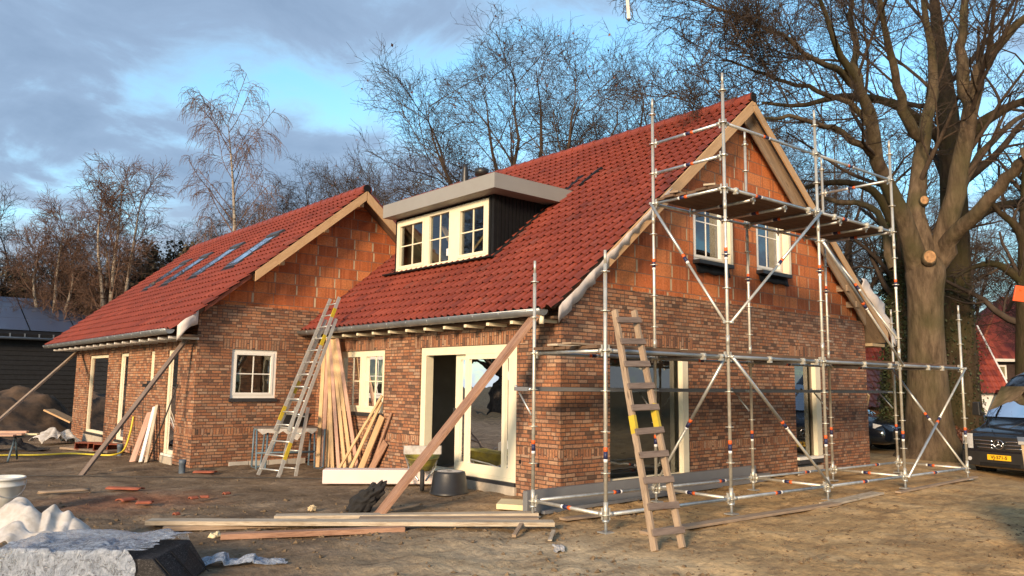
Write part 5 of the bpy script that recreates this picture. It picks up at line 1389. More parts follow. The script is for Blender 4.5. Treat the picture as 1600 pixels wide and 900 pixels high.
# black coat lying at the foot of the long plank
def lump(name, c, dims, rot, m, label, cat, seed, amp=.25, fr=2.5, n=28):
    rows = []
    for i in range(n + 1):
        th = math.pi * i / n; row = []
        for j in range(2 * n):
            ph = math.pi * j / n; d = Vector((math.sin(th) * math.cos(ph), math.sin(th) * math.sin(ph), math.cos(th)))
            k = 1 + amp * (noise.noise(d * fr + Vector((seed, 0, 0))) - .3 * abs(noise.noise(d * fr * 2.4 + Vector((0, seed, 0)))))
            p = Vector((d.x * dims[0], d.y * dims[1], d.z * dims[2])) * k
            p.rotate(Matrix.Rotation(rot[1], 3, 'Y')); p.rotate(Matrix.Rotation(rot[0], 3, 'Z'))
            q = Vector(c) + p; q.z = max(q.z, .0); row.append(tuple(q))
        rows.append(row)
    mb = MB(); mb.grid(rows, m, closed=True); return tag(mb.build(name, loc=c), label, cat)
lump('black_coat', (-2.74, 1.06, .16), (.30, .15, .13), (-.75, -.75), blackcloth, 'black coat crumpled against the foot of the long propped plank', 'coat', 3, amp=.5, fr=2.6, n=40)
lump('sandstone_lump', (-3.27, 1.60, .03), (.07, .05, .045), (.3, 0), stone, 'small yellowish broken lump of stone lying alone mid yard', 'stone', 5, .4)
# broken roof tiles and brick dust
TG = 'broken pieces of roof tile on the ground'
r9 = random.Random(5)
def shard(x, y, a, b, rz, m, label):
    mb = MB(); n_ = 7; c, s_ = math.cos(rz), math.sin(rz); rows = []
    for i in range(n_):
        row = []
        for j in range(5):
            u = (i / (n_ - 1) - .5) * a * (1 - .12 * r9.random()); v = (j / 4 - .5) * b
            z = .02 + .025 * math.sin(j / 4 * math.pi) + .004 * r9.random()
            row.append((x + u * c - v * s_, y + u * s_ + v * c, z))
        rows.append(row)
    mb.grid(rows, m); o = mb.build('tile_shard', loc=(x, y, 0)); sm = o.modifiers.new('s', 'SOLIDIFY'); sm.thickness = .016; tag(o, label, 'tile shard', TG)
shard(-4.72, 5.25, .62, .16, -.85, terracotta, 'long flat red board-like tile strip left of the yard, largest of the broken pieces')
shard(-5.55, 5.42, .75, .07, -.1, oldwood, 'thin brown strip lying left of the long red tile strip')
shard(-5.05, 3.95, .26, .16, .4, terracotta, 'bright red tile shard in front of the long red strip')
shard(-4.92, 3.50, .22, .15, -.5, terracotta, 'curled red tile shard nearest the white bag')
shard(-4.22, 3.54, .14, .08, .2, terracotta, 'dark red tile chip, left of the pair in mid yard')
shard(-4.05, 3.55, .14, .07, -.4, terracotta, 'red tile chip, right of the pair in mid yard')
shard(-3.65, 3.72, .12, .06, .3, terracotta, 'lone red chip farther right behind the pair')
shard(-4.90, 2.22, .08, .05, .3, terracotta, 'smallest red chip near the left end of the planks')
shard(-2.85, 6.85, .42, .16, -.7, terracotta, 'reddish flat shard lying before the wing gable wall')

# ------------------------------------------------------------------ bucket
bk_ = thing('plastic_bucket', 'large white plastic bucket cut by the left edge of the picture', 'bucket', (-6.62, 3.88, 0))
mb = MB(); c = (-6.62, 3.88, -.01)
mb.lathe([(.001, .02), (.20, 0), (.208, .02), (.235, .36), (.250, .365), (.252, .385), (.238, .39), (.242, .45), (.258, .452), (.262, .475), (.245, .485), (.236, .47), (.215, .05), (.001, .04)], c, bucketm, 48); mb.build('bucket_body', bk_)
mb = MB(); mb.tube([(c[0] + .26 * math.cos(a), c[1] + .26 * math.sin(a), .42 - .20 * math.sin((a - 3.6) / 2.6 * math.pi)) for a in np.linspace(3.6, 6.2, 15)], .005, galv, 6); mb.build('handle', bk_)

# ------------------------------------------------------------------ sawhorse with boards at the left edge
sh = thing('sawhorse', 'dark folding sawhorse under boards at the left edge', 'sawhorse', (-5.3, 11.9, 0))
for dx, dy in ((-.16, -.1), (.12, .12)):
    mb = MB(); mb.tube([(-5.25, 11.7, .52), (-5.25 + dx, 11.7 + dy * 3, 0)], .022, bluesteel, 8); mb.build('leg', sh)
    mb = MB(); mb.tube([(-5.95, 12.4, .52), (-5.95 + dx, 12.4 + dy * 3, 0)], .022, bluesteel, 8); mb.build('leg', sh)
mb = MB(); mb.beam((-6.1, 12.5, .52), (-5.1, 11.6, .52), .08, .05, bluesteel); mb.build('cross_bar', sh)
SG = 'boards lying on the sawhorse'
for a, b, w, t_, z, m_, lb in (((-7.2, 12.9), (-5.02, 11.75), .16, .06, .60, pinkwood, 'top board on the sawhorse, farthest back'), ((-7.0, 12.5), (-5.15, 11.45), .20, .04, .575, pinkwood, 'broad pinkish board at the front of the sawhorse'),
                         ((-7.1, 12.75), (-4.85, 11.5), .18, .035, .565, foamy, 'pale board with the longest end sticking out beyond the sawhorse'), ((-6.9, 12.15), (-5.35, 11.2), .16, .035, .57, pinkwood, 'pink board lying lowest at the left on the sawhorse')):
    plank('board', (a[0], a[1], z), (b[0], b[1], z), w, t_, m_, lb, 'board', SG)

# hollow bricks on a low pile by the wing wall
for k, (x, y, rz) in enumerate(((-3.30, 13.6, -.5), (-3.05, 12.95, -.35))):
    t_ = thing('hollow_brick', ['hollow terracotta block with open cells left of the pair below the wing wall', 'terracotta block lying right of its neighbour below the wing wall'][k], 'hollow block', (0, 0, 0), 'hollow blocks below the wing wall')
    mb = MB(); W_, D_, H_ = .62, .38, .17
    for z0_, z1_ in ((0, .02), (H_ - .02, H_)): mb.box(-W_ / 2, W_ / 2, -D_ / 2, D_ / 2, z0_, z1_, terracotta)
    for xx in (-W_ / 2, -.01, W_ / 2 - .02): mb.box(xx, xx + .02, -D_ / 2, D_ / 2, .02, H_ - .02, terracotta)
    mb.box(-W_ / 2 + .02, W_ / 2 - .02, .1, .12, .02, H_ - .02, terracotta)
    mb.build('shell', t_); t_.location = (x, y, .03); t_.rotation_euler = (0, .03, rz)
mb = MB(); mb.beam((-3.6, 14.4, .03), (-2.95, 12.5, .03), .5, .05, oldwood); tag(mb.build('pallet_board', loc=(-3.3, 13.4, 0)), 'low wooden boarding under the hollow blocks by the wing wall', 'boards')
# pipe stubs
for x, y, m_, lb in ((-3.12, 7.33, leadpipe, 'short blue grey drain pipe stub at the wing corner'), (-3.03, 11.95, leadpipe, 'short grey drain pipe stub at the wing wall below the yellow hose')):
    mb = MB(); mb.lathe([(.062, -.05), (.062, .16), (.07, .165), (.07, .25), (.058, .25), (.055, .1), (.001, .1)], (x, y, 0), m_, 20); tag(mb.build('drain_pipe', loc=(x, y, 0)), lb, 'pipe')
# yellow hose
def spline(P, n=8):
    out = []; P = [Vector(p) for p in P]; Q = [P[0]] + P + [P[-1]]
    for i in range(1, len(Q) - 2):
        for k in range(n):
            t = k / n; a, b, c, d = Q[i - 1], Q[i], Q[i + 1], Q[i + 2]
            out.append(.5 * ((2 * b) + (c - a) * t + (2 * a - 5 * b + 4 * c - d) * t * t + (3 * b - a - 3 * c + d) * t ** 3))
    out.append(P[-1]); return out
mb = MB(); mb.tube(spline([(-7.5, 13.7, .03), (-5.4, 12.9, .03), (-4.6, 12.5, .03), (-4.0, 12.4, .04), (-3.62, 11.95, .03), (-3.3, 11.6, .03), (-3.02, 11.7, .12), (-2.86, 11.85, .5), (-2.78, 11.95, .9)]), .021, hosey, 8)
tag(mb.build('garden_hose', loc=(-4, 12.3, 0)), 'yellow hose running along the ground and up the wing wall', 'hose')
mb = MB(); mb.tube(spline([(-2.76, 11.1, 1.75), (-2.80, 11.2, 1.4), (-2.85, 10.95, .5), (-2.95, 10.9, .03)]), .008, cable, 6); tag(mb.build('cable', loc=(-2.8, 11, 0)), 'thin dark cable hanging down the wing wall from the small window', 'cable')
mb = MB(); mb.tube(spline([(-7.5, 9.6, .01), (-5.2, 8.0, .015), (-3.9, 6.9, .012), (-2.2, 5.5, .012), (-1.2, 4.6, .012), (-.9, 4.4, .02)]), .010, cable, 6); tag(mb.build('cable', loc=(-4, 6, 0)), 'long dark cable lying across the yard towards the leaning timber', 'cable')
mb = MB(); P = [(-2.83, 10.85, 1.74), (-2.95, 11.0, 1.74)]; mb.box(-2.90, -2.755, 10.70, 11.02, 1.62, 1.70, blackp); tag(mb.build('black_tool', loc=(-2.8, 10.8, 1.6)), 'small black tool hanging under the narrow window of the wing', 'tool')

# ------------------------------------------------------------------ heap of soil
def heap():
    n = 90; rows = []
    for i in range(n):
        row = []
        for j in range(n):
            x = -11 + 10.2 * i / (n - 1); y = 17.5 + 9.0 * j / (n - 1)
            h = 1.38 * math.exp(-(((x + 5.2) / 2.3) ** 2 + ((y - 21.8) / 2.3) ** 2) ** 1.25) + .95 * math.exp(-(((x + 2.9) / 1.0) ** 2 + ((y - 21.9) / 1.3) ** 2)) + 1.2 * math.exp(-(((x + 8.3) / 2.2) ** 2 + ((y - 22.5) / 2) ** 2))
            q = Vector((x, y, 0)); z = h * (1 + .22 * noise.noise(q * 1.1)) + (.10 * noise.noise(q * 2.7) + .05 * noise.noise(q * 7)) * min(1, h * 2)
            row.append((x, y, z - .10))
        rows.append(row)
    mb = MB(); mb.grid(rows, soil); tag(mb.build('soil_heap', loc=(-5, 21.5, 0)), 'dark heap of dug soil in front of the black barn', 'heap')
heap()
mb = MB(); mb.beam((-3.0, 20.3, .80), (-2.35, 19.7, .42), .55, .05, barge); tag(mb.build('wooden_board', loc=(-2.7, 20, 0)), 'tan board sticking out of the soil heap beside the wing corner', 'board')

# ------------------------------------------------------------------ things at the right edge
bn = thing('plywood_bin', 'pale plywood bin with grey top rail at the right edge', 'bin', (1.9, -6.3, 0))
a0 = Vector((1.30, -5.78, 0)); dr = Vector((.29, -.957, 0)); db = Vector((.957, .29, 0))
def q_(a, b, z): return a0 + dr * a + db * b + Vector((0, 0, z))
mb = MB(); mb.hexa([q_(.10, .12, 0), q_(1.3, .12, 0), q_(1.3, .8, 0), q_(.10, .8, 0), q_(.0, 0, 1.2), q_(1.4, 0, 1.2), q_(1.4, .95, 1.2), q_(.0, .95, 1.2)], ply); mb.build('body', bn)
mb = MB(); mb.hexa([q_(-.025, -.025, 1.202), q_(1.42, -.025, 1.202), q_(1.42, .97, 1.202), q_(-.025, .97, 1.202), q_(-.025, -.025, 1.235), q_(1.42, -.025, 1.235), q_(1.42, .97, 1.235), q_(-.025, .97, 1.235)], fascia_m); mb.build('top_rail', bn)
op = thing('orange_signboard', 'bright orange plate on a post cut by the right edge high above the van', 'signboard', (5.35, -5.05, 0))
o0 = Vector((5.05, -4.72, 3.22)); dr = Vector((.75, -.66, 0)); db = Vector((.66, .75, 0))
mb = MB(); mb.hexa([o0 + dr * a + Vector((0, 0, z)) + db * b for b in (0, .03) for a, z in ((-.005, -.07), (.62, -.14), (.66, .10), (.055, .17))], orangep); mb.build('plate', op, bevel=.006)
mb = MB(); mb.tube([o0 + dr * .12 + Vector((0, 0, .10)) - db * .0, o0 + dr * .12 + Vector((0, 0, .10)) - db * .015], .018, orangep, 10); mb.build('rivet', op)
mb = MB(); mb.tube([(5.35, -5.05, 0), (5.35, -5.05, 3.4)], .03, galv, 10); mb.build('post', op)
# sling hanging from a crane above the picture
st = thing('lifting_sling', 'pale lifting sling with a looped end hanging down from above the roof', 'sling', (-1.25, -2.43, 12))
b0 = Vector((-1.22, -2.43, 6.42))
mb = MB(); mb.beam((-1.75, -2.2, 14), b0 + Vector((-.035, 0, .35)), .05, .018, oldwood, up=(-1, -1, 0)); mb.beam(b0 + Vector((-.035, 0, .35)), b0 + Vector((0, 0, .02)), .04, .016, membrane, up=(-1, -1, 0)); mb.build('strap', st)
mb = MB(); loop = [(-.05, .30), (.0, .22), (.045, .12), (.045, .05), (.01, .0), (-.02, .01), (-.045, .05), (-.035, .11)]
mb.tube(spline([b0 + dr * a + Vector((0, 0, z)) for a, z in loop], 4), .006, blackp, 6); mb.tube([b0 + Vector((0, 0, -.012)), b0 + Vector((0, 0, .02))], .016, blackp, 8); mb.build('loop', st)

# ------------------------------------------------------------------ trees
class Tree:
    """branches as arrays of polylines; everything is real tapered tube geometry"""
    def __init__(s, seed): s.r = np.random.default_rng(seed); s.lv = []
    def start(s, limbs, K=10):
        P = []; Rd = []
        for L_ in limbs:
            a = np.array(L_, float); n = len(a)
            # catmull-rom resample to K points
            t = np.linspace(0, n - 1, K); i = np.clip(t.astype(int), 0, n - 2); f = (t - i)[:, None]
            p0 = a[np.maximum(i - 1, 0)]; p1 = a[i]; p2 = a[i + 1]; p3 = a[np.minimum(i + 2, n - 1)]
            c = .5 * (2 * p1 + (p2 - p0) * f + (2 * p0 - 5 * p1 + 4 * p2 - p3) * f ** 2 + (3 * p1 - p0 - 3 * p2 + p3) * f ** 3)
            P.append(c[:, :3]); Rd.append(np.maximum(c[:, 3], .004))
        s.lv.append((np.array(P), np.array(Rd))); return s
    def grow(s, per, t0=.3, t1=1.0, lr=(.35, .6), ang=(35, 65), K=5, wander=.12, up=.15, rr=.55, src=-1, droop=0, minr=.006, lmax=None, lmin=.0, pull=None):
        P, Rd = s.lv[src] if isinstance(src, int) else src
        r = s.r; n = len(P); Kp = P.shape[1]
        N = n * per
        idx = np.repeat(np.arange(n), per)
        t = t0 + (t1 - t0) * (np.tile(np.arange(per), n) + r.random(N)) / per
        x = np.clip(t, 0, .999) * (Kp - 1); i = x.astype(int); f = (x - i)[:, None]
        p = P[idx, i] * (1 - f) + P[idx, i + 1] * f
        d = P[idx, i + 1] - P[idx, i]; d /= np.linalg.norm(d, axis=1, keepdims=True) + 1e-9
        pr_ = Rd[idx, i] * (1 - f[:, 0]) + Rd[idx, i + 1] * f[:, 0]
        Lp = np.linalg.norm(np.diff(P, axis=1), axis=2).sum(1)[idx]
        L_ = Lp * r.uniform(*lr, N) * (1.15 - .55 * t)
        if lmax: L_ = np.minimum(L_, lmax * r.uniform(.6, 1, N))
        L_ = np.maximum(L_, lmin)
        a = np.radians(r.uniform(*ang, N)); q = r.normal(size=(N, 3)); q -= d * (q * d).sum(1, keepdims=True); q /= np.linalg.norm(q, axis=1, keepdims=True)
        v = d * np.cos(a)[:, None] + q * np.sin(a)[:, None]
        v[:, 2] += up * .6; v /= np.linalg.norm(v, axis=1, keepdims=True)
        out = [p]; st = L_ / (K - 1)
        for k in range(K - 1):
            v = v + r.normal(0, wander, (N, 3)); v[:, 2] += up * .35 - droop * (k + 1) * .35
            if pull is not None: v += pull * .1
            v /= np.linalg.norm(v, axis=1, keepdims=True)
            out.append(out[-1] + v * st[:, None])
        r0 = np.maximum(pr_ * rr * r.uniform(.75, 1.05, N), minr)
        tp = np.linspace(1, .35, K)
        Rn = np.maximum(r0[:, None] * tp[None], minr * .75)
        s.lv.append((np.stack(out, 1), Rn)); return s
    def mesh(s, levels, sides, name, m, parent, loc=(0, 0, 0)):
        Vs = []; Fs = []; base = 0
        for li, n in zip(levels, sides):
            P, Rd = s.lv[li]; N, K, _ = P.shape
            d = np.gradient(P, axis=1); d /= np.linalg.norm(d, axis=2, keepdims=True) + 1e-9
            ref = np.zeros_like(d); ref[..., 0] = 1; m0 = np.abs(d[..., 0]) > .8; ref[m0] = (0, 1, 0)
            ref = np.broadcast_to(ref[:, :1], d.shape) * 1.0
            a = np.cross(d, ref); a /= np.linalg.norm(a, axis=2, keepdims=True) + 1e-9; b = np.cross(d, a)
            th = np.arange(n) * 2 * np.pi / n
            wob = 1.0
            V = P[:, :, None] + (a[:, :, None] * np.cos(th)[None, None, :, None] + b[:, :, None] * np.sin(th)[None, None, :, None]) * (Rd[:, :, None, None] * wob)
            V = V.reshape(-1, 3)
            bi = (np.arange(N) * K * n)[:, None, None] + (np.arange(K - 1) * n)[None, :, None] + np.arange(n)[None, None]
            b2 = (np.arange(N) * K * n)[:, None, None] + (np.arange(K - 1) * n)[None, :, None] + ((np.arange(n) + 1) % n)[None, None]
            F = np.stack([bi, b2, b2 + n, bi + n], -1).reshape(-1, 4) + base
            Vs.append(V); Fs.append(F); base += len(V)
        V = np.concatenate(Vs) - np.array(loc)
        return raw_mesh(name, V, np.concatenate(Fs), m, True, parent)

def leaves(name, pts, size, m, parent, seed, loc=(0, 0, 0), up=.0):
    r = np.random.default_rng(seed); n = len(pts)
    a = r.normal(size=(n, 3)); a /= np.linalg.norm(a, axis=1, keepdims=True); b = r.normal(size=(n, 3)); b -= a * (a * b).sum(1, keepdims=True); b /= np.linalg.norm(b, axis=1, keepdims=True)
    s_ = size * r.uniform(.5, 1.3, (n, 1))
    V = np.stack([pts + a * s_, pts + b * s_ * .55, pts - a * s_ * .8, pts - b * s_ * .55], 1).reshape(-1, 3) - np.array(loc)
    F = np.arange(4 * n).reshape(n, 4)
    return raw_mesh(name, V, F, m, False, parent)

def add_parts(root, T, tl, ts, cl, cs, tm, cm, loc, cname='crown'):
    T.mesh(tl, ts, 'trunk', tm, root, loc); T.mesh(cl, cs, cname, cm, root, loc)

# --- the big beech at the right, limbs measured
bl = (14.0, 0.0, 0)
be = thing('beech_tree', 'huge bare beech with forked grey brown trunk and two sawn limbs right of the scaffold', 'tree', bl)
T = Tree(5)
trunk = [(14.05, .03, -.4, 1.3)] + [(x, y, z, r * .88) for x, y, z, r in LIMB_T[:-1]] + [(13.43, -.28, 4.95, .50), (13.40, -.3, 5.3, .36), (13.38, -.3, 5.5, .08)]
for l_ in (LIMB_LL, LIMB_LM, LIMB_RR):
    l_.insert(0, (13.5, -.22, 4.1, l_[0][3] * .9))
for l_ in (LIMB_LL, LIMB_LM, LIMB_LM2, LIMB_RR, LIMB_RR2, LIMB_RL, LIMB_B1, LIMB_B2, LIMB_B3, LIMB_B4):
    for i_, q in enumerate(l_): l_[i_] = (q[0], q[1], q[2], q[3] * (.80 if i_ > 1 else .9))
LIMB_RL.insert(0, (13.55, -.35, 4.7, .24))
T.start([LIMB_LL, LIMB_LM, LIMB_LM2, LIMB_RR, LIMB_RR2, LIMB_RL, LIMB_RL2, LIMB_B1, LIMB_B2, LIMB_B3, LIMB_B4, LIMB_B5], 16)
T.lv[0][0][:, 1:-1] += T.r.normal(0, .035, T.lv[0][0][:, 1:-1].shape)
T0_ = Tree(6).start([trunk], 16)
lsel = [0, 1, 2, 3, 4, 7, 8, 9, 10]
src = (T.lv[0][0][lsel], T.lv[0][1][lsel])
T.grow(11, .30, 1, (.30, .62), (25, 52), 8, .09, .14, .36, src=src, minr=.014, lmax=4.4, lmin=1.4)
T.grow(8, .2, 1, (.35, .65), (30, 60), 6, .16, .08, .55, minr=.009, lmin=.7)
T.grow(6, .2, 1, (.35, .65), (30, 60), 5, .20, .06, .55, minr=.0065, lmin=.42)
T.grow(5, .15, 1, (.4, .7), (25, 60), 4, .25, .04, .6, minr=.005, lmin=.25)
T0_.mesh([0], [24], 'trunk', beechbark, be, bl)
for k, c in enumerate(be.children): pass
T.mesh([0], [12], 'limb', beechbark, be, bl)
T.mesh([1, 2], [7, 5], 'branches', oakbark, be, bl)
T.mesh([3, 4], [3, 3], 'crown', twigm, be, bl)
# sawn faces on the trunk
def sawn(p, nrm, r, parent):
    mb = MB(); p = Vector(p); nrm = Vector(nrm).normalized(); a = nrm.cross(Vector((0, 0, 1))).normalized(); b = a.cross(nrm)
    rows = [[tuple(p + nrm * h + (a * math.cos(t) + b * math.sin(t) * 1.15) * rr_) for t in np.linspace(0, 2 * math.pi, 19)[:-1]] for rr_, h in ((r * 1.35, -.12), (r * 1.2, .0), (r * 1.05, .035), (r * .98, .03))]
    mb.grid(rows, beechbark, closed=True); mb.face(rows[-1], cutwood); mb.build('sawn_limb', parent)
tc_ = Vector((-.78, -.62, .05))
def on_trunk(px, r_, zz): pass
sawn((12.88, -.62, 5.22), (-.84, -.54, .1), .145, be)
sawn((13.35, -.38, 6.85), (-.84, -.54, .1), .10, be)
sawn((12.22, -3.22, 7.30), (-.3, -.9, .3), .15, be)

# --- trunk behind the beech with ivy
b2 = thing('mossy_tree', 'tall dark mossy tree with straight trunk behind the right side of the beech', 'tree', (20.2, 1.3, 0))
T = Tree(15)
T.start([[(20.3, 1.3, -.4, .95)] + LIMB_T2, LIMB_T2a, LIMB_T2b, LIMB_T2c], 14)
T.grow(9, .4, 1, (.25, .45), (35, 70), 8, .14, .1, .4, minr=.02, lmax=5, lmin=1.5)
T.grow(6, .25, 1, (.35, .6), (35, 65), 6, .18, .06, .5, minr=.011, lmin=.7)
T.grow(5, .2, 1, (.35, .6), (30, 60), 5, .2, .05, .55, minr=.008, lmin=.4)
T.grow(3, .2, 1, (.4, .6), (30, 60), 4, .2, .05, .55, minr=.006, lmin=.25)
T.mesh([0], [16], 'trunk', darkbark, b2, (20.2, 1.3, 0)); T.mesh([1, 2, 3, 4], [6, 4, 3, 3], 'crown', twigm, b2, (20.2, 1.3, 0))
r = np.random.default_rng(4)
def ivy_on(limb, n, spread, parent, seed, loc, zmin=0, zmax=99):
    r = np.random.default_rng(seed); a = np.array(limb, float)
    t = r.random(n) * (len(a) - 1.001); i = t.astype(int); f = (t - i)[:, None]; c = a[i] * (1 - f) + a[i + 1] * f
    th = r.random(n) * 2 * np.pi; rad = c[:, 3] * r.uniform(.95, 1.15, n) + np.abs(r.normal(0, spread, n)) * (.4 + smooth_noise(c[:, 2] * 1.0, th * 2, 1.3, seed) * 2.2).clip(0, 2)
    P = c[:, :3] + np.stack([np.cos(th) * rad, np.sin(th) * rad, r.normal(0, .05, n)], -1)
    k = (P[:, 2] > zmin) & (P[:, 2] < zmax)
    leaves('ivy', P[k], .05, ivym, parent, seed, loc)
ivy_on([(20.3, 1.3, 0, .8)] + LIMB_T2[:5], 2600, .10, b2, 41, (20.2, 1.3, 0), 0, 5.5)
b3 = thing('ivy_tree', 'ivy covered trunk just left of and behind the big beech', 'tree', (16.3, 1.9, 0))
T = Tree(25); T.start([[(16.4, 1.95, -.3, .5)] + LIMB_IV, [(15.71, 1.44, 6.81, .16), (14.9, 1.6, 7.7, .12), (13.8, 2.1, 7.9, .09), (12.6, 2.7, 7.6, .06), (12.0, 3.0, 7.0, .03)]], 12)
T.grow(8, .55, 1, (.25, .4), (35, 70), 7, .16, .1, .4, minr=.015, lmax=3, lmin=.8); T.grow(5, .2, 1, (.4, .6), (30, 60), 5, .2, .0, .5, minr=.008, lmin=.4); T.grow(4, .2, 1, (.4, .6), (30, 60), 4, .2, 0, .5, minr=.006, lmin=.2)
T.mesh([0], [14], 'trunk', darkbark, b3, (16.3, 1.9, 0)); T.mesh([1, 2, 3], [6, 4, 3], 'crown', twigm, b3, (16.3, 1.9, 0))
ivy_on([(16.3, 1.9, 0, .45)] + LIMB_IV[:5], 12000, .16, b3, 42, (16.3, 1.9, 0), .9)
b4 = thing('slim_tree', 'dark trunk at the extreme right edge with branches reaching left over the roofs', 'tree', (19.4, -.8, 0))
T = Tree(35); T.start([[(19.4, -.8, -.3, .42)] + LIMB_FR[:3] + [(18.9, -1.3, 8, .18), (18.8, -1.6, 11, .1), (18.6, -1.9, 13.5, .03)], LIMB_FR[2:], [(18.95, -1.1, 5.0, .16), (18.2, -.6, 5.6, .11), (17.4, -.2, 5.5, .07), (16.6, .1, 5.1, .03)]], 12)
T.grow(8, .3, 1, (.25, .5), (35, 75), 7, .22, .02, .45, minr=.014, lmax=3, lmin=.9); T.grow(5, .2, 1, (.4, .6), (30, 70), 5, .25, .0, .5, minr=.008, lmin=.4); T.grow(4, .2, 1, (.4, .6), (30, 60), 4, .2, 0, .5, minr=.006, lmin=.2)
T.mesh([0], [10], 'trunk', darkbark, b4, (19.4, -.8, 0)); T.mesh([1, 2, 3], [5, 4, 3], 'crown', twigm, b4, (19.4, -.8, 0))

# --- generic broad crowned bare trees
def broad(name, loc, H, W, seed, label, cat='tree', fork=.28, stems=5, bark=oakbark, tw=twigm, dens=1.0, group=None, minr=1.0, r0=.35, leafy=0, spread=None, flat=0):
    root = thing(name, label, cat, loc, group)
    r = np.random.default_rng(seed); zf_ = H * fork
    limbs = [[(0, 0, -.3, r0 * 1.35), (r.normal(0, .05), 0, zf_ * .3, r0 * 1.0), (r.normal(0, .12), r.normal(0, .12), zf_ * .7, r0 * .9), (0, 0, zf_, r0 * .92), (r.normal(0, .3), r.normal(0, .3), zf_ + (H - zf_) * .35, r0 * .42), (r.normal(0, .5), r.normal(0, .5), zf_ + (H - zf_) * .68, r0 * .18), (r.normal(0, .7), r.normal(0, .7), H * .97, r0 * .04)]]
    for k in range(stems):
        a = 2.399963 * k + r.uniform(-.3, .3); ph = math.radians(12 + 66 * ((k + .5) / stems) ** .85)
        e = W / 2 * math.cos(ph) * r.uniform(.86, 1.0); hh = zf_ + (H - zf_) * (.12 + .86 * math.sin(ph)) * r.uniform(.92, 1.0)
        z0 = zf_ * r.uniform(.75, 1.15) + (H - zf_) * .12 * (k / stems); x, y = math.cos(a), math.sin(a)
        rr_ = r0 * r.uniform(.40, .58)
        limbs.append([(0, 0, z0 * .92, rr_), (x * e * .28, y * e * .28, z0 + (hh - z0) * .16, rr_ * .85), (x * e * .56 + r.normal(0, .25), y * e * .56 + r.normal(0, .25), z0 + (hh - z0) * .42, rr_ * .6), (x * e * .82, y * e * .82, z0 + (hh - z0) * .72, rr_ * .33), (x * e, y * e, hh, rr_ * .08)])
    T = Tree(seed + 100); T.start(limbs, 12)
    T.lv[0][0][:, 2:] += T.r.normal(0, .07, T.lv[0][0][:, 2:].shape)
    q = minr
    T.grow(int(9 * dens), .30, 1, (.26, .46), (30, 62), 7, .12, .02, .5, minr=.02 * q, lmax=W * .28, lmin=W * .12)
    T.grow(7, .2, 1, (.35, .6), (30, 60), 6, .16, .03, .5, minr=.012 * q, lmin=W * .07)
    T.grow(6, .2, 1, (.35, .6), (30, 60), 5, .18, .03, .55, minr=.008 * q, lmin=W * .048)
    T.grow(4, .2, 1, (.4, .7), (25, 60), 4, .22, .05, .55, minr=.006 * q, lmin=W * .032)
    T.mesh([0], [10], 'trunk', bark, root); T.mesh([1, 2, 3, 4], [6, 4, 3, 3], 'crown', tw, root)
    if leafy:
        P = T.lv[-1][0].reshape(-1, 3); P = P[T.r.random(len(P)) < leafy]; leaves('leaves', P, .07, redleaf, root, seed)
    return root
BT = 'bare trees behind the house'
oak = broad('oak_tree', (14.0, 16.2, 0), 16.0, 18.5, 3, 'big spreading bare oak rising above the roof right of the dormer', fork=.24, stems=15, r0=.40, group=BT, leafy=.006, dens=1.1)
o2 = broad('oak_tree', (22.3, 16.5, 0), 17.8, 14.0, 8, 'bare oak between the big oak and the gable peak', fork=.26, stems=13, r0=.38, group=BT, dens=1.0)
def dup(o, loc, rz, s, label, group=BT):
    c = copy_tree(o); c.location = loc; c.rotation_euler = (0, 0, rz); c.scale = s; c['label'] = label
    if group: c['group'] = group
    return c
dup(o2, (27.5, 15.0, 0), 2.0, (1.0, 1.0, .93), 'bare tree whose crown shows just left of the gable peak')
dup(oak, (12.5, 27.5, 0), 1.1, (.72, .72, .78), 'lower bare tree between the birch and the big oak, right one')
dup(o2, (10.6, 30.0, 0), 3.0, (.8, .8, .70), 'lower bare tree right behind the wing ridge, left of the gap')
dup(oak, (16.5, 27.0, 0), 4.3, (.75, .75, .68), 'low bare tree showing behind the dormer roof')
dup(o2, (8.2, 32.5, 0), 5.2, (.85, .85, .58), 'low bare tree right of the birch behind the wing ridge')
dup(oak, (34, 12.5, 0), 2.6, (1.0, 1.0, 1.0), 'bare tree far behind the gable and the scaffold top')
lo = broad('oak_tree', (-2.0, 37.5, 0), 9.6, 10.5, 17, 'low wide bare oak above the barn at the far left', fork=.25, stems=10, r0=.30, group=BT, dens=1.2)
dup(lo, (2.6, 38.5, 0), 2.2, (1.0, 1.0, .95), 'wide bare tree tangled behind the white stemmed birches')
dup(lo, (-9.5, 40, 0), 4.0, (1.1, 1.1, .75), 'low bare tree at the extreme left edge over the solar roof')
dup(lo, (6.0, 36.5, 0), 1.0, (.9, .9, .88), 'bare bush of branches behind the wing roof left of the tall birch')
# trees beyond the right edge and far right
dup(o2, (45, 2.0, 0), 1.0, (1.1, 1.1, .9), 'distant bare tree behind the far right roofs')
dup(oak, (52, 13, 0), 3.0, (1.0, 1.0, .9), 'distant bare tree between ivy trunk and gable')
# the trees that stand behind the photographer and show in the window panes
dup(oak, (-24, 30, 0), 0.4, (1.1, 1.1, .8), 'bare tree across the road facing the house front', 'bare trees facing the house')
dup(lo, (-16, 36, 0), 3.4, (1.2, 1.2, 1.0), 'low bare tree facing the wing windows', 'bare trees facing the house')
dup(o2, (5, -38, 0), 2.4, (1.2, 1.2, .8), 'bare tree standing opposite the gable', 'bare trees facing the house')
dup(oak, (18, -36, 0), 1.4, (1.1, 1.1, .9), 'wide bare tree standing opposite the gable farther right', 'bare trees facing the house')

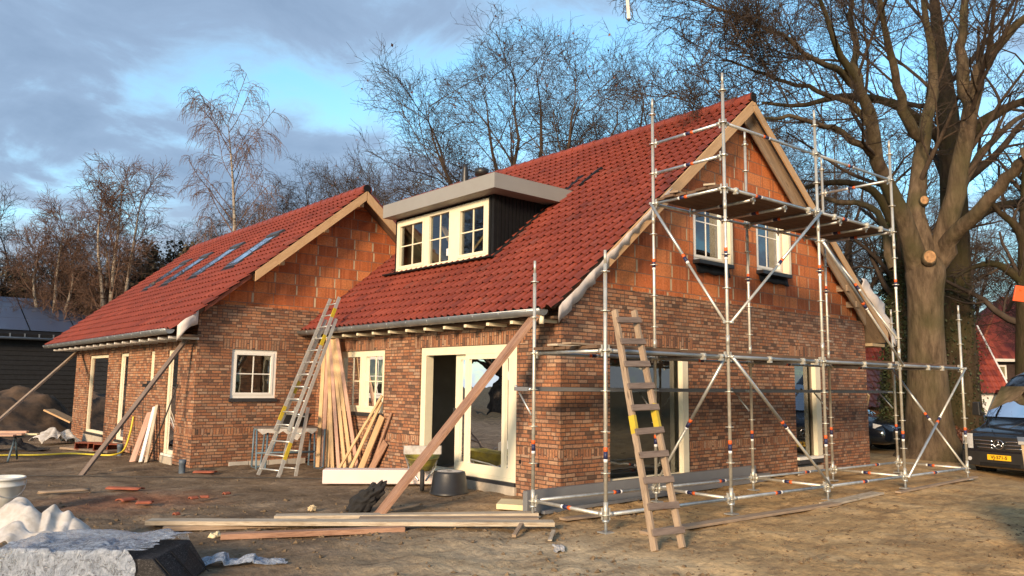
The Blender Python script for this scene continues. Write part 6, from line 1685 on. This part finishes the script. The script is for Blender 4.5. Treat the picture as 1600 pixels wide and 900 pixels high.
# --- birches
def birch(loc, H, seed, label, W=3.6, droop=.22, stems=((0, 0),), group=None):
    root = thing('birch_tree', label, 'tree', loc, group)
    r = np.random.default_rng(seed)
    limbs = []
    for dx, dy in stems:
        hh = H * (1 if (dx, dy) == (0, 0) else r.uniform(.82, .97))
        limbs.append([(dx * .1, dy * .1, -.2, .15 + .01 * H * .5), (dx * .25, dy * .25, hh * .25, .125 + .002 * H), (dx * .55 + r.normal(0, .12), dy * .55, hh * .55, .09), (dx * .85, dy * .85, hh * .8, .05), (dx + r.normal(0, .15), dy, hh, .012)])
    T = Tree(seed + 50); T.start(limbs, 14)
    T.grow(26 if len(stems) == 1 else 17, .30, 1, (.22, .34), (28, 48), 9, .07, .05, .42, minr=.018, lmax=W, lmin=.7)
    T.grow(11, .25, 1, (.35, .6), (30, 60), 7, .12, .0, .5, droop=droop, minr=.010, lmin=.6)
    T.grow(7, .2, 1, (.5, .9), (25, 55), 6, .14, -.05, .6, droop=droop * 1.6, minr=.008, lmin=.5)
    T.mesh([0], [10], 'trunk', birchbark, root); T.mesh([1, 2, 3], [5, 3, 3], 'crown', birchtwig, root)
    return root
birch((4.55, 25.6, 0), 13.4, 3, 'tall solitary birch with drooping twigs and white bark above the wing roof')
birch((1.2, 30.5, 0), 11.0, 9, 'slender multi stemmed birch left of the wing roof with upright twigs', W=2.6, droop=.02, stems=((0, 0), (-.9, .3), (.8, -.2), (-.2, .9)))
birch((-.9, 31.8, 0), 8.8, 12, 'shorter multi stemmed birch standing left of the other stems over the barn end', W=2.4, droop=.02, stems=((0, 0), (-1.0, .4), (.7, -.2)))

# --- dark evergreen masses behind the barn end
def bushy(loc, H, W, seed, label, m=evergreen, n=11000, name='conifer_tree', group=None, size=.11, shape=1.0):
    root = thing(name, label, 'tree', loc, group)
    r = np.random.default_rng(seed)
    T = Tree(seed); T.start([[(0, 0, -.2, .2), (0.1, 0, H * .5, .14), (0, .1, H * .95, .03)]], 8)
    T.grow(30, .12, 1, (.2, .42), (50, 85), 6, .12, .05, .4, minr=.02, lmax=W * .55, lmin=W * .2); T.grow(5, .2, 1, (.3, .6), (30, 60), 4, .2, .0, .5, minr=.012, lmin=.3)
    T.mesh([0], [8], 'trunk', oakbark, root)
    P = T.lv[2][0].reshape(-1, 3); P = P[r.integers(0, len(P), n)] + r.normal(0, .13, (n, 3))
    k = np.ones(len(P), bool)
    T.mesh([1, 2], [4, 3], 'branches', twigm, root)
    leaves('crown', P[k], size, m, root, seed)
    return root
EG = 'dark bushy trees behind the barn'
bushy((3.9, 31.5, 0), 8.0, 5.5, 61, 'dark olive bushy tree behind the wing roof, left of the tall birch', group=EG)
bushy((1.0, 33.5, 0), 6.8, 6.0, 62, 'low dark olive bushy tree behind the barn ridge', group=EG)
bushy((6.8, 33.0, 0), 8.3, 5.0, 63, 'dark bushy tree half hidden by the wing ridge', group=EG, m=evergreen)
bushy((-1.6, 36.0, 0), 6.2, 5.0, 64, 'small dark bushy tree behind the middle of the solar roof', group=EG)
# hedge and low growth at the right
def hedge(a, b, h, w, n, m, label, seed, size=.09):
    r = np.random.default_rng(seed); a = np.array(a); b = np.array(b); t = r.random(n)[:, None]; d = (b - a) / np.linalg.norm(b - a); nn = np.array([-d[1], d[0]])
    u = r.uniform(-1, 1, n); z = h * (1 - np.abs(u) ** 4 * .25) * r.uniform(0, 1, n) ** .6 * (1 + .18 * np.sin(t[:, 0] * 40))
    P = np.concatenate([a + (b - a) * t + nn * (u * w / 2)[:, None], z[:, None]], 1) + r.normal(0, .05, (n, 3))
    loc = (float(a[0]), float(a[1]), 0)
    me = leaves('hedge', P, size, m, None, seed, loc); me.location = loc
    return tag(me, label, 'hedge', kind='stuff')
hedge((33, 1.5), (46, -4.5), 1.9, 1.2, 14000, hedgem, 'dark green hedge in front of the far brown house', 71, .12)
hedge((15.4, 3.4), (20.5, -.2), .5, 1.0, 5000, redleaf, 'withered brown leaves and low growth round the tree trunks', 72, .07)

# ------------------------------------------------------------------ black barn with solar roof
barn = thing('black_barn', 'long black timber barn with a solar panel roof behind the soil heap', 'barn', (-6, 29.2, 0))
BX0, BX1, BY0, BYR = -16.0, 1.6, 29.2, 33.4
mb = MB()
z = .0
while z < 3.35:
    mb.hexa([(BX0, BY0 - .035, z), (BX1, BY0 - .035, z), (BX1, BY0, z), (BX0, BY0, z), (BX0, BY0 - .008, z + .19), (BX1, BY0 - .008, z + .19), (BX1, BY0, z + .19), (BX0, BY0, z + .19)], barnwood); z += .195
mb.box(BX0, BX1, BY0 + .002, 37.5, 0, 3.4, barnwood); mb.build('wall', barn)
def br(x, t, h):   # point on the barn roof: t 0 at the eave .. 1 at the ridge
    return (x, BY0 - .35 + (BYR - BY0 + .35) * t, 3.55 + 1.95 * t + h)
mb = MB(); mb.hexa([br(BX0 - .2, 0, -.1), br(BX1 + .2, 0, -.1), br(BX1 + .2, 1, -.1), br(BX0 - .2, 1, -.1), br(BX0 - .2, 0, 0), br(BX1 + .2, 0, 0), br(BX1 + .2, 1, 0), br(BX0 - .2, 1, 0)], lead)
mb.hexa([(BX0 - .2, BYR, 5.4), (BX1 + .2, BYR, 5.4), (BX1 + .2, 37.9, 3.45), (BX0 - .2, 37.9, 3.45), (BX0 - .2, BYR, 5.5), (BX1 + .2, BYR, 5.5), (BX1 + .2, 37.9, 3.55), (BX0 - .2, 37.9, 3.55)], lead)
mb.build('roof', barn)
mb = MB(); x = BX0
while x < BX1: mb.box(x, x + .05, BY0 - .42, BY0 - .30, 3.38, 3.62, zinc); x += .52
mb.box(BX0 - .2, BX1 + .2, BY0 - .40, BY0 - .36, 3.36, 3.60, lead); mb.build('fascia', barn)
mb = MB(); mb.tube([(BX0 - .2, BY0 - .45, 3.42), (BX1 + .2, BY0 - .45, 3.42)], .06, zinc, 10); mb.build('gutter', barn)
for i in range(10):
    for j in range(3):
        xa = BX1 - .25 - 1.76 * (i + 1); t0_ = .10 + .285 * j
        mb = MB(); mb.hexa([br(xa, t0_, .04), br(xa + 1.70, t0_, .04), br(xa + 1.70, t0_ + .270, .04), br(xa, t0_ + .270, .04), br(xa, t0_, .075), br(xa + 1.70, t0_, .075), br(xa + 1.70, t0_ + .270, .075), br(xa, t0_ + .270, .075)], solar); mb.build('solar_panel', barn)

# ------------------------------------------------------------------ houses in the distance
def gabled(name, o, ax, L_, D, hw, hr, wallm, label, roofm=tiles2, verge=True, dark=False):
    """o: front left corner, ax: unit vector along the eave, depth to the left-hand normal"""
    root = thing(name, label, 'house', (o[0], o[1], 0)); a = Vector((ax[0], ax[1], 0)).normalized(); n = Vector((-a.y, a.x, 0)); O = Vector((o[0], o[1], 0))
    def p(u, v, z): return tuple(O + a * u + n * v + Vector((0, 0, z)))
    mb = MB(); mb.hexa([p(0, 0, 0), p(L_, 0, 0), p(L_, D, 0), p(0, D, 0), p(0, 0, hw), p(L_, 0, hw), p(L_, D, hw), p(0, D, hw)], wallm)
    for u in (0, L_): mb.face([p(u, 0, hw), p(u, D, hw), p(u, D / 2, hr)], wallm)
    mb.build('wall', root)
    sl = math.hypot(D / 2 + .4, (hr - hw) * (1 + .8 / D)); k = (hr - hw) / (D / 2)
    up = (n * (D / 2 + .4) + Vector((0, 0, k * (D / 2 + .4)))).normalized()
    slope('roof', p(-.3, -.4, hw - .4 * k + .1), tuple(a), tuple(up), L_ + .6, sl * 1.0, .30, .36, m=roofm, parent=root, seed=9).location = (-o[0], -o[1], 0)
    mb = MB(); mb.face([p(-.3, D + .4, hw - .4 * k), p(L_ + .3, D + .4, hw - .4 * k), p(L_ + .3, D / 2, hr + .05), p(-.3, D / 2, hr + .05)], roofm); mb.build('rear_roof', root)
    if verge:
        for u in (-.36, L_ + .28):
            mb = MB(); mb.hexa([p(u, -.45, hw - .45 * k - .15), p(u + .08, -.45, hw - .45 * k - .15), p(u + .08, D / 2, hr - .12), p(u, D / 2, hr - .12), p(u, -.45, hw - .45 * k + .18), p(u + .08, -.45, hw - .45 * k + .18), p(u + .08, D / 2, hr + .2), p(u, D / 2, hr + .2)], whitetrim); mb.build('verge_board', root)
    return root, p
AXR = (.753, -.658)
rh, p_ = gabled('red_roofed_house', (32.1, 9.35), AXR, 6.2, 4.4, 2.1, 5.1, whitetrim, 'house with steep orange red tiled roof and white verge seen between the two trunks')
ob_, p2_ = gabled('outbuilding', (20.6, 6.05), AXR, 2.9, 3.0, 1.35, 2.7, brick, 'low brick outbuilding with purple brown roof behind the dark car at the gable corner', roofm=None or tile_mat('purple_tile', [(0, (.07, .03, .03)), (1, (.14, .06, .055))]), verge=False)
# brown house with hipped roof
hb = thing('brown_house', 'dark brown house with hipped red roof and white gutter far off at the right', 'house', (47.0, 9.3, 0))
a = Vector((AXR[0], AXR[1], 0)).normalized(); n_ = Vector((-a.y, a.x, 0)); O_ = Vector((46.9, 9.55, 0))
def hp(u, v, z): return tuple(O_ + a * u + n_ * v + Vector((0, 0, z)))
mb = MB(); mb.hexa([hp(0, 0, 0), hp(9, 0, 0), hp(9, 8, 0), hp(0, 8, 0), hp(0, 0, 3.8), hp(9, 0, 3.8), hp(9, 8, 3.8), hp(0, 8, 3.8)], brownwall); mb.build('wall', hb)
mb = MB(); e0, e1, e2, e3 = hp(-.4, -.4, 3.75), hp(9.4, -.4, 3.75), hp(9.4, 8.4, 3.75), hp(-.4, 8.4, 3.75); k0, k1 = hp(4.2, 4, 8.2), hp(5.2, 4, 8.2)
mb.face([e0, e1, k1, k0], tiles2, [(0, 0), (32, 0), (18, 16), (14, 16)]); mb.face([e1, e2, k1], tiles2, [(0, 0), (28, 0), (14, 16)]); mb.face([e2, e3, k0, k1], tiles2, [(0, 0), (32, 0), (18, 16), (14, 16)]); mb.face([e3, e0, k0], tiles2, [(0, 0), (28, 0), (14, 16)]); mb.build('roof', hb)
mb = MB(); mb.tube([e0, k0], .09, terracotta, 6); mb.tube([k0, k1], .09, terracotta, 6); mb.build('hip_tiles', hb)
mb = MB(); mb.beam(hp(-.45, -.45, 3.70), hp(9.4, -.45, 3.70), .16, .18, whitetrim); mb.beam(hp(-.45, -.45, 3.70), hp(-.45, 8.4, 3.70), .16, .18, whitetrim); mb.build('gutter', hb)
mb = MB(); w0_, w1_ = .55, 1.75
for u0, u1, z0_, z1_ in ((w0_, w0_ + .1, 2.5, 3.4), (w1_ - .1, w1_, 2.5, 3.4), (w0_ + .1, w1_ - .1, 2.5, 2.6), (w0_ + .1, w1_ - .1, 3.3, 3.4), (1.10, 1.20, 2.6, 3.3)):
    mb.hexa([hp(u0, -.06, z0_), hp(u1, -.06, z0_), hp(u1, -.003, z0_), hp(u0, -.003, z0_), hp(u0, -.06, z1_), hp(u1, -.06, z1_), hp(u1, -.003, z1_), hp(u0, -.003, z1_)], whitetrim)
wo = mb.build('window', hb)
mb = MB(); mb.face([hp(w0_, -.02, 2.5), hp(w1_, -.02, 2.5), hp(w1_, -.02, 3.4), hp(w0_, -.02, 3.4)], mat('curtain', (.22, .20, .12), .5)); mb.build('pane', wo)
mb = MB(); mb.hexa([hp(-2, -2.2, 0), hp(9, -2.2, 0), hp(9, -2, 0), hp(-2, -2, 0), hp(-2, -2.2, 1.1), hp(9, -2.2, 1.1), hp(9, -2, 1.1), hp(-2, -2, 1.1)], whitetrim); 

# ------------------------------------------------------------------ vehicles
def loft(mb, st, m, n=28, p=4.5, top_in=.0):
    """st: (x, halfwidth, zbottom, ztop, halfwidth at the top)"""
    rows = []
    for x, hw_, zb_, zt2, ht in st:
        row = []
        for k in range(n):
            t = 2 * math.pi * (k + .5) / n; c, s_ = math.cos(t), math.sin(t); q = (abs(c) ** p + abs(s_) ** p) ** (-1 / p)
            v = s_ * q; zz_ = (zb_ + zt2) / 2 + v * (zt2 - zb_) / 2; w = hw_ if v < 0 else hw_ + (ht - hw_) * v ** 1.3
            row.append((x, c * q * w, zz_))
        rows.append(row)
    mb.grid(rows, m, closed=True); mb.face(list(reversed(rows[0])), m); mb.face(rows[-1], m)
def wheel_(name, x, y, r_, w, parent, side):
    mb = MB(); rr = [(.6 * r_, -.5 * w), (.92 * r_, -.5 * w), (r_, -.38 * w), (r_, .38 * w), (.92 * r_, .5 * w), (.6 * r_, .5 * w)]
    mb.grid([[(x + r * math.cos(a), y + o, r_ + r * math.sin(a)) for a in np.linspace(0, 2 * math.pi, 29)[:-1]] for r, o in rr], rubber, closed=True); o_ = mb.build('wheel', parent)
    mb = MB(); yy = y + side * w * .42
    mb.tube([(x, yy - side * .04, r_), (x, yy, r_)], .16 * r_, chrome, 12)
    for k in range(7):
        a = 2 * math.pi * k / 7; mb.beam((x, yy, r_), (x + .6 * r_ * math.cos(a), yy, r_ + .6 * r_ * math.sin(a)), .05, .05, zinc, up=(0, 1, 0))
    mb.grid([[(x + r * math.cos(a), yy - side * .03, r_ + r * math.sin(a)) for a in np.linspace(0, 2 * math.pi, 25)[:-1]] for r in (.56 * r_, .64 * r_)], zinc, closed=True); mb.build('rim', o_)
def text_mesh(s, size, m, parent, mtx, name='lettering', ext=.002):
    cu = bpy.data.curves.new('t', 'FONT'); cu.body = s; cu.size = size; cu.align_x = 'CENTER'; cu.align_y = 'CENTER'; cu.extrude = ext; cu.offset = size * .02
    t = bpy.data.objects.new('t', cu); me = bpy.data.meshes.new_from_object(t); bpy.data.objects.remove(t); me.name = name; me.transform(mtx); me.materials.clear(); me.materials.append(m)
    o = bpy.data.objects.new(name, me); COL.objects.link(o); o.parent = parent; return o
FRM = Matrix(((0, 0, -1, 0), (-1, 0, 0, 0), (0, 1, 0, 0), (0, 0, 0, 1)))   # text plane facing local -X
def van(paint, label, loc, rz, plate=None, emblem=True):
    v = thing('delivery_van', label, 'van', (0, 0, 0))
    mb = MB()
    loft(mb, [(0.0, .78, .34, .90, .70), (.04, .90, .28, 1.0, .80), (.16, .97, .24, 1.08, .86), (.45, .99, .24, 1.18, .88), (.80, .99, .24, 1.27, .88), (1.0, .99, .24, 1.42, .86), (1.55, .99, .24, 2.12, .80), (1.9, .99, .24, 2.42, .78), (2.4, .99, .24, 2.56, .80), (5.4, .99, .26, 2.60, .80), (5.9, .97, .3, 2.55, .78)], paint, 40, 5.5)
    b = mb.build('body', v)
    sh_ = 0.012
    mb = MB(); A_ = [(1.00, .80, 1.36), (1.60, .72, 2.10)]; rows = []
    for t in np.linspace(0, 1, 6):
        x = .98 + .60 * t; z = 1.385 + .735 * t; w = .80 - .09 * t
        rows.append([(x - .035 - .05 * (1 - (u) ** 2), u * w, z + .02) for u in np.linspace(-1, 1, 13)])
    mb.grid(rows, carglass); mb.build('windscreen', v)
    mb = MB()
    for s_ in (-1, 1):
        mb.face([(1.25, s_ * 1.0, 1.35), (2.15, s_ * 1.0, 1.35), (2.15, s_ * .93, 2.05), (1.70, s_ * .93, 2.05)], carglass)
    mb.build('side_window', v)
    mb = MB(); mb.grid([[(-.012 - .012 * (1 - u * u), u * w, z) for u in np.linspace(-1, 1, 13)] for z, w in ((.66, .50), (.96, .60))], blackp); g = mb.build('grille', v)
    for z, w in ((.71, .50), (.79, .54), (.87, .57)):
        for s_ in (-1, 1):
            mb = MB(); mb.tube([(-.035 - .015 * (1 - u * u), s_ * (.13 + (w - .13) * u), z + .012 * u) for u in np.linspace(0, 1, 6)], .013, chrome, 8); mb.build('chrome_bar', g)
    if emblem:
        mb = MB(); c = Vector((-.06, 0, .80)); R_ = .105
        mb.tube([c + Vector((0, R_ * math.cos(t), R_ * math.sin(t))) for t in np.linspace(0, 2 * math.pi, 33)], .011, chrome, 8, caps=False)
        for k in range(3):
            t = math.pi / 2 + 2 * math.pi * k / 3; e = c + Vector((0, R_ * math.cos(t), R_ * math.sin(t)))
            mb.tube([c, e], [.022, .005], chrome, 6)
        mb.build('star_emblem', g)
    mb = MB(); mb.grid([[(-.03 - .02 * (1 - u * u), u * .86, z) for u in np.linspace(-1, 1, 13)] for z in (.30, .36, .55, .62)], blackp); bp = mb.build('bumper', v)
    mb = MB(); mb.grid([[(-.056, u * .45, z) for u in (-1, 1)] for z in (.30, .38)], lead); mb.build('air_intake', bp)
    for s_ in (-1, 1):
        mb = MB(); mb.grid([[(-.02 + .10 * (u ** 2), s_ * (.60 + .30 * u), z0_ + (z1_ - z0_) * 1.0 * t) for u in np.linspace(0, 1, 7)] for t, z0_, z1_ in ((0, .68, .68), (.5, .68, 1.0), (1, .70, 1.02))], lampglass); mb.build('headlight', v)
        mb = MB(); mb.tube([(-.055, s_ * .68, .44), (-.03, s_ * .68, .44)], .045, lampglass, 12); mb.build('fog_lamp', v)
        mb = MB(); mb.hexa([(1.12, s_ * 1.04, 1.40), (1.22, s_ * 1.04, 1.40), (1.22, s_ * 1.24, 1.42), (1.12, s_ * 1.24, 1.42), (1.12, s_ * 1.06, 1.74), (1.22, s_ * 1.06, 1.74), (1.22, s_ * 1.22, 1.74), (1.12, s_ * 1.22, 1.74)], blackp); mb.beam((1.17, s_ * .93, 1.45), (1.17, s_ * 1.08, 1.5), .06, .06, blackp); mb.build('wing_mirror', v, bevel=.02)
        wheel_('wheel', .95, s_ * .86, .34, .24, v, s_); wheel_('wheel', 4.6, s_ * .86, .34, .24, v, s_)
        mb = MB(); mb.tube([(-.01 + .02 * s_ * 0, s_ * .2, 1.16 + .0), (.5, s_ * .5, 1.40)], .008, blackp, 5); mb.build('wiper', v)
    if plate:
        mb = MB(); mb.box(-.075, -.062, -.26, .26, .445, .565, platem); po = mb.build('number_plate', v)
        text_mesh(plate, .105, blackink, po, Matrix.Translation((-.0775, 0, .505)) @ FRM)
    v.location = loc; v.rotation_euler = (0, 0, rz); return v
van(carpaint, 'black van with star emblem, chrome grille and yellow number plate parked at the right edge', (11.93, -2.27, -.25), R(-11.1), 'VJ-571-S')
whitepaint = mat('white_car_paint', (.62, .62, .58), .3, .05, coat=.5)
w_ = van(whitepaint, 'pale van with yellow stripe parked far off between the mossy trunk and the black van', (25.6, -3.4, -.1), R(-60), None, False)
mb = MB(); mb.box(1.35, 2.0, -1.012, -1.002, .5, 1.5, yellowp); o = mb.build('yellow_stripe', w_)
def car(paint, label, loc, rz, name='parked_car', cat='car'):
    v = thing(name, label, cat, (0, 0, 0))
    mb = MB(); loft(mb, [(0.0, .62, .32, .68, .55), (.05, .76, .26, .76, .66), (.22, .86, .20, .86, .72), (.75, .89, .20, .97, .76), (1.05, .90, .20, 1.02, .78), (3.7, .90, .2, 1.05, .8), (4.1, .85, .28, 1.02, .75), (4.2, .75, .34, .9, .66)], paint, 36, 4.5); mb.build('body', v)
    mb = MB(); loft(mb, [(.90, .70, .90, .98, .66), (1.3, .80, .92, 1.24, .66), (1.75, .82, .92, 1.50, .62), (2.4, .82, .92, 1.58, .62), (3.5, .80, .92, 1.52, .60), (3.95, .74, .92, 1.2, .58), (4.08, .7, .92, 1.0, .6)], paint, 32, 4.0); c = mb.build('cabin', v)
    mb = MB(); mb.grid([[(.97 + .80 * t - .03 - .04 * (1 - u * u), u * (.70 - .10 * t), 1.03 + .45 * t + .015) for u in np.linspace(-1, 1, 9)] for t in np.linspace(0, 1, 5)], carglass); mb.build('windscreen', v)
    for s_ in (-1, 1):
        mb = MB(); mb.face([(1.45, s_ * .835, 1.02), (3.7, s_ * .835, 1.04), (3.5, s_ * .70, 1.45), (1.95, s_ * .70, 1.47)], carglass); mb.build('side_window', v)
        mb = MB(); mb.grid([[(.02 + .42 * u, s_ * (.50 + .36 * u ** .6), .58 + .13 * t + .10 * u) for u in np.linspace(0, 1, 7)] for t in (0, .5, 1)], lampglass); mb.build('headlight', v)
        mb = MB(); mb.box(1.25, 1.35, s_ * .9, s_ * 1.08, 1.0, 1.14, paint); mb.build('wing_mirror', v, bevel=.02)
        wheel_('wheel', .85, s_ * .80, .32, .2, v, s_); wheel_('wheel', 3.4, s_ * .80, .32, .2, v, s_)
    mb = MB(); mb.box(-.02, .03, -.42, .42, .48, .60, blackp); mb.build('grille', v)
    v.location = loc; v.rotation_euler = (0, 0, rz); return v
car(carpaint, 'dark blue black car parked behind the right corner of the house', (14.95, 1.2, 0), R(93))
car(mat('dark_car_paint', (.03, .035, .04), .25, coat=.8), 'dark car half hidden between the beech and the mossy trunk', (22.8, 1.6, 0), R(60))

dup(lo, (-5.2, 35.5, 0), 5.5, (1.0, 1.0, .72), 'low dense bare tree over the middle of the barn ridge')
